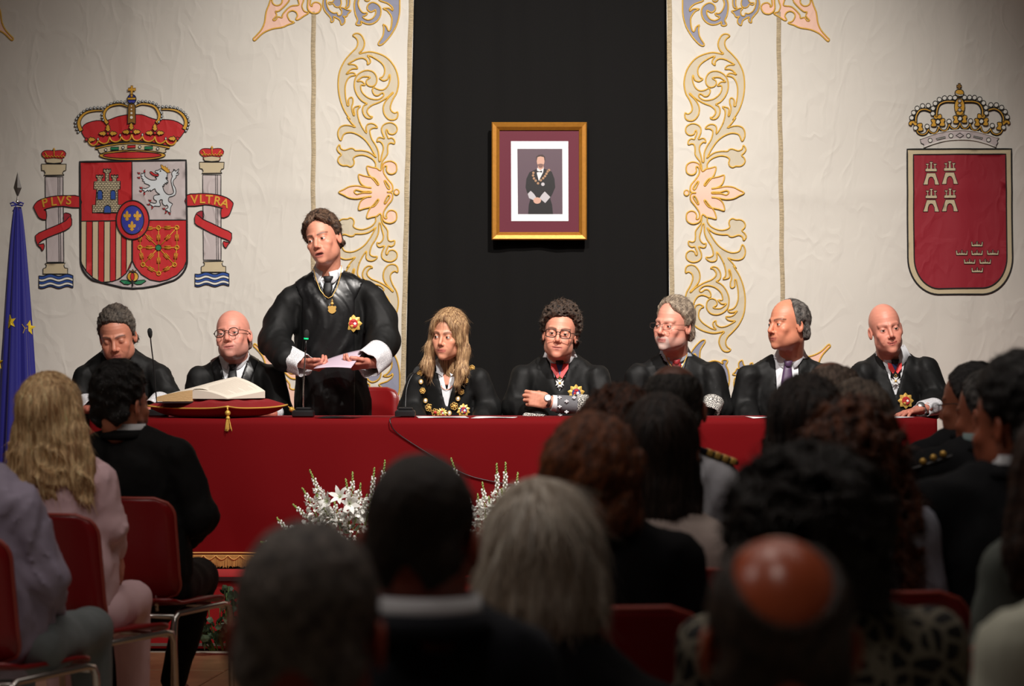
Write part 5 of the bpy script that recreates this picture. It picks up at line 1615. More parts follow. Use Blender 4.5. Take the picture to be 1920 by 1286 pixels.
def add_hair(root, M, h, cols, res=0.004, name='hair', lo=(-0.125, -0.14, -0.16), hi=(0.125, 0.17, 0.20), m_=None, st=None):
    o = sdf_object(name, hair_fn(h), lo, hi, res, m_ or M_hair, root, cols, M)
    if st is not None: strands(o, cols, M, **st)
    return o

def wedge_fn(xc, ztop, zbot, w_, yfront, slope=0.0, bulge=0.0):
    def f(p):
        x, y, z = p
        t = (z - zbot) / (ztop - zbot)
        ww_ = w_ * np.clip(t, 0, 1.3) ** (1 - bulge)
        dx = (np.abs(x - (xc + slope * (1 - t))) - ww_) * 0.85
        return np.maximum(np.maximum(dx, y - yfront), zbot - z)
    return f

def robe_set(root, N, fT, V, lo, hi, res=0.009, mt=None, satin=0.0, shirt=None, nm='robe', neck_r=0.072, hem=None):
    """V: dict(xc, ztop, zbot, w, slope). Builds the robe with its opening, satin facings and the shirt beneath"""
    wf = wedge_fn(V['xc'], V['ztop'], V['zbot'], V['w'], N[1] + 0.03, V.get('slope', 0), V.get('bulge', 0))
    neck = lambda p: d_cap(p, Vector(N) + Vector((0, 0.0, -0.015)), Vector(N) + Vector((0, -0.01, 0.2)), neck_r, neck_r)
    def fr(p):
        d = smax(fT(p), -wf(p), 0.006)
        d = smax(d, -neck(p), 0.010)
        if hem is not None: d = np.maximum(d, hem - p[2])
        return d
    o = sdf_object(nm, fr, lo, hi, res, mt or M_robe, root)
    if satin:
        def fs_(p):
            x, y, z = p; t = (z - V['zbot']) / (V['ztop'] - V['zbot'])
            ww_ = V['w'] * np.clip(t, 0, 1.3) ** (1 - V.get('bulge', 0))
            dx = np.abs(x - (V['xc'] + V.get('slope', 0) * (1 - np.clip(t, 0, 1))))
            band = np.maximum(ww_ - 0.001 - dx, dx - ww_ - satin) * 0.85
            d = np.maximum(fT(p) - 0.0045, band)
            d = np.maximum(d, y - N[1] + 0.01)
            d = np.maximum(d, -(fT(p) + 0.022))
            return smax(d, -neck(p), 0.006)
        sdf_object('satin_facing', fs_, (V['xc'] - V['w'] - satin - 0.06, lo[1], lo[2] + 0.1), (V['xc'] + V['w'] + satin + 0.06, N[1] + 0.02, hi[2]), 0.0075, M_satin, root)
    if shirt is not None:
        def fsh(p):
            x, y, z = p
            d = fT(p) + 0.010
            d = np.maximum(d, np.abs(x - V['xc'] - V.get('slope', 0) * 0.5) - V['w'] - 0.03)
            d = np.maximum(d, V['zbot'] - 0.05 - z)
            d = np.maximum(d, y - N[1] - 0.02)
            d = smin(d, d_cap(p, Vector(N) + Vector((0, 0.005, -0.03)), Vector(N) + Vector((0, 0.0, 0.005)), neck_r - 0.004, neck_r - 0.010), 0.012)
            return d
        a = V['xc'] - V['w'] - 0.06; b_ = V['xc'] + V['w'] + 0.06
        sdf_object('shirt', fsh, (a, lo[1], V['zbot'] - 0.07), (b_, N[1] + 0.09, N[2] + 0.05), 0.006, shirt, root)
    return o

def legs(root, hipc, spread, mt, zfloor, fwd=-1, knee=0.42, name='trousers', shoes=True, kz=0.50, ang=0.0, foot_y=0.05, res=0.013, r=0.078, foot_dx=0.0):
    """seated legs from the hips; fwd -1 faces the camera, +1 away"""
    parts = []
    c, s = math.cos(ang), math.sin(ang)
    def rot(v): return Vector((v.x * c - v.y * s, v.x * s + v.y * c, v.z))
    h = Vector(hipc); ch = []
    for sx in (-1, 1):
        a = h + rot(Vector((sx * 0.09, 0, 0))); a.z = zfloor + kz
        k = h + rot(Vector((sx * spread, fwd * knee, 0))); k.z = zfloor + kz
        f_ = h + rot(Vector((sx * spread * 1.02 + foot_dx, fwd * (knee + foot_y), 0))); f_.z = zfloor + 0.10
        ch.append((a, k, f_))
    def f(p):
        d = None
        for (a, k, f_) in ch:
            e = smin(d_cap(p, a, k, r + 0.008, r - 0.008), d_cap(p, k, f_, r - 0.010, r - 0.028), 0.02)
            d = e if d is None else smin(d, e, 0.02)
        return d + folds(p, 0.004, 5)
    pts = [q for c_ in ch for q in c_]
    lo, hi = bounds(pts, 0.11)
    V, Qd = surface_nets(f, lo, hi, res)
    o = link(name, np_mesh(name, V, Qd), root, mt)
    if shoes:
        for (a, k, f_) in ch:
            t = f_ + rot(Vector((0, fwd * 0.15, 0)))
            fs_ = lambda p, f_=f_, t=t: np.maximum(smin(d_cap(p, (f_.x, f_.y, zfloor + 0.055), (t.x, t.y, zfloor + 0.035), 0.045, 0.038), d_cap(p, (f_.x, f_.y, zfloor + 0.05), (f_.x, f_.y, zfloor + 0.11), 0.042, 0.04), 0.02), zfloor + 0.001 - p[2])
            lo, hi = bounds([f_, t], 0.10); lo[2] = zfloor - 0.01
            sdf_object('shoe', fs_, lo, hi, 0.008, M_shoe, root)
    return o
M_shoe = mat('black_shoe_leather', (0.01, 0.01, 0.01), 0.3)

def necklace(parent, pts, r, mt, name='neck_cord', closed=False):
    b = MB(); b.tube(pts, r, 6, closed=closed); return b.build(name, mt, parent)

def surf_pts(fT, xz, y0, y1, off=0.004):
    out = []
    for (x, z) in xz:
        y = ray_y(fT, x, z, y0, y1)
        if y is None: y = out[-1][1] + off if out else y1
        out.append((x, y - off, z))
    return out

SEAT_Y = 12.36
def front_torso(n_, l_, r_, hipx, arms, D=12.22, depth=0.125, seed=1, famp=0.006, sh=0.050, hw=None):
    n_ = (n_[0], n_[1] - 12); l_ = (l_[0], l_[1] + 4); r_ = (r_[0], r_[1] + 4)
    N = Q(*n_, D + 0.03); L = Q(*l_, D); R = Q(*r_, D)
    hip = Vector((Q(hipx, 0, D + 0.1).x, D + 0.08, ZS + 0.52))
    return N, L, R, hip, torso_fn(N, L, R, hip, depth=depth, seed=seed, famp=famp, arms=arms, sh=sh, hw=hw)

def finish(root, hip, label_chair, trouser=True, chair=True, dx=0.0):
    legs(root, (hip.x, hip.y + 0.03, 0), 0.12, M_wool, ZS, -1, 0.40, 'trousers', True, 0.50)
    if chair:
        place_chair(hip.x + dx, SEAT_Y + 0.04, 180, label_chair, 'red chairs behind the stage table', ZS + 0.001)

WH = M_shirt
# --- A: man at the far left end, head bowed
def person_A():
    root = person('dark-haired man in black robe at the left end of the table, head bowed, reading', Q(221, 800))
    arms = [[(Q(158, 706), .056), (Q(150, 758, 12.18), .064), (Q(172, 775, 11.98), .056)], [(Q(300, 704), .056), (Q(316, 752, 12.18), .068), (Q(292, 765, 12.0), .050)]]
    N, L, R, hip, fT = front_torso((222, 672), (166, 696), (292, 694), 225, arms, seed=3)
    h1 = hand_parts(hand_frame(Q(166, 768, 11.93), (0.9, -0.45, 0.0), (0, 0.1, -1), 0.95), curls=(25, 28, 30, 34), skin=(190, 110, 92), left=False, arm=0.05)
    h2 = hand_parts(hand_frame(Q(287, 768, 11.93), (-0.9, -0.4, 0.0), (0, 0.1, -1), 0.95), curls=(25, 28, 30, 34), skin=(190, 110, 92), left=True, arm=0.05)
    o = dict(skin=(198, 132, 108), w=1.02, jaw=1.08, full=.6, lids=.75, browc=(80, 62, 56), stubble=.15, stubc=(120, 80, 76), look=(0, -.5), nose=1.15)
    M, b = add_head(root, (220, 632), 12.13, 3, 16, 6, 1.12, o, N + Vector((0, 0.02, -0.05)), [h1, h2], inner=(N, L, R, hip, [(arms[0], Q(166, 768, 11.95)), (arms[1], Q(287, 768, 11.95))]))
    H = dict(low=[(0, .076), (20, .072), (38, .066), (52, .050), (66, .015), (78, -.018), (88, -.030), (97, .0), (110, .012), (125, -.05), (180, -.085)], t=.024, ts=.009, tb=.014, amp=.0024, freq=(60, 16, 40), seed=5, w=1.02)
    add_hair(root, M, H, hair_cols((46, 40, 36), (108, 98, 88), (70, 16, 60)), st=dict(n=1800, comb=(-.3, .5, -.1), side=.4, down=.6, jit=.22))
    lo, hi = bounds([N, L, R, hip] + [a[0] for c in arms for a in c], .15); hi[2] = N.z + .09
    xc = N.x
    robe_set(root, N, fT, dict(xc=xc, ztop=N.z + .02, zbot=Q(0, 735).z, w=.062), lo, hi, 0.010, shirt=WH, satin=0.0)
    collar(root, N + Vector((0, -.006, -.004)), 3, .060, .045, WH, tipl=.05, fT=fT)
    tie(root, lambda x, z: (ray_y(fT, x, z, 11.7, 12.4) or 12.1) + .006, [(xc, N.z - .032), (xc, N.z - .08), (xc, N.z - .14)], (.014, .024, .030), M_blackt)
    for (a, b_) in (((160, 760, 12.03), (172, 768, 11.95)), ((303, 756, 12.04), (284, 768, 11.95))):
        cuff(root, Q(*a), Q(*b_), .068, .052, M_lace, sq=.9, wav_=.08)
    finish(root, hip, 'red stacking chair at the left end of the stage table')
person_A()

# --- B: bald man with round glasses, behind the open book
def person_B():
    root = person('bald man with round dark glasses, black suit and black tie behind the open book', Q(440, 800))
    arms = [[(Q(372, 708), .058), (Q(362, 775, 12.2), .066), (Q(385, 800, 12.0), .055)], [(Q(512, 705), .058), (Q(524, 775, 12.2), .068), (Q(500, 790, 12.0), .05)]]
    N, L, R, hip, fT = front_torso((441, 688), (378, 706), (506, 703), 441, arms, seed=8, famp=.004)
    h2 = hand_parts(hand_frame(Q(497, 776, 11.95), (-0.9, -0.4, 0.0), (0, 0.1, -1), 0.9), skin=(190, 110, 92), left=True, arm=0.04)
    o = dict(skin=(216, 148, 130), w=1.0, jaw=1.06, full=.8, browa=.35, browc=(150, 110, 96), stubble=.42, stubc=(140, 110, 106), lids=.3, nose=1.15, look=(.1, .1), lip=(190, 110, 104))
    M, b = add_head(root, (437, 630), 12.15, 9, -9, 7, 1.10, o, N + Vector((0, 0.02, -0.05)), [h2], sw=1.02, inner=(N, L, R, hip, [(arms[0], arms[0][-1][0]), (arms[1], Q(497, 776, 11.97))]))
    spectacles(M, root, (.0225, .019, 2.2), M_frameb, dict(rim=.0022))
    H = dict(low=[(0, .5), (80, .5), (88, -.005), (96, -.002), (112, .0), (130, -.055), (180, -.08)], high=[(0, -.1), (84, -.05), (96, .03), (130, .022), (180, .015)], t=.0, ts=.002, tb=.002, amp=.0006, seed=2)
    add_hair(root, M, H, hair_cols((150, 120, 110), (180, 150, 140)), name='hair_fringe')
    lo, hi = bounds([N, L, R, hip] + [a[0] for c in arms for a in c], .15); hi[2] = N.z + .09
    xc = N.x
    robe_set(root, N, fT, dict(xc=xc, ztop=N.z + .02, zbot=Q(0, 760).z, w=.078), lo, hi, 0.010, shirt=WH, satin=.055, nm='suit_jacket')
    collar(root, N + Vector((0, -.004, .0)), 3, .062, .052, WH, tipl=.058, spread=.6, fT=fT)
    tie(root, lambda x, z: (ray_y(fT, x, z, 11.7, 12.4) or 12.1) + .006, [(xc, N.z - .034), (xc, N.z - .09), (xc, N.z - .16)], (.016, .024, .030), M_blackt)
    cuff(root, Q(514, 772, 12.05), Q(494, 778, 11.96), .056, .045, M_lace, sq=.8, wav_=.08)
    finish(root, hip, 'red stacking chair behind the open book')
person_B()

# --- C: the standing speaker
def person_C():
    root = person('standing man in black satin-fronted robe reading from a sheet at the microphone', Q(612, 800), group=None)
    aL = [(Q(540, 566), .062), (Q(524, 604, 12.2), .078), (Q(514, 640, 12.14), .082), (Q(536, 672, 12.0), .070)]
    aR = [(Q(700, 560), .064), (Q(714, 598, 12.2), .082), (Q(718, 640, 12.14), .084), (Q(704, 670, 12.0), .058)]
    body = [(Q(616, 600, 12.28), .155), (Q(624, 760, 12.31), .195), (Vector((Q(626, 0, 12.27).x, 12.31, ZS + .10)), .22)]
    N = Q(615, 516, 12.23); L = Q(548, 556, 12.22); R = Q(690, 548, 12.22)
    hip = Vector((Q(620, 0, 12.25).x, 12.25, 1.25))
    fT = torso_fn(N, L, R, hip, depth=.125, seed=21, famp=.0045, ff=(11, 11, 2.2), arms=[aL, aR, body], sh=.054)
    hl = hand_parts(hand_frame(Q(569, 682, 11.94), (0.86, -0.45, -0.20), (0.25, 0.35, 0.9), 0.98), curls=(48, 50, 52, 55), thumb=(28, 5), skin=(206, 132, 112), left=False, arm=0.035)
    hr = hand_parts(hand_frame(Q(692, 682, 11.94), (-0.86, -0.45, -0.12), (-0.25, 0.35, 0.9), 0.98), curls=(40, 44, 48, 52), thumb=(28, 5), skin=(206, 132, 112), left=True, arm=0.035)
    o = dict(skin=(212, 146, 122), w=.96, jaw=.98, mouth=.75, browc=(74, 52, 42), lids=.05, nose=1.12, look=(-.15, -.1), stubble=.12, stubc=(150, 100, 90), lip=(190, 106, 96))
    M, b = add_head(root, (606, 449), 12.15, 18, 3, 13, 1.11, o, N + Vector((0, 0.02, -0.06)), [hl, hr], inner=(N, L, R, hip, [(aL, Q(567, 683, 11.95)), (aR, Q(694, 683, 11.95))]))
    H = dict(low=[(-180, -.075), (-125, -.04), (-112, .012), (-97, .010), (-88, -.020), (-76, -.005), (-62, .030), (-40, .050), (-20, .062), (0, .078), (14, .088), (30, .062), (48, .045), (62, .03), (76, -.005), (88, -.018), (97, .012), (112, .012), (125, -.035), (180, -.075)],
             t=.020, ts=.010, tb=.008, amp=.0026, freq=(70, 18, 30), seed=12,
             extra=[((-.035, -.072, .085), (-.070, -.040, .050), .016, .012), ((.02, -.075, .098), (.066, -.045, .072), .015, .010), ((-.074, -.02, .05), (-.078, .0, .0), .014, .008), ((.072, -.01, .06), (.076, .0, .03), .012, .008)], ek=.018)
    add_hair(root, M, H, hair_cols((40, 28, 22), (112, 86, 68), (90, 16, 34), 4), res=.0036, st=dict(n=2000, L_=.026, comb=(.0, .35, -.1), side=1.0, down=1.0, jit=.12, lift=.001, curv=7))
    lo, hi = bounds([N, L, R, Vector((hip.x, hip.y, ZS))] + [a[0] for c in (aL, aR) for a in c], .14); hi[2] = N.z + .1; lo[2] = ZS
    hi[1] = 12.56; lo[0] -= .03; hi[0] += .03
    xc = Q(617, 0).x
    V = dict(xc=xc, ztop=N.z + .03, zbot=Q(0, 562).z, w=.068, bulge=.15)
    robe_set(root, N, fT, V, lo, hi, 0.0095, shirt=WH, satin=.135, hem=ZS + .03)
    collar(root, N + Vector((0, -.004, .0)), 4, .060, .058, WH, tipl=.058, spread=.8, fT=fT)
    fy = lambda x, z: (ray_y(fT, x, z, 11.7, 12.4) or 12.1) + .004
    tie(root, fy, [(xc, N.z - .024), (xc, N.z - .048), (xc, N.z - .075), (xc - .003, N.z - .115)], (.013, .021, .024, .012), M_blackt, knot=(.022, .034))
    gx = [(Q(590, 0).x, Q(0, 505).z), (Q(595, 0).x, Q(0, 525).z), (Q(603, 0).x, Q(0, 545).z), (Q(612, 0).x, Q(0, 556).z), (Q(619, 0).x, Q(0, 560).z), (Q(626, 0).x, Q(0, 556).z), (Q(634, 0).x, Q(0, 540).z), (Q(641, 0).x, Q(0, 515).z), (Q(642, 0).x, Q(0, 498).z)]
    pts = surf_pts(fT, gx, 11.8, 12.4, .012)
    ymin = min(p[1] for p in pts[2:7]); pts = [(p[0], min(p[1], ymin + .012 + .02 * abs(i - 4) / 4), p[2]) for i, p in enumerate(pts)]
    necklace(root, pts, .0022, M_chain)
    # crowned medal
    mc = Q(620, 577, 12.0); y = (ray_y(fT, mc.x, mc.z, 11.8, 12.4) or 12.1) - .008
    b = MB()
    prof = [(-.016, .012), (-.019, .004), (-.016, -.004), (-.018, -.014), (-.010, -.024), (0, -.028), (.010, -.024), (.018, -.014), (.016, -.004), (.019, .004), (.016, .012), (.008, .010), (0, .014), (-.008, .010)]
    b.poly([(mc.x + a * 1.15, mc.z + c) for a, c in prof], 0, .006, lambda u, v, t: (u, y - t, v))
    md = b.build('gold_medal', M_chain, root, smooth=False)
    b = MB(); b.sphere((mc.x, y - .004, mc.z + .024), (.009, .005, .007)); b.tube([(mc.x, y - .003, mc.z + .03), (mc.x, y - .003, mc.z + .047)], .0018); b.tube([(mc.x - .006, y - .003, mc.z + .036), (mc.x + .006, y - .003, mc.z + .036)], .0018); b.build('medal_crown', M_chain, md)
    sx = Q(661, 606, 12.05); yy = ray_y(fT, sx.x, sx.z, 11.8, 12.4)
    star_badge(root, (sx.x, yy - .012, sx.z), (.05, -1, .05), .045, M_enamr)
    b = MB(); b.tube([(Q(617, 0).x, (ray_y(fT, Q(617, 0).x, z, 11.8, 12.4) or 12.1) - .001, z) for z in np.linspace(Q(0, 592).z, Q(0, 775).z, 14)], .003, 5); b.build('front_placket', M_satin, root)
    cuff(root, Q(534, 668, 12.03), Q(573, 686, 11.93), .066, .056, M_lace, sq=1.0, wav_=.10)
    cuff(root, Q(712, 664, 12.03), Q(687, 684, 11.93), .074, .068, M_lace, sq=1.05, wav_=.12)
    # ring on the hand
    # held sheet
    b = MB(); pa, pb_, pc_, pd = Q(588, 691, 11.80), Q(658, 690, 11.78), Q(685, 654, 12.0), Q(606, 676, 12.02)
    vs = []; fs = []; n = 8
    for i in range(n + 1):
        for j in range(n + 1):
            u, v = i / n, j / n
            q = (pa * (1 - u) + pb_ * u) * (1 - v) + (pd * (1 - u) + pc_ * u) * v
            q.z += .006 * math.sin(u * PI); vs.append(q)
    fs = [(i * (n + 1) + j, (i + 1) * (n + 1) + j, (i + 1) * (n + 1) + j + 1, i * (n + 1) + j + 1) for i in range(n) for j in range(n)]
    b.add(vs, fs); sh = b.build('sheet_of_paper', mat('lilac_paper', srgb(206, 186, 202), 0.7), None)
    solid(sh, .0008); tag(sh, 'pale lilac sheet held in both hands by the standing speaker', 'paper')
    for s_ in (-1, 1):
        f_ = Vector((hip.x + s_ * .09, 12.24, 0)); t = f_ + Vector((0, -.14, 0))
        fs2 = lambda p, f_=f_, t=t: np.maximum(d_cap(p, (f_.x, f_.y, ZS + .05), (t.x, t.y, ZS + .035), .045, .038), ZS + .001 - p[2])
        l2, h2 = bounds([Vector((f_.x, f_.y, ZS + .04)), Vector((t.x, t.y, ZS + .04))], .08); l2[2] = ZS - .01
        sdf_object('shoe', fs2, l2, h2, .009, M_shoe, root)
    place_chair(Q(657, 0, 12.7).x, 12.95, 180, 'red stacking chair standing empty behind the speaker', 'red chairs behind the stage table', ZS + .001)
person_C()

# --- D: woman with straight dark-blonde hair
def person_D():
    root = person('woman with long straight dark-blonde hair and gilt chain of office', Q(843, 800))
    arms = [[(Q(782, 716), .055), (Q(770, 768, 12.2), .062), (Q(790, 800, 12.0), .05)], [(Q(900, 712), .055), (Q(916, 768, 12.2), .062), (Q(895, 800, 12.0), .05)]]
    N, L, R, hip, fT = front_torso((843, 694), (790, 713), (894, 710), 843, arms, seed=31, famp=.005, depth=.115, sh=.052)
    o = dict(skin=(212, 150, 122), w=.95, jaw=.92, full=.3, browc=(96, 66, 48), browa=.75, lids=.25, look=(-.35, -.05), lip=(196, 104, 96), nose=.95, nr=.045)
    M, b = add_head(root, (841, 630), 12.14, 21, 4, -3, 1.03, o, N + Vector((0, 0.02, -0.05)))
    # long hair: cap plus falling curtains
    def cut(p):
        x, y, z = p
        face = d_ell(p, (-.004, -.108, -.022), (.054, .084, .112))
        return -face
    H = dict(low=[(0, -.4), (180, -.4)], t=.018, ts=.012, tb=.010, amp=.0016, freq=(150, 60, 8), seed=33, nape=False, ek=.03,
             extra=[((.068, .0, .06), (.082, .0, -.07), .026, .030), ((.082, .0, -.07), (.090, -.035, -.170), .030, .030), ((.090, -.035, -.170), (.072, -.060, -.235), .030, .016),
                    ((-.066, -.01, .06), (-.080, -.025, -.06), .022, .026), ((-.080, -.025, -.06), (-.092, -.045, -.15), .026, .030), ((-.092, -.045, -.15), (-.070, -.06, -.195), .030, .015),
                    ((.0, .05, .0), (.0, .07, -.17), .07, .075), ((-.025, -.076, .085), (-.062, -.062, .035), .014, .010), ((.0, -.068, .10), (.055, -.058, .055), .013, .012), ((.055, -.058, .055), (.068, -.04, -.02), .012, .014)], longcut=cut)
    sdf_object('hair', hair_fn(H), (-.14, -.12, -.27), (.14, .17, .18), .0038, M_hair, root, hair_cols((112, 76, 50), (206, 168, 122), (110, 60, 5), 7), M)
    strands([c for c in root.children if c.name.startswith('hair')][0], hair_cols((112, 76, 50), (216, 178, 132), (110, 60, 5), 7), M, n=3000, L_=.05, comb=(.0, .0, -1), side=.3, down=1.0, jit=.03, seg=4, lift=.001, curv=2.0, bright=.22)
    lo, hi = bounds([N, L, R, hip] + [a[0] for c in arms for a in c], .15); hi[2] = N.z + .09
    xc = Q(838, 0).x
    robe_set(root, N, fT, dict(xc=xc, ztop=N.z + .02, zbot=Q(0, 768).z, w=.062), lo, hi, 0.010, shirt=None, satin=.0)
    # open-necked blouse with bare throat
    V, Qd = surface_nets(lambda p: np.maximum(np.maximum(fT(p) + .014, np.abs(p[0] - xc) - .035), np.maximum(p[1] - N[1], Q(0, 722).z - p[2])), (xc - .06, lo[1], Q(0, 725).z), (xc + .06, N[1], N[2] + .02), .006)
    sk = join_parts('throat', [(V, Qd, np.tile(np.array(srgb(206, 140, 114)), (len(V), 1)))], M_skin, root)
    wv = wedge_fn(xc, N.z + .02, Q(0, 735).z, .034, N.y)
    sdf_object('shirt', lambda p: smax(np.maximum(np.maximum(fT(p) + .009, np.abs(p[0] - xc) - .09), np.maximum(p[1] - N[1] - .02, Q(0, 775).z - p[2])), -wv(p), .003), (xc - .1, lo[1], Q(0, 780).z), (xc + .1, N[1] + .03, N[2] + .03), .006, WH, root)
    for s_ in (-1, 1):      # collar flaps
        x0 = xc + s_ * .034; z0 = N.z + .012
        b = MB(); pts = [(x0 - s_ * .004, z0), (x0 + s_ * .030, z0 - .004), (x0 + s_ * .030, z0 - .050), (x0 - s_ * .012, z0 - .075), (xc + s_ * .016, z0 - .06)]
        pp = surf_pts(fT, pts, 11.8, 12.4, -.002); b.add(pp, [tuple(range(5))]); cl = b.build('collar_flap', WH, root, smooth=False); solid(cl, .003)
    fy = lambda x, z, off=.006: (x, (ray_y(fT, x, z, 11.8, 12.4) or 12.1) - off, z)
    necklace(root, [fy(xc + .028 * math.cos(t), Q(0, 722).z + (.012 if False else 0) + .022 * math.sin(t), -.004) for t in np.linspace(PI, 2 * PI, 10)], .0018, mat('rose_gold', srgb(220, 120, 80), .3, metal=.8), 'necklace')
    # chain of office
    path = [(786, 700), (788, 716), (791, 733), (796, 752), (803, 765), (815, 774), (828, 778), (842, 775), (851, 762), (858, 748), (864, 735), (872, 714), (884, 690)]
    ch = empty('chain_of_office', (0, 0, 0)); ch.parent = root; ch.matrix_parent_inverse = world_of(root).inverted()
    kinds = ['g', 'w', 'g', 'w', 'G', 'R', 'S', 'w', 'G', 'w', 'g', 'g', 'g']
    for i, (px, py) in enumerate(path):
        q = Q(px, py, 12.05); c = fy(q.x, q.z, .008); k = kinds[i]; b = MB()
        if k == 'w':
            b.sphere(c, (.0075, .004, .009), 10, 8); b.build('chain_link', M_enamw, ch)
            b = MB(); b.tube([(c[0] + .010 * math.cos(t), c[1], c[2] + .011 * math.sin(t)) for t in np.linspace(0, 2 * PI, 12, endpoint=False)], .0022, 5, closed=True); b.build('chain_link', M_chain, ch)
        else:
            R_ = .020 if k in 'GRS' else .015
            for j in range(6):
                a = 2 * PI * j / 6 + i; b.tube([(c[0] + (R_ * .55) * math.cos(a) + R_ * .42 * math.cos(t), c[1] - .002 * (j % 2), c[2] + (R_ * .55) * math.sin(a) + R_ * .42 * math.sin(t)) for t in np.linspace(0, 2 * PI, 8, endpoint=False)], .0021, 4, closed=True)
            b.sphere(c, (R_ * .42, .006, R_ * .42), 10, 8)
            b.build('chain_link', M_enamr if k == 'R' and False else M_chain, ch)
            if k == 'R': b = MB(); b.sphere((c[0], c[1] - .005, c[2]), (.008, .004, .008)); b.build('chain_stone', M_enamr, ch)
    q = Q(868, 770, 12.05); c = fy(q.x, q.z, .004); star_badge(root, c, (.1, -1, .1), .036, M_enamb, pts_=10)
    q = Q(828, 775, 12.05); c = fy(q.x, q.z, .014); star_badge(root, c, (0, -1, .1), .028, mat('green_enamel', srgb(150, 170, 80), .4), 'round_badge', pts_=12)
    finish(root, hip, 'red stacking chair under the blonde woman on stage')
person_D()

# --- E: curly-haired man with square glasses, arms folded
def person_E():
    root = person('curly dark-haired man with square glasses, arms folded, wristwatch and red ribbon', Q(1050, 800))
    arms = [[(Q(980, 706), .060), (Q(968, 765, 12.18), .070), (Q(1010, 785, 11.98), .055)], [(Q(1120, 706), .060), (Q(1132, 762, 12.16), .072), (Q(1098, 768, 12.0), .056)]]
    N, L, R, hip, fT = front_torso((1050, 682), (986, 704), (1114, 702), 1052, arms, seed=41, famp=.005)
    hd = hand_parts(hand_frame(Q(1026, 752, 11.92), (-0.98, 0.12, 0.16), (-0.1, 1, -0.1), 1.0), curls=(46, 50, 54, 58), thumb=(14, 30), skin=(214, 146, 120), left=True, arm=0.06)
    o = dict(skin=(218, 150, 126), w=.98, jaw=1.04, full=.4, browc=(60, 44, 38), lids=.35, nose=1.1, look=(0, 0), stubble=.12, stubc=(150, 105, 96), lip=(196, 116, 106))
    M, b = add_head(root, (1050, 627), 12.13, 6, -2, -6, 1.10, o, N + Vector((0, 0.02, -0.05)), [hd], inner=(N, L, R, hip, [(arms[0], arms[0][-1][0]), (arms[1], Q(1030, 754, 11.93))]))
    spectacles(M, root, (.0245, .0185, 3.2), M_frameb, dict(rim=.0024))
    H = dict(low=[(-180, -.08), (-125, -.05), (-110, .01), (-96, -.01), (-88, -.02), (-74, .0), (-60, .035), (-40, .055), (-20, .068), (0, .070), (20, .078), (40, .07), (60, .04), (74, .0), (88, -.03), (96, -.01), (110, .01), (125, -.05), (180, -.08)], t=.034, ts=.020, tb=.018, amp=.002, curl=26, camp=.012, seed=42, freq=(40, 30, 40))
    add_hair(root, M, H, hair_cols((26, 20, 18), (92, 74, 62), (60, 60, 60)), st=dict(n=2000, L_=.018, comb=(0, .2, .2), side=.2, jit=.8, lift=.005))
    lo, hi = bounds([N, L, R, hip] + [a[0] for c in arms for a in c], .15); hi[2] = N.z + .09
    xc = N.x - .004
    robe_set(root, N, fT, dict(xc=xc, ztop=N.z + .02, zbot=Q(0, 735).z, w=.066), lo, hi, 0.010, shirt=WH)
    collar(root, N + Vector((0, -.004, .0)), 0, .060, .050, WH, tipl=.05, spread=.7, fT=fT)
    fy = lambda x, z: (ray_y(fT, x, z, 11.7, 12.4) or 12.1) + .004
    tie(root, fy, [(xc, N.z - .030), (xc, N.z - .06), (xc, N.z - .11)], (.016, .022, .026), M_blackt)
    ribbon_cross(root, fT, xc, Q(0, 684).z, Q(0, 706).z, Q(0, 718).z)
    q = Q(1081, 737, 12.05); y = ray_y(fT, q.x, q.z, 11.7, 12.4); star_badge(root, (q.x, y - .004, q.z), (.1, -1, .05), .045, M_enamb, pts_=9)
    # grey flowered cuff, shirt cuff and watch
    cuff(root, Q(1116, 762, 11.95), Q(1043, 757, 11.93), .050, .046, M_lace3, 'grey_cuff', sq=.95)
    fl_ = MB(); random.seed(5)
    for i, (px, py) in enumerate([(1049, 745), (1062, 752), (1049, 762), (1062, 772), (1050, 778), (1076, 745)]):
        q = Q(px, py, 11.93); yy = q.y - .052
        for (dx, dz) in ((0, 0), (.007, 0), (-.007, 0), (0, .005), (0, -.005)): fl_.sphere((q.x + dx, yy + abs(q.z - Q(0, 757, 11.93).z) ** 2 * 12, q.z + dz), (.0042, .002, .0036), 8, 6)
    o2 = fl_.build('white_flowers', WH, root); o2['kind'] = 'stuff'
    cuff(root, Q(1100, 760, 11.955), Q(1078, 758, 11.94), .056, .053, M_lace2, 'lace_band', sq=.95)
    cuff(root, Q(1046, 757, 11.93), Q(1034, 755, 11.925), .043, .040, WH, 'shirt_cuff', sq=.95)
    w0, w1 = Q(1030, 754, 11.925), Q(1024, 752, 11.92)
    wt = empty('wristwatch', w0); tag(wt, 'round silver wristwatch on the folded-arms man', 'watch')
    cuff(wt, w0, w1, .032, .031, mat('leather_strap', srgb(70, 40, 34), .6), 'watch_strap', sq=.9)
    b = MB(); c = Q(1027, 746, 11.90); b.lathe([(0, -.004), (.019, -.004), (.019, .003), (.016, .005), (0, .005)], c, 20, Matrix.Rotation(PI / 2 - .3, 3, 'X')); wc = b.build('watch_case', M_silverm, wt)
    b = MB(); b.lathe([(0, .0055), (.015, .0055)], c, 20, Matrix.Rotation(PI / 2 - .3, 3, 'X')); b.build('watch_dial', M_enamw, wc)
    # the other cuff lying on the table
    cuff(root, Q(985, 783, 11.95), Q(1022, 786, 11.9), .035, .030, M_lace2, 'lace_cuff', sq=.7, wav_=.1)
    finish(root, hip, 'red stacking chair under the curly-haired man')

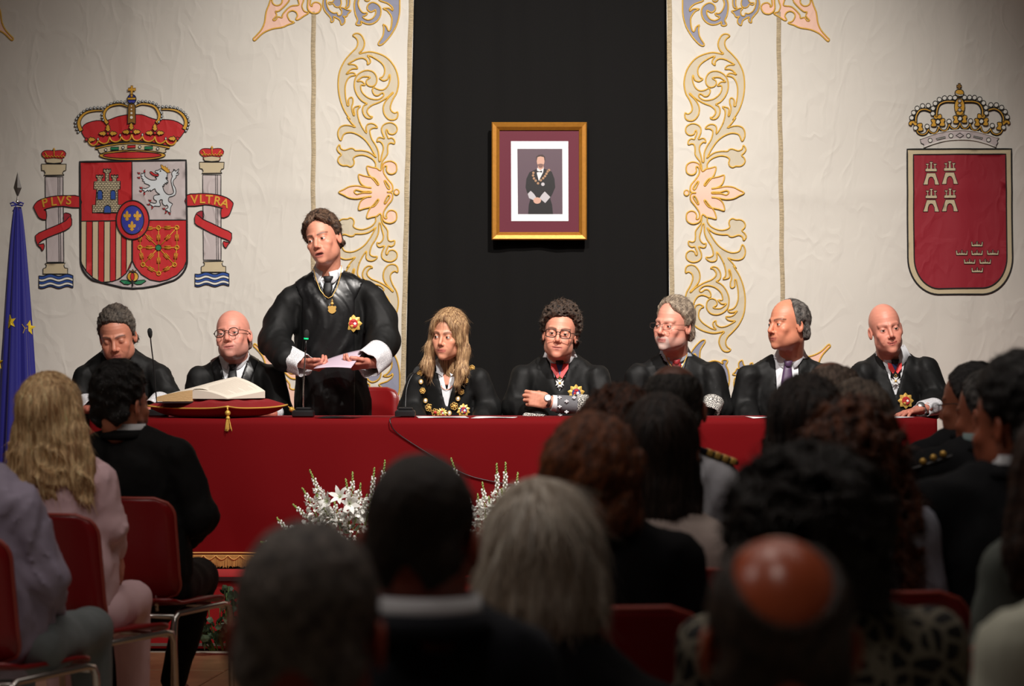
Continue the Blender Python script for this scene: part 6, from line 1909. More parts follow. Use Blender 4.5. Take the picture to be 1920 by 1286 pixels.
def ribbon_cross(root, fT, xc, ztop, zpt, zc_, w_=.046):
    """red neck ribbon with blue centre and a white cross below"""
    rb = None
    for s_ in (-1, 1):
        b = MB(); pts = [(xc + s_ * w_, ztop + .008), (xc + s_ * (w_ * .95), ztop - .020), (xc + s_ * .012, zpt - .010), (xc + s_ * .0, zpt + .006), (xc + s_ * .018, ztop + .004)]
        pp = surf_pts(fT, pts, 11.7, 12.4, .010); b.add(pp, [tuple(range(5))]); o = b.build('neck_ribbon', M_redrib, root, smooth=False); solid(o, .004)
    b = MB(); pp = surf_pts(fT, [(xc - .016, ztop + .002), (xc + .016, ztop + .002), (xc, zpt + .004)], 11.7, 12.4, .015); b.add(pp, [(0, 1, 2)]); o = b.build('ribbon_centre', M_bluerib, root, smooth=False); solid(o, .003)
    y = (ray_y(fT, xc, zc_, 11.7, 12.4) or 12.1) - .012
    cross_medal(root, (xc, y, zc_), .022)
person_E()

# --- F: grey-haired bearded man in rimless glasses looking left
def person_F():
    root = person('grey-haired man with white goatee and rimless glasses turned towards the speaker', Q(1265, 800))
    arms = [[(Q(1196, 704), .062), (Q(1186, 765, 12.2), .068), (Q(1210, 800, 12.0), .055)], [(Q(1336, 702), .062), (Q(1346, 765, 12.18), .072), (Q(1310, 790, 12.0), .055)]]
    N, L, R, hip, fT = front_torso((1266, 680), (1200, 702), (1330, 700), 1266, arms, seed=51, famp=.006)
    o = dict(skin=(216, 150, 130), w=.98, jaw=1.04, full=.7, browc=(170, 130, 110), browa=.5, lids=.45, nose=1.15, look=(-.2, 0), goatee=(206, 194, 186), stubble=.35, stubc=(206, 190, 182), lip=(190, 110, 106))
    M, b = add_head(root, (1262, 611), 12.13, 37, 0, -4, 1.11, o, N + Vector((0, 0.02, -0.05)))
    spectacles(M, root, (.023, .014, 3.2), mat('thin_steel_frame', srgb(110, 90, 84), .3, metal=.7), dict(rim=.0011))
    H = dict(low=[(-180, -.085), (-125, -.06), (-112, .01), (-97, .0), (-88, -.02), (-78, .0), (-64, .045), (-45, .082), (-25, .098), (0, .100), (14, .092), (30, .062), (50, .052), (64, .03), (76, -.010), (88, -.02), (97, .0), (112, .008), (125, -.06), (180, -.085)], t=.019, ts=.011, tb=.014, amp=.0018, freq=(80, 22, 40), seed=52, extra=[((.01, -.068, .10), (.070, -.03, .05), .014, .012)])
    add_hair(root, M, H, hair_cols((98, 84, 72), (186, 168, 146), (90, 20, 40), 9), st=dict(n=1800, L_=.03, comb=(.5, .5, -.1), side=.3, down=.9, jit=.2))
    lo, hi = bounds([N, L, R, hip] + [a[0] for c in arms for a in c], .15); hi[2] = N.z + .09
    xc = N.x
    robe_set(root, N, fT, dict(xc=xc, ztop=N.z + .02, zbot=Q(0, 725).z, w=.066), lo, hi, 0.010, shirt=M_bshirt)
    collar(root, N + Vector((0, -.004, .0)), 10, .060, .050, M_bshirt, tipl=.04, spread=.6, fT=fT)
    fy = lambda x, z: (ray_y(fT, x, z, 11.7, 12.4) or 12.1) + .004
    tie(root, fy, [(xc, N.z - .030), (xc, N.z - .06), (xc, N.z - .12)], (.018, .030, .032), M_redtie)
    for s_ in (-1, 1):
        xz = [(xc + s_ * .060, N.z + .025), (xc + s_ * .052, N.z - .005), (xc + s_ * .032, N.z - .045), (xc + s_ * .010, N.z - .075), (xc, N.z - .09)]
        necklace(root, surf_pts(fT, xz, 11.7, 12.4, .008), .0028, M_gilt, 'gold_cord')
    cuff(root, Q(1338, 752, 12.04), Q(1326, 775, 11.97), .056, .058, M_lace2, sq=.8, wav_=.08)
    finish(root, hip, 'red stacking chair under the bearded man')
person_F()

# --- G: balding man in profile with a purple tie
def person_G():
    root = person('balding grey-templed man with purple tie looking left in profile', Q(1475, 800))
    arms = [[(Q(1402, 706), .060), (Q(1394, 768, 12.2), .066), (Q(1412, 800, 12.0), .055)], [(Q(1542, 704), .060), (Q(1552, 768, 12.2), .068), (Q(1530, 800, 12.0), .055)]]
    N, L, R, hip, fT = front_torso((1482, 684), (1408, 704), (1536, 700), 1476, arms, seed=61, famp=.006)
    o = dict(skin=(206, 136, 108), w=.96, jaw=1.02, full=.3, browc=(60, 46, 40), lids=.25, nose=1.2, look=(-.1, 0.05), stubble=.12, stubc=(140, 96, 84), lip=(176, 96, 84))
    M, b = add_head(root, (1477, 610), 12.13, 56, -2, 2, 1.10, o, N + Vector((0, 0.02, -0.05)))
    H = dict(low=[(0, .3), (55, .3), (62, .085), (70, .04), (78, .0), (88, -.025), (97, .0), (112, .008), (125, -.06), (180, -.085)], t=.004, ts=.007, tb=.012, amp=.0014, freq=(80, 22, 40), seed=62)
    add_hair(root, M, H, hair_cols((40, 36, 34), (128, 122, 116), (80, 22, 40), 9), st=dict(n=1400, L_=.02, comb=(0, .8, -.3), side=.1, down=.5, jit=.25, lift=.002))
    lo, hi = bounds([N, L, R, hip] + [a[0] for c in arms for a in c], .15); hi[2] = N.z + .09
    xc = Q(1474, 0).x
    robe_set(root, N, fT, dict(xc=xc, ztop=N.z + .02, zbot=Q(0, 830).z, w=.060, bulge=.75), lo, hi, 0.010, shirt=WH)
    collar(root, N + Vector((0, -.004, .0)), 14, .060, .056, WH, tipl=.062, spread=.7, fT=fT)
    fy = lambda x, z: (ray_y(fT, x, z, 11.7, 12.4) or 12.1) + .004
    tie(root, fy, [(xc + .004, N.z - .028), (xc, N.z - .06), (xc - .004, N.z - .12), (xc - .006, N.z - .2), (xc - .006, N.z - .3)], (.015, .022, .030, .034, .036), M_purple, knot=(.019, .034))
    finish(root, hip, 'red stacking chair under the man in the purple tie')
person_G()

# --- H: bald smiling man at the right end
def person_H():
    root = person('smiling bald man in black robe at the right end, hand on the table', Q(1665, 800))
    arms = [[(Q(1618, 702), .066), (Q(1606, 762, 12.2), .072), (Q(1630, 800, 12.0), .055)], [(Q(1736, 694), .066), (Q(1756, 748, 12.18), .072), (Q(1744, 768, 12.0), .058)]]
    N, L, R, hip, fT = front_torso((1672, 680), (1616, 700), (1730, 694), 1676, arms, seed=71, famp=.006)
    hd = hand_parts(hand_frame(Q(1724, 768, 11.85), (-0.80, -0.58, -0.14), (0.0, -0.1, -1), 1.0), curls=(12, 14, 16, 18), spread=9, thumb=(45, 10), skin=(206, 132, 112), left=True, arm=0.05)
    o = dict(skin=(216, 146, 126), w=.98, jaw=.98, smile=1.0, full=.3, browc=(150, 90, 76), browa=.5, lids=.25, nose=1.08, look=(0, 0), lip=(186, 92, 84))
    M, b = add_head(root, (1661, 618), 12.13, -3, 0, 10, 1.09, o, N + Vector((0, 0.02, -0.05)), [hd], sw=.98, inner=(N, L, R, hip, [(arms[0], arms[0][-1][0]), (arms[1], Q(1728, 768, 11.87))]))
    lo, hi = bounds([N, L, R, hip] + [a[0] for c in arms for a in c], .15); hi[2] = N.z + .09
    xc = Q(1675, 0).x
    robe_set(root, N, fT, dict(xc=xc, ztop=N.z + .02, zbot=Q(0, 742).z, w=.070), lo, hi, 0.010, shirt=WH)
    collar(root, N + Vector((0, -.004, .0)), -4, .062, .058, WH, tipl=.060, spread=.5, fT=fT)
    fy = lambda x, z: (ray_y(fT, x, z, 11.7, 12.4) or 12.1) + .004
    tie(root, fy, [(xc, N.z - .030), (xc, N.z - .06), (xc, N.z - .11)], (.016, .022, .026), M_blackt)
    ribbon_cross(root, fT, xc - .002, Q(0, 683).z, Q(0, 697).z, Q(0, 714).z, .036)
    q = Q(1705, 752, 12.0); y = ray_y(fT, q.x, q.z, 11.7, 12.4); star_badge(root, (q.x, y - .006, q.z), (.1, -1, .1), .042, M_enamr, pts_=8)
    cuff(root, Q(1752, 762, 11.96), Q(1728, 768, 11.88), .058, .050, M_lace, 'lace_cuff', sq=.75, wav_=.12)
    wt = empty('wristwatch', Q(1727, 765, 11.86)); tag(wt, 'silver wristwatch on the bald man at the right end', 'watch')
    cuff(wt, Q(1729, 767, 11.87), Q(1724, 768, 11.85), .033, .032, M_silverm, 'watch_strap', sq=.8)
    b = MB(); b.lathe([(0, -.003), (.018, -.003), (.018, .003), (.015, .005), (0, .005)], Q(1727, 759, 11.835), 20, Matrix.Rotation(.9, 3, 'X')); wc = b.build('watch_case', M_silverm, wt)
    finish(root, hip, 'red stacking chair under the bald man at the right end', dx=.02)
person_H()
# ------------------------------------------------------------------ things on and around the table
M_bplast = mat('black_plastic', (0.012, 0.012, 0.013), 0.35)
M_velvet = mat('crimson_velvet', srgb(128, 8, 18), 0.6, sheen=0.4, bump=0.1, bscale=200)
M_velvet.node_tree.nodes['Principled BSDF'].inputs['Sheen Tint'].default_value = (1, 0.2, 0.2, 1)
M_page = mat('book_page', srgb(236, 226, 210), 0.8)
M_pedge = mat('page_edges', srgb(206, 170, 120), 0.8, bump=0.4, bscale=200, stretch=(0.2, 0.2, 4))
M_gthr = mat('gold_thread', srgb(226, 180, 84), 0.45, metal=0.35)
M_led = mat('green_led', (0.0, 0.3, 0.1), 0.3, emit=(0.0, 0.75, 0.25), estr=1.0)
M_grey_ = mat('grey_foam', (0.02, 0.02, 0.02), 0.9, bump=0.4, bscale=900)

def gooseneck(label, base, stem, led=False, width=.10):
    root = empty('gooseneck_microphone', base, label, 'microphone')
    b = MB(); c = Vector(base)
    b.box(c + Vector((0, 0, .018)), (width, .11, .036), bevel=.008)
    b.box(c + Vector((0, .01, .042)), (width * .72, .07, .014), bevel=.005)
    bs = b.build('base', M_bplast, root); autosm(bs, 40)
    pts = crom([(p[0], p[2]) for p in stem], 5, False); y0 = stem[0][1]; y1 = stem[-1][1]
    P3 = [(p[0], y0 + (y1 - y0) * i / (len(pts) - 1), p[1]) for i, p in enumerate(pts)]
    b = MB(); b.tube(P3, .0032, 8); b.build('stem', M_chrome if led else M_bplast, root)
    e = Vector(P3[-1]); d = (e - Vector(P3[-4])).normalized()
    b = MB(); b.tube([e - d * .004, e + d * .004, e + d * .012, e + d * .03, e + d * .042, e + d * .048], [.005, .0085, .011, .0125, .010, .004], 12); b.build('capsule', M_grey_, root)
    if led:
        b = MB(); b.tube([e + d * .000, e + d * .007], .0112, 14); b.build('light_ring', M_led, root)
        b = MB(); b.tube([e - d * .055, e - d * .0], .0048, 10); b.build('capsule_neck', M_bplast, root)
    return root
gooseneck('black gooseneck microphone in front of the man with bowed head', (Q(297, 0, 11.75).x, 11.75, ZT), [Q(297, 775, 11.75), Q(294, 745, 11.75), Q(289, 690, 11.72), Q(284, 650, 11.7), Q(282, 632, 11.68)])
gooseneck('microphone with green lit ring in front of the standing speaker', (P(569, 0, 11.62).x, 11.62, ZT), [P(569, 768, 11.62), P(569, 745, 11.62), P(571, 700, 11.63), P(573, 660, 11.62), P(574, 636, 11.6)], True, .105)
gooseneck('black gooseneck microphone in front of the blonde woman on stage', (P(760, 0, 11.62).x, 11.62, ZT), [P(760, 768, 11.62), P(760, 752, 11.62), P(762, 730, 11.66), P(768, 712, 11.7), P(776, 700, 11.72)], False, .098)

# cushion with tassels
TH = math.radians(29)
fc_ = Vector((P(427, 0, 11.30).x, 11.30, ZT))
ua = Vector((-math.cos(TH), math.sin(TH), 0)); ub = Vector((math.sin(TH), math.cos(TH), 0))
LA, LB, HC = .48, .50, .098
cush = empty('velvet_cushion', fc_ + ua * LA / 2 + ub * LB / 2, 'crimson velvet cushion with gold piping and tassels under the open book', 'cushion')
vs = []; fs = []; n = 26
for side in (1, -1):
    for i in range(n + 1):
        for j in range(n + 1):
            u, v = i / n, j / n
            e = (1 - (2 * u - 1) ** 4) * (1 - (2 * v - 1) ** 4)
            pin = 0.035 * (1 - (abs(2 * u - 1)) ** 3) * (2 * v - 1) ** 2   # edges bow inwards between corners
            pin2 = 0.035 * (1 - (abs(2 * v - 1)) ** 3) * (2 * u - 1) ** 2
            uu = 0.5 + (u - 0.5) * (1 - pin2); vv = 0.5 + (v - 0.5) * (1 - pin)
            wr = 0.006 * math.sin(25 * u + 6 * v) * math.sin(17 * v) * (e ** .4)
            corner = (abs(2 * u - 1) * abs(2 * v - 1)) ** 3
            mid_h = .045 + .012 * corner
            h = (HC / 2) * e ** .45
            z = mid_h + (h * 1.0 + wr if side > 0 else -min(h, mid_h - .001))
            q = fc_ + ua * (uu * LA) + ub * (vv * LB); vs.append((q.x, q.y, ZT + .002 + z))
for s_ in range(2):
    o_ = s_ * (n + 1) ** 2
    for i in range(n):
        for j in range(n):
            a = o_ + i * (n + 1) + j; f_ = (a, a + n + 1, a + n + 2, a + 1)
            fs.append(f_[::-1] if s_ == 0 else f_)
link('cushion_cover', mesh('cushion_cover', vs, fs), cush, M_velvet)
N1 = n + 1
rim = [vs[i * N1] for i in range(N1)] + [vs[n * N1 + j] for j in range(1, N1)] + [vs[i * N1 + n] for i in range(n - 1, -1, -1)] + [vs[j] for j in range(n - 1, 0, -1)]
b = MB(); b.tube(rim, .0045, 6, closed=True); b.build('piping', M_gthr, cush)
def tassel(c, d, L_=.085, nm='tassel'):
    c = Vector(c); d = Vector(d).normalized(); u = d.orthogonal().normalized(); v = d.cross(u)
    b = MB()
    b.tube([c, c + d * .02], .004, 6)
    b.tube([c + d * .015, c + d * .022, c + d * .03, c + d * .038, c + d * .044], [.004, .012, .014, .011, .005], 10)
    b.tube([c + d * .044, c + d * .050, c + d * .056, c + d * .062], [.006, .010, .010, .007], 10)
    o = b.build(nm, M_gthr, cush)
    t = MB(); random.seed(4)
    for k in range(60):
        a = random.uniform(0, 2 * PI); r = random.uniform(.002, .008)
        e = u * math.cos(a) + v * math.sin(a)
        t.tube([c + d * .060 + e * r, c + d * (.075) + e * r * 1.5, c + d * (.062 + L_ * .6 * random.uniform(.85, 1.1)) + e * r * 2.4], [.0014, .0013, .001], 3, caps=False)
    t.build('tassel_threads', M_gthr, o)['kind'] = 'stuff'
cr_ = Vector(rim[0])
tassel(cr_ + Vector((.0, -.012, -.002)), (0.06, -.12, -1))
cr2 = fc_ + ub * LB; tassel((cr2.x + .005, cr2.y, ZT + .050), (.5, -.5, -.36), .075)
cr3 = fc_ + ua * LA; tassel((cr3.x - .005, cr3.y, ZT + .050), (-.5, -.1, -.55), .07)

# open book
book = empty('open_book', P(380, 0, 11.5), 'thick open book with cream pages lying on the crimson cushion', 'book')
FS, FR, BR, BS = P(361, 731, 11.44), P(427, 747, 11.38), P(497, 733, 11.66), P(441, 706, 11.84)
FL, BL = P(294, 744, 11.40), P(352, 730, 11.80)
zc_top = ZT + .002 + .045
def quad_surface(a, b_, c, d, bulge, n=10, wav__=0.0):
    out = []
    for i in range(n + 1):
        for j in range(n + 1):
            u, v = i / n, j / n
            q = (a * (1 - u) + b_ * u) * (1 - v) + (d * (1 - u) + c * u) * v
            q.z += bulge * math.sin(PI * u) ** .8
            out.append(q)
    return out
def page_block(name, a, b_, c, d, bulge, zb, parent, m_edge):
    n = 10; top = quad_surface(a, b_, c, d, bulge)
    bot = [Vector((q.x, q.y, min(zb, q.z - .003))) for q in quad_surface(a, b_, c, d, 0)]
    N1 = n + 1; fs = [(i * N1 + j, (i + 1) * N1 + j, (i + 1) * N1 + j + 1, i * N1 + j + 1) for i in range(n) for j in range(n)]
    T = N1 * N1; fs2 = [tuple(T + k for k in f[::-1]) for f in fs]
    rim = [i * N1 for i in range(N1)] + [n * N1 + j for j in range(1, N1)] + [i * N1 + n for i in range(n - 1, -1, -1)] + [j for j in range(n - 1, 0, -1)]
    side = [(rim[k], T + rim[k], T + rim[(k + 1) % len(rim)], rim[(k + 1) % len(rim)]) for k in range(len(rim))]
    me = mesh(name, top + bot, fs + fs2 + side, False); o = link(name, me, parent, None)
    me.materials.append(M_page); me.materials.append(m_edge)
    for i, p in enumerate(me.polygons): p.material_index = 0 if i < len(fs) else 1
    return o
zb = ZT + .088
page_block('page_block', FL, FS, BS, BL, .004, FL.z - .022, book, M_pedge)
page_block('page_block', FS, FR, BR, BS, .010, zb + .006, book, M_page)
for k in range(3):      # fanned leaves at the gutter
    a = FS + Vector((.002, -.002, .004 - .004 * k)); e = FR + Vector((-.02 - .022 * k, 0, -.001)); b = MB()
    pts = [a, a * .6 + e * .4 + Vector((0, 0, .016 - .002 * k)), e]; vs_ = []
    c = crom([(p.x, p.z) for p in pts], 5, False)
    for (x, z) in c: vs_ += [(x, a.y - .001, z), (x + .02, a.y + .12, z + .012)]
    b.add(vs_, [(2 * i, 2 * i + 2, 2 * i + 3, 2 * i + 1) for i in range(len(c) - 1)]); b.build('loose_leaf', M_page, book)
mcov = mat('dark_book_cover', srgb(40, 20, 22), 0.5)
b = MB()
cz = lambda q, dz: Vector((q.x, q.y, dz))
for (a_, b__, c_, d_, dz) in ((FL, FS, BS, BL, FL.z - .030),):
    ext = [cz(a_ + Vector((-.006, -.006, 0)), dz), cz(b__ + Vector((0, -.006, 0)), dz), cz(c_ + Vector((0, .006, 0)), dz), cz(d_ + Vector((-.006, .006, 0)), dz)]
    b.add(ext + [q + Vector((0, 0, .006)) for q in ext], [(3, 2, 1, 0), (4, 5, 6, 7), (0, 1, 5, 4), (1, 2, 6, 5), (2, 3, 7, 6), (3, 0, 4, 7)])
b.build('cover', mcov, book, smooth=False)
# faint lines of print
b = MB()
for k in range(16):
    v = .12 + .76 * k / 15
    for (u0, u1) in ((.14, .86),):
        row = []
        for t in range(9):
            u = u0 + (u1 - u0) * t / 8 * (.7 if k % 5 == 4 else 1)
            q = (FS * (1 - u) + FR * u) * (1 - v) + (BS * (1 - u) + BR * u) * v; q.z += .010 * math.sin(PI * u) ** .8 + .0006
            row.append(q)
        dv = (BS - FS).normalized() * .0035
        b.add([q for q in row] + [q + dv for q in row], [(i, i + 1, 9 + i + 1, 9 + i) for i in range(8)])
b.build('printed_lines', mat('pale_print', srgb(214, 200, 184), .9), book)['kind'] = 'stuff'

# papers lying on the table
def sheet(label, px0, px1, y0, y1, m, z=0.0, rot=0, name='sheet_of_paper', cat='paper', group=None):
    b = MB(); xa, xb = P(px0, 0, (y0 + y1) / 2).x, P(px1, 0, (y0 + y1) / 2).x
    cx, cy = (xa + xb) / 2, (y0 + y1) / 2; vs = []
    n = 6
    for i in range(n + 1):
        for j in range(n + 1):
            u, v = i / n - .5, j / n - .5
            x, y = u * (xb - xa), v * (y1 - y0); c, s = math.cos(math.radians(rot)), math.sin(math.radians(rot))
            vs.append((cx + x * c - y * s, cy + x * s + y * c, ZT + .0025 + z + .002 * math.sin(5 * u + 3 * v + px0)))
    b.add(vs, [(i * 7 + j, (i + 1) * 7 + j, (i + 1) * 7 + j + 1, i * 7 + j + 1) for i in range(6) for j in range(6)])
    o = b.build(name, m, None); solid(o, .0012, 1); return tag(o, label, cat, group)
sheet('white sheets in front of the blonde woman on stage', 782, 876, 11.42, 11.68, M_pw, .0005, 5)
sheet('white sheet between the blonde woman and the curly-haired man', 888, 966, 11.40, 11.64, M_pw, 0, -6)
sheet('white sheet in front of the man in the purple tie', 1404, 1452, 11.38, 11.62, M_pw, 0, 4)
sheet('white sheet under the hand of the bald man at the right end', 1634, 1700, 11.45, 11.72, M_pw, 0.0, 8)
o = sheet('black folder lying in front of the standing speaker', 598, 672, 11.36, 11.58, M_bplast, 0.003, -8, 'folder', 'folder')
# cables over the front of the cloth
def cable(label, pts, r=.0026):
    c = []
    for i in range(len(pts) - 1):
        p0 = pts[max(i - 1, 0)]; p1 = pts[i]; p2 = pts[i + 1]; p3 = pts[min(i + 2, len(pts) - 1)]
        for k in range(6):
            t = k / 6
            c.append(tuple(0.5 * (2 * p1[a] + (p2[a] - p0[a]) * t + (2 * p0[a] - 5 * p1[a] + 4 * p2[a] - p3[a]) * t * t + (3 * p1[a] - p0[a] - 3 * p2[a] + p3[a]) * t ** 3) for a in range(3)))
    c.append(tuple(pts[-1]))
    b = MB(); b.tube(c, r, 6); return tag(b.build('cable', M_bplast, None), label, 'cable')
def onf(px, py, off=.006):
    p = P(px, py, 11.25); y = cloth_y(p.x, p.z) - off; return P(px, py, y)
cable('thin black cable hanging in a curve across the middle of the red cloth', [Vector((P(752, 0, 11.6).x, 11.58, ZT + .006)), Vector((P(734, 0, 11.3).x, 11.31, ZT + .006)), onf(732, 792, .012), onf(745, 812), onf(800, 848), onf(870, 888), onf(925, 903), onf(985, 914), onf(1060, 945)])
cable('short black cable crossing the red cloth right of the officer in white', [onf(1330, 910), onf(1390, 885), onf(1440, 868), onf(1470, 862)])

# ------------------------------------------------------------------ flag
flag = empty('european_flag', P(33, 0, 12.9).xy.to_3d() + Vector((0, 0, ZS)), 'blue flag with yellow stars furled round a pole with a silver spearhead', 'flag')
DF = 12.9
M_flag = mat('blue_flag_silk', srgb(34, 34, 138), 0.5, sheen=0.3)
M_star = mat('yellow_star', srgb(240, 206, 40), 0.6)
p0 = P(33, 390, DF)
b = MB(); b.tube([(p0.x, DF, ZS), (p0.x, DF, p0.z)], .014, 12); b.build('pole', mat('pole_wood', srgb(90, 60, 40), .4), flag)
b = MB(); b.lathe([(.16, 0), (.16, .02), (.05, .05), (.02, .09), (.016, .12)], (p0.x, DF, ZS), 24); b.build('pole_base', M_chrome, flag)
b = MB(); t0 = P(33, 378, DF).z; b.sphere((p0.x, DF, t0), .010, 12, 8); b.tube([(p0.x, DF, t0), (p0.x, DF, t0 + .03)], [.008, .004], 8)
zz = [t0 + .02, P(0, 352, DF).z, P(0, 322, DF).z]
sq_ = [(.022, 0), (0, .008), (-.022, 0), (0, -.008)]
vs = [(p0.x, DF, zz[0])] + [(p0.x + x, DF + y, zz[1]) for x, y in sq_] + [(p0.x, DF, zz[2])]
b.add(vs, [(0, 2, 1), (0, 3, 2), (0, 4, 3), (0, 1, 4), (5, 1, 2), (5, 2, 3), (5, 3, 4), (5, 4, 1)])
o = b.build('spearhead', M_chrome, flag, smooth=False)
b = MB()
for s_ in (-1, 1):
    c = P(33, 384, DF); b.tube([(c.x, DF - .015, c.z), (c.x + s_ * .02, DF - .022, c.z + .012), (c.x + s_ * .036, DF - .02, c.z + .006), (c.x + s_ * .03, DF - .022, c.z - .006), (c.x, DF - .018, c.z)], .005, 6)
    b.tube([(c.x, DF - .018, c.z), (c.x - .02 - .004 * s_, DF - .02, c.z - .03 - .008 * s_)], .0025, 5)
b.build('ribbon_bow', M_flag, flag)
def flag_r(a, t):      # radius around the pole; front is a = -90deg
    base = .018 + .105 * t ** .75
    return base * (1 + .10 * math.sin(7 * a + 2.0 * t) + .06 * math.sin(13 * a + 1))
vs = []; na, nt_ = 96, 40
ztop, zbot = P(0, 388, DF).z, ZS + .25
for j in range(nt_ + 1):
    t = j / nt_; z = ztop + (zbot - ztop) * t
    for i in range(na):
        a = 2 * PI * i / na; r_ = flag_r(a, t); vs.append((p0.x - .005 * t + r_ * math.cos(a) * 1.0, DF + r_ * math.sin(a) * .7, z))
fs = [(j * na + i, j * na + (i + 1) % na, (j + 1) * na + (i + 1) % na, (j + 1) * na + i) for j in range(nt_) for i in range(na)]
me = mesh('flag_cloth', vs, fs); fcl = link('flag_cloth', me, flag, M_flag)
for (px, py, rr, tl) in ((16, 603, .040, .2), (48, 614, .042, -.15), (-10, 680, .04, 0), (40, 760, .04, .3)):
    c = P(px, py, DF - .1); b = MB(); pts = []
    for k in range(10):
        a = PI / 2 + k * PI / 5 + tl; r_ = rr if k % 2 == 0 else rr * .42
        pts.append((c.x + r_ * math.cos(a) * .85, c.z + r_ * math.sin(a)))
    def onflag(x, z):
        t = (ztop - z) / (ztop - zbot); dx = x - (p0.x - .005 * t)
        best = None
        for q in range(60):
            a = PI + PI * q / 59; r_ = flag_r(a, t)
            e = abs(r_ * math.cos(a) - dx)
            if best is None or e < best[0]: best = (e, DF + r_ * math.sin(a) * .7)
        return best[1] - .003
    ctr = (c.x, c.z); allp = [ctr] + pts
    b.add([(x, onflag(x, z), z) for x, z in allp], [(0, 1 + k, 1 + (k + 1) % 10) for k in range(10)])
    so = b.build('star', M_star, fcl, smooth=False); solid(so, .002)

# ------------------------------------------------------------------ flowers
M_petal = mat('white_petal', srgb(250, 250, 245), 0.55)
M_bud = mat('green_bud', srgb(150, 170, 90), 0.6)
M_stemg = mat('green_stem', srgb(90, 118, 52), 0.6)
M_leafd = mat('dark_green_leaf', srgb(58, 78, 54), 0.45, vary=0.2, vscale=20)
M_leafg = mat('grey_green_leaf', srgb(96, 116, 90), 0.5, vary=0.15, vscale=20)
random.seed(11)
def petal(b, c, d, L_, w_, cup=.3):
    d = Vector(d).normalized(); u = d.orthogonal().normalized(); u = (u * math.cos(random.uniform(0, 6)) + d.cross(u) * math.sin(random.uniform(0, 6))); u.normalize(); v = d.cross(u).normalized()
    c = Vector(c); pts = [c, c + d * L_ * .4 + u * w_ * .8, c + d * L_ * .85 + u * w_ * .7 + v * L_ * cup * .5, c + d * L_ + v * L_ * cup, c + d * L_ * .85 - u * w_ * .7 + v * L_ * cup * .5, c + d * L_ * .4 - u * w_ * .8, c + d * L_ * .5 - v * L_ * .12]
    b.add(pts, [(0, 1, 6), (1, 2, 6), (2, 3, 6), (3, 4, 6), (4, 5, 6), (5, 0, 6)])
def spike(root, base, tip, white=1.0):
    base, tip = Vector(base), Vector(tip); ax = (tip - base); L_ = ax.length; d = ax.normalized(); u = d.orthogonal().normalized(); v = d.cross(u)
    g = MB(); bend = u * L_ * .04
    cen = lambda t: base + ax * t + bend * math.sin(PI * t)
    g.tube([cen(t) for t in (0, .25, .5, .75, 1)], [.003, .003, .0025, .002, .001], 5)
    f = MB(); n = int(L_ / .0062)
    for i in range(n):
        t = .25 + .75 * i / n; c = cen(t); a = i * 2.4
        e = (u * math.cos(a) + v * math.sin(a)); top = (t - .25) / .75
        r_ = .022 * (1 - top) + .004
        if top < .62 * white:
            p = c + e * r_ * .8
            for k in range(4):
                dd = e + Vector((random.uniform(-.8, .8), random.uniform(-.8, .8), random.uniform(-.7, .6))); petal(f, p, dd, .023 * (1.1 - top * .7), .011 * (1.1 - top * .7), random.uniform(-.5, .5))
            f.sphere(p, .004, 6, 4)
        elif top < .80: f.sphere(c + e * .008, (.0052, .0052, .0068), 6, 5)
        else: g.sphere(c + e * .0055 * (1.25 - top), (.0042, .0042, .006), 5, 4)
    o = g.build('snapdragon_stem', M_bud, root); f.build('white_florets', M_petal, o)['kind'] = 'stuff'
def lily(root, c, d, r_=.05):
    b = MB(); d = Vector(d).normalized(); u = d.orthogonal().normalized(); v = d.cross(u); c = Vector(c)
    for k in range(6):
        a = 2 * PI * k / 6; e = u * math.cos(a) + v * math.sin(a); s_ = (u * -math.sin(a) + v * math.cos(a))
        pts = []; 
        for (t, w_) in ((0, .003), (.3, .010), (.6, .012), (.85, .008), (1, .001)):
            p = c + d * (r_ * 1.0 * math.sin(t * 1.4)) + e * r_ * t * t; pts += [p - s_ * w_, p + s_ * w_]
        b.add(pts, [(2 * i, 2 * i + 1, 2 * i + 3, 2 * i + 2) for i in range(4)])
    o = b.build('lily', M_petal, root); g = MB()
    for k in range(5): g.tube([c, c + d * .04 + u * random.uniform(-.01, .01) + v * random.uniform(-.01, .01)], .001, 4)
    g.build('stamens', M_bud, o); return o
def leafshape(b, c, d, L_, w_, nrm=None):
    d = Vector(d).normalized(); u = Vector(nrm) if nrm else d.orthogonal(); u = (u - d * u.dot(d)).normalized(); v = d.cross(u); c = Vector(c)
    pts = [c, c + d * L_ * .3 + v * w_, c + d * L_ * .7 + v * w_ * .8, c + d * L_, c + d * L_ * .7 - v * w_ * .8, c + d * L_ * .3 - v * w_, c + d * L_ * .5 + u * w_ * .25]
    b.add(pts, [(0, 1, 6), (1, 2, 6), (2, 3, 6), (3, 4, 6), (4, 5, 6), (5, 0, 6)])
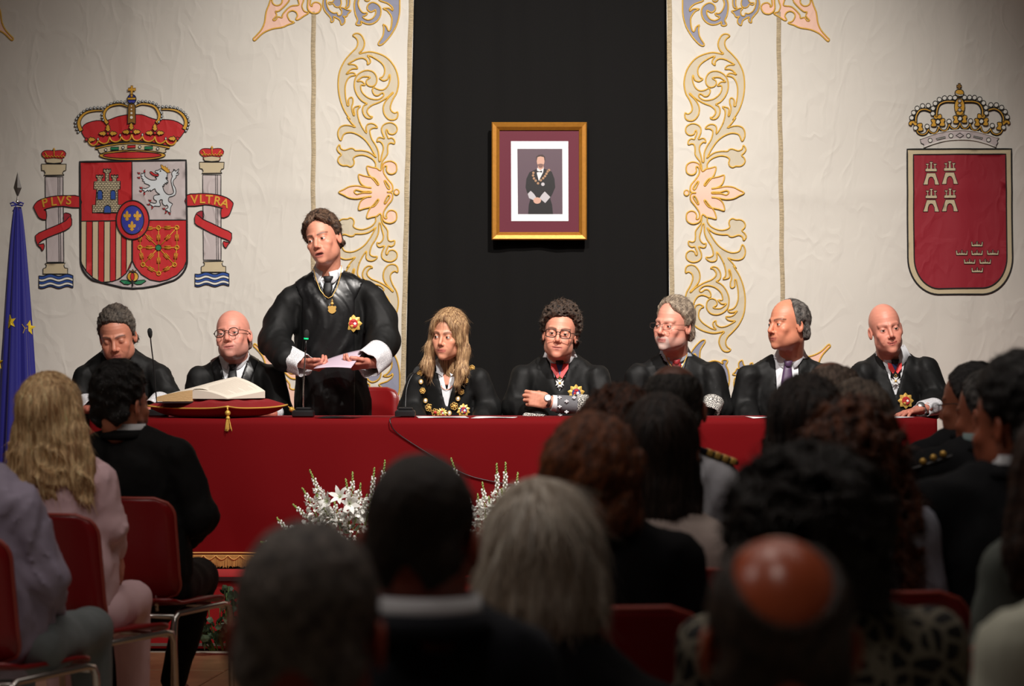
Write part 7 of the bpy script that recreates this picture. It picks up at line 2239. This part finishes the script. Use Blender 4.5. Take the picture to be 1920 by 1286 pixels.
def arrangement(label, spikes, lilies, cx, w_, D=11.02):
    root = empty('flower_arrangement', (P(cx, 0, D).x, D, ZS), label, 'flowers')
    c = Vector((P(cx, 0, D).x, D, ZS))
    b = MB(); b.lathe([(0, 0), (w_ * .3, 0), (w_ * .34, .05), (w_ * .32, .07), (0, .07)], c, 20); b.build('flower_dish', M_bplast, root)
    for (bx, by, tx, ty, wh) in spikes:
        spike(root, P(bx, by, D + random.uniform(-.03, .03)), P(tx, ty, D + random.uniform(-.05, .03)), wh)
    for (x, y, d, r_) in lilies: lily(root, P(x, y, D - .05), d, r_)
    b = MB()
    for k in range(170):
        a = random.uniform(-1, 1); q = c + Vector((a * w_ * .5, random.uniform(-.07, .06), .07 + random.uniform(0, .17) * (1 - abs(a) * .7)))
        leafshape(b, q, (a * 1.2 + random.uniform(-.5, .5), random.uniform(-.8, .2), random.uniform(-.2, 1)), random.uniform(.03, .06), random.uniform(.007, .014))
    b.build('foliage', M_leafg, root)['kind'] = 'stuff'
    b = MB()
    for k in range(150):
        a = random.uniform(-1, 1); q = c + Vector((a * w_ * .42, -.07 + random.uniform(-.03, .05), .13 + random.uniform(0, .15) * (1 - abs(a) * .7)))
        for m in range(3): petal(b, q, (random.uniform(-1, 1), -1 + random.uniform(-.4, .8), random.uniform(-.5, 1)), .018, .008, random.uniform(-.3, .3))
    b.build('small_blossoms', M_petal, root)['kind'] = 'stuff'
    return root
arrangement('left arrangement of white snapdragons and lilies below the red cloth', [(600, 985, 566, 914, .9), (620, 1000, 580, 880, 1), (628, 1000, 592, 925, 1), (650, 1000, 661, 884, 1), (655, 1000, 648, 897, .5), (660, 1000, 676, 905, 1), (640, 1010, 625, 935, 1), (600, 1000, 548, 945, .5), (560, 1010, 518, 970, .4), (680, 1000, 702, 876, .7), (545, 1020, 487, 1016, .8), (690, 1010, 722, 862, .4), (610, 1000, 604, 940, 1), (665, 1010, 688, 925, 1)],
            [(640, 935, (-.3, -1, .5), .05), (622, 942, (-.8, -.7, .3), .045), (655, 945, (.2, -1, .1), .05)], 625, .62)
arrangement('right arrangement of white snapdragons below the red cloth, beside the cable', [(910, 1000, 904, 903, .9), (925, 1000, 931, 868, .8), (935, 1000, 948, 866, .8), (950, 1000, 971, 885, .8), (900, 1000, 895, 925, 1), (940, 1000, 940, 915, 1), (960, 1000, 962, 915, 1), (920, 1000, 916, 930, 1), (880, 1000, 845, 858, .4), (1000, 1010, 1030, 903, .8), (975, 1000, 985, 930, 1)], [], 930, .5)
# eucalyptus bush at the foot of the stage
def bush(label, cx, w_, h_, D, n):
    c = Vector((P(cx, 0, D).x, D, 0)); root = empty('eucalyptus_bush', c, label, 'plant')
    b = MB(); tips = []
    for k in range(26):
        a = random.uniform(-1, 1); t = c + Vector((a * w_ * .5, random.uniform(-.10, .10), h_ * random.uniform(.45, 1) * (1 - .25 * abs(a))))
        s = c + Vector((a * w_ * .25, 0, .02)); m = (s + t) / 2 + Vector((a * .03, 0, .03)); b.tube([s, m, t], [.004, .003, .0015], 5); tips.append((s, m, t))
    b.build('twigs', M_stemg, root)['kind'] = 'stuff'
    lm = []
    for (mt_, L_, w1) in ((M_leafg, .036, .015), (M_leafd, .042, .011), (M_leafd, .034, .016)):
        q = MB(); leafshape(q, (0, 0, 0), (0, 0, 1), L_, w1, (0, 1, 0)); me = mesh('leaf', q.v, q.f, False); me.materials.append(mt_); lm.append(me)
    for k in range(n):
        s, m, t = random.choice(tips); u = random.uniform(.15, 1); p = (s * (1 - u) ** 2 + m * 2 * u * (1 - u) + t * u * u) + Vector((random.uniform(-.02, .02), random.uniform(-.02, .02), random.uniform(-.02, .02)))
        if p.z < .02: p.z = .02
        o = bpy.data.objects.new('leaf', random.choice(lm)); col.objects.link(o); o.parent = root; o.location = p - c
        o.rotation_euler = (random.uniform(-1.3, 1.3), random.uniform(-1.5, 1.5), random.uniform(0, 6.28)); s_ = random.uniform(.8, 1.3); o.scale = (s_, s_, s_)
bush('leafy eucalyptus spray on the tiles left of the greying man in the foreground', 425, .32, .32, 10.66, 290)
bush('leafy eucalyptus spray on the tiles behind the foreground heads', 690, .62, .30, 10.66, 280)
# ------------------------------------------------------------------ the audience, seen from behind
M_pinkj = mat('pale_pink_suit', srgb(232, 196, 202), 0.7, bump=0.05, bscale=500)
M_mauve = mat('mauve_shirt_cotton', srgb(150, 140, 160), 0.7, bump=0.05, bscale=500)
M_jeans = mat('grey_jeans', srgb(112, 120, 122), 0.85, bump=0.3, bscale=600, vary=0.15, vscale=12)
M_beige_b = mat('beige_blouse', srgb(196, 180, 172), 0.8)
M_unif = mat('white_uniform', srgb(206, 208, 216), 0.75)
M_lblue = mat('pale_blue_top', srgb(170, 174, 190), 0.8)
M_cream = mat('cream_jacket', srgb(196, 198, 180), 0.8)
M_greyg = mat('grey_green_jacket', srgb(84, 90, 84), 0.85)
M_pattern = lace_mat('dark_leopard_print', srgb(120, 114, 98), srgb(16, 15, 14), 28, 0.12)
M_blacktop = mat('black_knit', (0.008, 0.008, 0.009), 0.95, spec=0.15)
M_dsuit = mat('dark_suit', (0.009, 0.010, 0.012), 0.85, bump=0.15, bscale=600, spec=0.2)
M_white_u = M_unif

SHORT = dict(low=[(0, .085), (25, .082), (45, .06), (60, .045), (75, .01), (88, -.03), (97, -.005), (110, .0), (122, -.045), (150, -.078), (180, -.084)], t=.016, ts=.008, tb=.010, amp=.0018, freq=(50, 30, 30))
def back_head(root, c, a, pitch, roll, s, o, N, res=.0045, lowres=False):
    M = HM(c, a - 180, pitch, -roll, s)
    nl = M.inverted() @ Vector(N); o = dict(o); o['neck_to'] = tuple(nl)
    V, Qd = surface_nets(head_fn(o), (-.11 - max(0, -nl.x), -.13, min(-.14, nl.z - .03)), (.11 + max(0, nl.x), .14 + max(0, nl.y), .14), res)
    C = head_cols(o)((V[:, 0], V[:, 1], V[:, 2]))
    return M, (xform(V, M), Qd, C)

def sitter(label, head, D, a=0, s=1.05, pitch=4, roll=0, skin=(150, 92, 72), hair=None, hc=None, st=None, cloth=None, N=None, L=None, R=None, hip=None, arms=None, sw_=.19, depth=.12, legs_=None, legm=None, skm=None,
           chair_label=None, chair_group='red audience chairs', chair_rot=None, garment='jacket', shirt=None, collar_m=None, seed=1, famp=.006, res=.013, hands=(), head_o=None, chair_D=None, chair_x=None, hair_name='hair', sh=.058, drop=.235, nd=.165, hips=None, back=0, z0=0, label_group=None, rec=0.0, leg_ang=None, foot_dx=0.0, neck_r=.07, hem=None):
    """head: pixel centre; everything else follows at depth D; facing away, turned a degrees to the right"""
    c = P(head[0], head[1], D); ar = math.radians(a)
    f = Vector((math.sin(ar) * .6, math.cos(ar * .6), 0)); rt = Vector((math.cos(ar * .6), -math.sin(ar * .6), 0))
    if N is None: N = c - f * .015 - Vector((0, 0, nd * s))
    if L is None: L = c - rt * sw_ - f * .03 - Vector((0, 0, drop * s)); R = c + rt * sw_ - f * .03 - Vector((0, 0, drop * s))
    if hip is None: hip = Vector((c.x, c.y - .02, .50)) + f * rec
    root = empty('person', (hip.x, hip.y, 0), label, 'person', 'audience members seated with their backs to the view')
    M, hp = back_head(root, c, a, pitch, roll, s, dict(dict(skin=skin, lids=.2, eo=.008), **(head_o or {})), Vector(N) + Vector((0, .025, -.05)))
    body = join_parts('body', [hp] + list(hands), skm or M_skin, root)
    if arms is None:
        arms = []
        for S_, sg in ((L, -1), (R, 1)):
            el = Vector(S_) + rt * sg * .05 + f * .02 - Vector((0, 0, .27)); wr = el + f * .24 - rt * sg * .08 - Vector((0, 0, .04)); wr.z = max(wr.z, .58)
            arms.append([(Vector(S_), sh), (el, sh - .008), (wr, .042)])
    fT = torso_fn(N, L, R, hip, depth=depth, seed=seed, famp=famp, arms=arms, sh=sh, hw=hips, back=back)
    neck = lambda p: d_cap(p, Vector(N) + Vector((0, 0, -.02)), Vector(N) + Vector((0, 0, .2)), neck_r, neck_r)
    def fr(p):
        d = smax(fT(p), -neck(p), .008)
        return np.maximum(d, (hip.z - .12 if hem is None else hem) - p[2])
    lo, hi = bounds([N, L, R, hip] + [q[0] for ch in arms for q in ch], .16); hi[2] = N[2] + .07
    g = sdf_object(garment, fr, lo, hi, res, cloth or M_dsuit, root)
    if collar_m:
        collar(root, Vector(N) + Vector((0, -.006, -.002)), a * .6 + 180, .067, .034, collar_m, tips=False, tilt=0, gap=.05, flare=.1)
    if garment in ('jacket', 'uniform_jacket'):
        collar(root, Vector(N) + Vector((0, -.006, -.014)), a * .6 + 180, .074, .024, cloth or M_dsuit, tips=False, tilt=0, name='jacket_collar', flare=.5)
    legs(root, Vector((hip.x, hip.y, 0)), .12, legm or M_dsuit, 0.0, +1, .42, 'trousers', True, .50, ang=-ar * .6 if leg_ang is None else -math.radians(leg_ang), res=.018, foot_dx=foot_dx)
    if hair:
        h = dict(hair)
        o = sdf_object(hair_name, hair_fn(h), h.get('lo', (-.13, -.14, -.16)), h.get('hi', (.13, .18, .20)), h.get('res', .0055), M_hair, root, hc, M)
        if st: strands(o, hc, M, **st)
    if chair_label:
        ch_ = place_chair(hip.x if chair_x is None else chair_x, hip.y + .05, (-a * .6) if chair_rot is None else chair_rot, chair_label, chair_group)
        if D < 4.3: ch_.scale = (1, 1, .84)     # lower-backed chairs in the nearest rows
    return root, M, body, fT

DARK = hair_cols((14, 11, 10), (44, 36, 30), (60, 40, 20)); BLACK = hair_cols((8, 7, 7), (30, 26, 24), (60, 40, 20))
def long_hair(length, spread=.03, t=.02, ts=.014, amp=.003, freq=(70, 50, 6), seed=3, th=.055, wave=0.0, back=.05):
    """a fall of hair down the back, open round the face"""
    ex = []
    n = 4
    for sx in (-1, -.35, .35, 1):
        pts = []
        for k in range(n + 1):
            t_ = k / n; pts.append((sx * (.052 + spread * t_) + wave * math.sin(3 * t_ + sx * 2), .045 + back * .3 * t_ - (.03 if abs(sx) == 1 else 0) + .0, .02 - length * t_))
        for k in range(n): ex.append((pts[k], pts[k + 1], th * (1 - .15 * k / n) * (.8 if abs(sx) == 1 else 1), th * (1 - .15 * (k + 1) / n) * (.8 if abs(sx) == 1 else 1) * (.55 if k == n - 1 else 1)))
    def cut(p): return -d_ell(p, (0, -.12, -.04), (.060, .085, .12))
    return dict(low=[(0, -.9), (180, -.9)], t=t, ts=ts, tb=.014, amp=amp, freq=freq, seed=seed, nape=False, ek=.025, extra=ex, longcut=cut, taper=False, lo=(-.20, -.12, -length - .09), hi=(.20, .24, .18), res=.0055)

# blonde woman in pink (left)
D = 7.7
bh = hair_cols((170, 126, 84), (255, 222, 168), (60, 60, 5), 12)
H = long_hair(.245, spread=.085, t=.022, ts=.018, amp=.0022, freq=(50, 50, 4), seed=14, th=.052, wave=.012); H['curl'] = 11; H['camp'] = .016; H['curlz'] = -.03
sitter('blonde woman with long wavy hair in a pale pink suit, seated at the left', (98, 790), D, 22, 1.10, pitch=0, skin=(206, 150, 124), hair=H, hc=bh, st=dict(n=3500, L_=.045, comb=(0, .0, -1), side=.25, jit=.07, curv=1.5, wid=.0009, lift=.002, seg=4, bright=.2),
       cloth=M_pinkj, N=P(105, 860, D), L=P(38, 895, D + .03), R=P(184, 893, D - .02), leg_ang=0, hip=P(138, 1140, D + .02), arms=[[(P(38, 900, D + .03), .055), (P(10, 1010, D), .05), (P(60, 1060, D + .2), .04)], [(P(186, 902, D - .02), .056), (P(207, 985, D - .01), .050), (P(214, 1030, D + .10), .040)]],
       garment='suit_jacket', legm=M_pinkj, chair_label='red chair under the blonde woman in pink', chair_rot=-28, hips=.155, sh=.048, seed=4, res=.011, chair_x=P(140, 0, D).x, famp=.007,
       hands=[hand_parts(hand_frame(P(217, 1036, D + .10), (0.1, 0.5, -.8), (-.9, 0, 0), .95), curls=(20, 22, 24, 26), skin=(206, 140, 118), left=False, arm=.03)], hem=P(0, 1172, D).z)
# man in mauve shirt at the left edge
D = 6.8
sitter('man in a mauve shirt and grey jeans at the left edge, head out of frame', (-75, 800), D, 20, 1.05, hair=dict(SHORT, seed=5), hc=DARK, cloth=M_mauve, N=P(-60, 895, D), L=P(-150, 940, D + .05), R=P(36, 950, D - .02), leg_ang=7, hip=P(10, 1190, D + .04),
       arms=[[(P(-150, 940, D), .06), (P(-170, 1080, D), .05), (P(-120, 1150, D + .2), .04)], [(P(40, 955, D - .03), .066), (P(84, 1085, D - .02), .060), (P(92, 1150, D + .20), .045)]],
       garment='shirt', collar_m=M_mauve, legm=M_jeans, legs_=None, chair_label='red chair under the man in the mauve shirt', chair_rot=-26, seed=9, famp=.009, chair_x=P(-35, 0, D).x, res=.011, hips=.17)
# bearded man in dark suit facing the table
D = 8.6
Hc = dict(SHORT, seed=22, t=.030, ts=.014, tb=.014, curl=18, camp=.008, freq=(40, 30, 30))
sitter('dark-haired bearded man in a black suit seated below the open book', (229, 760), D, 32, 1.07, pitch=0, skin=(176, 112, 86), hair=Hc, hc=BLACK, st=dict(n=2200, L_=.016, comb=(0, .3, -.2), jit=.8, lift=.004), head_o=dict(stubble=.95, stubc=(24, 18, 16)),
       cloth=M_wool, N=P(236, 812, D), L=P(172, 850, D + .06), R=P(330, 852, D - .03), leg_ang=3, foot_dx=-.11, hip=P(272, 1120, D + .02), arms=[[(P(172, 852, D), .062), (P(160, 980, D), .055), (P(230, 1020, D + .25), .045)], [(P(334, 860, D - .03), .066), (P(374, 968, D - .02), .064), (P(352, 1005, D + .25), .05)]],
       collar_m=M_shirt, legm=M_wool, chair_label='red chair with chrome legs under the bearded man', chair_rot=-22, seed=24, hips=.19, chair_x=P(268, 0, D).x, res=.011, back=-.03)
# officer in white uniform with balding crown
D = 6.9
r_, M, b_, fT = sitter('naval officer in white uniform with gold-striped epaulettes and balding crown', (1263, 768), D, 8, 1.06, skin=(140, 86, 68), hair=dict(SHORT, seed=31, high=[(0, -.1), (60, -.1), (90, .07), (120, .088), (150, .092), (180, .094)], t=.008, ts=.008), hc=hair_cols((20, 18, 18), (70, 66, 62)),
       cloth=M_unif, R=P(1346, 900, D), L=P(1180, 900, D), N=P(1264, 852, D), garment='uniform_jacket', seed=33, chair_label='red chair under the officer in white', st=dict(n=1500, L_=.016, lift=.001), head_o=dict(shadow=([(0, .09), (180, .04)], (60, 46, 40))))
for sg, sp in ((1, ((1304, 846), (1380, 874))), (-1, ((1150, 874), (1226, 846)))):
    a_, b_2 = P(sp[0][0], sp[0][1], D - .0), P(sp[1][0], sp[1][1], D - .0)
    eo = None; ax_ = (b_2 - a_); u_ = ax_.normalized(); nrm = Vector((0, -1, 0)).cross(u_)
    nrm = Vector((-u_.z, 0, u_.x)); 
    if nrm.z < 0: nrm = -nrm
    ys = [ -.050, .050]
    bb_ = MB(); cc = (a_ + b_2) / 2
    rotm = Matrix((u_, Vector((0, 1, 0)), nrm)).transposed()
    bb_.box(cc + nrm * .010, (ax_.length, .095, .016), rot=rotm, bevel=.005); eo = bb_.build('epaulette', M_navy, r_)
    for k in range(4):
        s2 = MB(); kk = (.30 + .19 * k) if sg > 0 else (.70 - .19 * k); s2.box(a_ + ax_ * kk + nrm * .011, (.018, .099, .018), rot=rotm, bevel=.002); s2.build('gold_stripe', M_gilt, eo)
# curly brown hair, then long dark hair
D = 6.5
HC = dict(SHORT, seed=41, t=.034, ts=.028, tb=.026, curl=16, camp=.016, low=[(0, .06), (60, .02), (85, -.05), (110, -.07), (180, -.11)], lo=(-.16, -.15, -.18), hi=(.16, .2, .2))
sitter('person with curly dark brown hair between the auburn-haired woman and the officer', (1162, 844), D, 5, 1.08, hair=HC, hc=hair_cols((26, 14, 9), (100, 56, 34)), st=dict(n=2500, L_=.022, jit=.9, lift=.008), cloth=M_blacktop, garment='top', seed=42, chair_label='red chair under the curly-haired person in the middle', sw_=.16, skin=(120, 76, 60))
D = 5.75
sitter('woman with long straight dark hair and a beige blouse in the middle rows', (1240, 850), D, 10, 1.02, hair=long_hair(.21, spread=.012, t=.018, ts=.010, seed=45, th=.046, back=.0), hc=hair_cols((12, 9, 8), (60, 44, 36), (70, 50, 5)), st=dict(n=2500, L_=.07, comb=(0, 0, -1), side=.1, jit=.04, curv=1, seg=3),
       cloth=M_beige_b, garment='blouse', seed=46, chair_label='red chair under the woman in the beige blouse', sw_=.165, skin=(140, 90, 70))
# auburn short hair, black top
D = 4.9
HG = dict(SHORT, seed=51, t=.028, ts=.022, tb=.026, curl=11, camp=.010, low=[(0, .05), (60, .02), (85, -.06), (110, -.09), (180, -.125)], lo=(-.15, -.15, -.18), hi=(.15, .2, .2))
sitter('woman with short reddish-brown hair and a black top in the middle', (1114, 926), D, 12, 1.06, hair=HG, hc=hair_cols((40, 20, 10), (150, 84, 46)), st=dict(n=2500, L_=.03, comb=(0, .2, -.8), side=.3, jit=.25), cloth=M_blacktop, garment='top', R=P(1262, 1052, D), L=P(1010, 1070, D), N=P(1125, 1005, D), seed=52, chair_label='red chair under the auburn-haired woman', skin=(130, 80, 62))
# left of right block: two balding grey heads
D = 7.4
sitter('man with thinning grey-brown hair seated in front of the man in the purple tie', (1556, 757), D, -6, 1.06, hair=dict(SHORT, seed=61, high=[(0, -.1), (60, -.1), (90, .085), (120, .10), (180, .112)], t=.010, ts=.010), hc=hair_cols((64, 54, 48), (150, 130, 116)), st=dict(n=2000, L_=.016, lift=.002), head_o=dict(shadow=([(0, .07), (180, .04)], (110, 84, 72))), cloth=M_dsuit, seed=62, chair_label='red chair under the man with thinning hair', skin=(160, 104, 84), collar_m=M_shirt)
D = 6.7
sitter('grey-haired woman half hidden behind the curly auburn hair', (1606, 815), D, -5, 1.0, hair=dict(HG, seed=64), hc=hair_cols((50, 42, 38), (130, 114, 100)), st=dict(n=1500, L_=.02, jit=.3), cloth=M_blacktop, garment='top', seed=65, sw_=.165, chair_label='red chair under the grey-haired woman', skin=(130, 84, 66))
D = 5.9
sitter('woman with dark brown shoulder-length hair left of the curly auburn hair', (1508, 822), D, -12, 1.05, hair=long_hair(.17, spread=.035, t=.024, ts=.016, seed=71, th=.050, amp=.004), hc=hair_cols((12, 8, 7), (46, 30, 22), (70, 50, 5)), st=dict(n=2500, L_=.05, comb=(0, 0, -1), side=.3, jit=.12, curv=1.5), cloth=M_blacktop, garment='top', seed=72, sw_=.165, chair_label='red chair under the woman with dark brown hair', skin=(130, 84, 66))
D = 5.2
HA = long_hair(.26, spread=.055, t=.028, ts=.026, seed=75, th=.056, amp=.004, wave=.012); HA['curl'] = 13; HA['camp'] = .018
sitter('woman with big curly auburn hair and a pale blue top', (1600, 892), D, 8, 1.08, hair=HA, hc=hair_cols((22, 11, 8), (124, 70, 42), (40, 40, 14)), st=dict(n=4000, L_=.035, comb=(0, 0, -1), side=.4, jit=.55, lift=.010, curv=1.5, wid=.0009), cloth=M_lblue, garment='top', seed=76, R=P(1706, 1000, D), L=P(1560, 1000, D), N=P(1612, 955, D), chair_label='red chair under the woman with auburn curls', skin=(130, 84, 66))
D = 4.0
HO = dict(SHORT, seed=81, t=.040, ts=.050, tb=.040, curl=11, camp=.024, low=[(0, .06), (50, .0), (80, -.12), (180, -.155)], lo=(-.2, -.17, -.24), hi=(.2, .24, .22), extra=[((-.06, .03, -.04), (-.07, .03, -.11), .05, .04), ((.06, .03, -.04), (.07, .03, -.11), .05, .04)])
sitter('woman with a broad mass of dark hair and a leopard-patterned top', (1512, 1046), D, 3, 1.08, hair=HO, hc=hair_cols((9, 7, 6), (34, 24, 18)), st=dict(n=5000, L_=.03, jit=.9, lift=.012, wid=.0009), cloth=M_pattern, garment='patterned_top', N=P(1525, 1180, D), L=P(1335, 1222, D), R=P(1745, 1208, D), seed=82, sw_=.20, chair_label='red chair under the woman in the leopard-patterned top', skin=(110, 70, 56), famp=.004)
# foreground row
D = 3.3
sitter('man with dark cropped hair, white collar and dark navy suit in the foreground', (793, 1020), D, 14, .95, pitch=10, N=P(803, 1160, D - .03), L=P(650, 1290, D), R=P(965, 1250, D), hair=dict(SHORT, seed=91, t=.008, ts=.005, tb=.006, amp=.0008), hc=hair_cols((22, 16, 14), (56, 44, 36)), cloth=M_navy, seed=92, collar_m=M_shirt, skin=(150, 74, 56), chair_label='red chair under the man with cropped hair', head_o=dict(nr=.050), sw_=.20, drop=.26, nd=.165)
D = 4.1
HB = long_hair(.110, spread=.010, t=.022, ts=.020, amp=.0022, freq=(60, 60, 4), seed=95, th=.062, back=.0)
sitter('woman with a smooth silver-blonde bob in the foreground', (1015, 1066), D, 8, 1.05, hair=HB, hc=hair_cols((150, 128, 104), (246, 238, 224), (70, 60, 3), 5), st=dict(n=3000, L_=.08, comb=(0, 0, -1), side=.15, jit=.03, curv=1, wid=.001, bright=.2), cloth=M_blacktop, garment='top', seed=96, skin=(150, 100, 80), sw_=.19, chair_label='red chair under the woman with the silver bob')
D = 2.78
sitter('man with short greying hair and reddened ears at the lower left foreground', (581, 1192), D, 8, 1.03, hair=dict(SHORT, seed=101, t=.008, ts=.006, tb=.008, amp=.0009), hc=hair_cols((64, 58, 54), (140, 130, 122), (50, 50, 50)), st=dict(n=2500, L_=.012, lift=.001), head_o=dict(shadow=([(0, .07), (180, .05)], (70, 50, 42)), nr=.062), cloth=M_dsuit, seed=102, skin=(150, 66, 48), sw_=.21, chair_label='red chair under the greying man in the foreground')
D = 2.72
sitter('man with a large bald crown and dark side hair in the nearest row', (1456, 1203), D, -4, .99, hair=dict(SHORT, seed=111, longcut=lambda p: -d_ell(p, (.002, .055, .095), (.056, .085, .074)), t=.004, ts=.008, tb=.006, amp=.0008), hc=hair_cols((36, 28, 24), (84, 66, 54), (50, 50, 50)), st=dict(n=2500, L_=.012, lift=.001), head_o=dict(nr=.062, lines=0), cloth=M_dsuit, seed=112, skin=(190, 92, 58), pitch=-4, skm=M_skins, sw_=.21, chair_label='red chair under the bald-crowned man in the nearest row')
# right-hand block
D = 7.8
rr, M, b_, fT = sitter('man with glasses and dark greying hair in profile at the right', (1822, 760), D, -52, 1.06, hair=dict(SHORT, seed=121, t=.012, ts=.010), hc=hair_cols((14, 13, 13), (60, 58, 58)), st=dict(n=2000, L_=.016, lift=.001), cloth=M_dsuit, seed=122, skin=(150, 92, 70), N=P(1820, 812, D), L=P(1728, 862, D), R=P(1900, 856, D), chair_label='red chair under the man with glasses at the right')
spectacles(M, rr, (.022, .015, 3), M_bplast, dict(rim=.0018))
D = 6.8
rr, M, b_, fT = sitter('officer with gold shoulder buttons and grey temples at the right', (1856, 781), D, -40, 1.06, hair=dict(SHORT, seed=131, t=.010, ts=.008), hc=hair_cols((26, 25, 25), (96, 94, 92)), st=dict(n=2000, L_=.014, lift=.001), cloth=M_dsuit, seed=132, skin=(150, 88, 66), collar_m=mat('grey_green_collar', srgb(130, 150, 150), .8), N=P(1852, 834, D), L=P(1742, 886, D), R=P(1950, 880, D), garment='uniform_jacket', chair_label='red chair under the officer with gold buttons')
for (px, py) in ((1726, 864), (1746, 857), (1764, 850)):
    q = P(px, py, D - .02); yy = ray_y(fT, q.x, q.z - .01, D - .3, D + .2); s_ = MB(); s_.sphere((q.x, (yy or D) - .004, q.z), .010, 12, 8); s_.build('gold_button', M_gilt, rr)
s_ = MB(); a_, b2 = P(1706, 880, D - .03), P(1790, 852, D - .03); s_.box((a_ + b2) / 2, ((b2 - a_).length, .06, .010), rot=Matrix.Rotation(-math.atan2((b2 - a_).z, (b2 - a_).x), 3, 'Y'), bevel=.003); s_.build('shoulder_strap', M_bplast, rr)
D = 5.3
sitter('young man with thick black hair and white collar in profile at the right edge', (1908, 800), D, -38, 1.08, hair=dict(SHORT, seed=141, t=.030, ts=.016, tb=.016, freq=(40, 20, 30), amp=.003), hc=BLACK, st=dict(n=2500, L_=.025, comb=(0, .2, .2), side=.3, jit=.4, lift=.004), cloth=M_dsuit, seed=142, collar_m=M_shirt, skin=(150, 84, 60), N=P(1912, 880, D), L=P(1748, 950, D), R=P(2060, 950, D), chair_label='red chair under the black-haired young man')
D = 4.4
sitter('brown-haired woman in a grey-green jacket cut off by the right edge', (1998, 920), D, -5, 1.05, hair=long_hair(.18, spread=.04, seed=151, t=.024, ts=.02, th=.055, amp=.004), hc=hair_cols((24, 14, 10), (70, 44, 30)), st=dict(n=2500, L_=.05, comb=(0, 0, -1), jit=.2), cloth=M_greyg, seed=152, L=P(1893, 1065, D), R=P(2150, 1065, D), N=P(1995, 1010, D), skin=(120, 76, 60), chair_label='red chair at the right edge under the grey-green jacket', sh=.05)
D = 3.3
sitter('person in a cream jacket cut off by the lower right corner', (2068, 1060), D, 0, 1.05, hair=dict(SHORT, seed=161), hc=DARK, cloth=M_cream, seed=162, L=P(1915, 1225, D), R=P(2240, 1230, D), N=P(2070, 1175, D), skin=(120, 76, 60), chair_label='red chair in the lower right corner under the cream jacket')
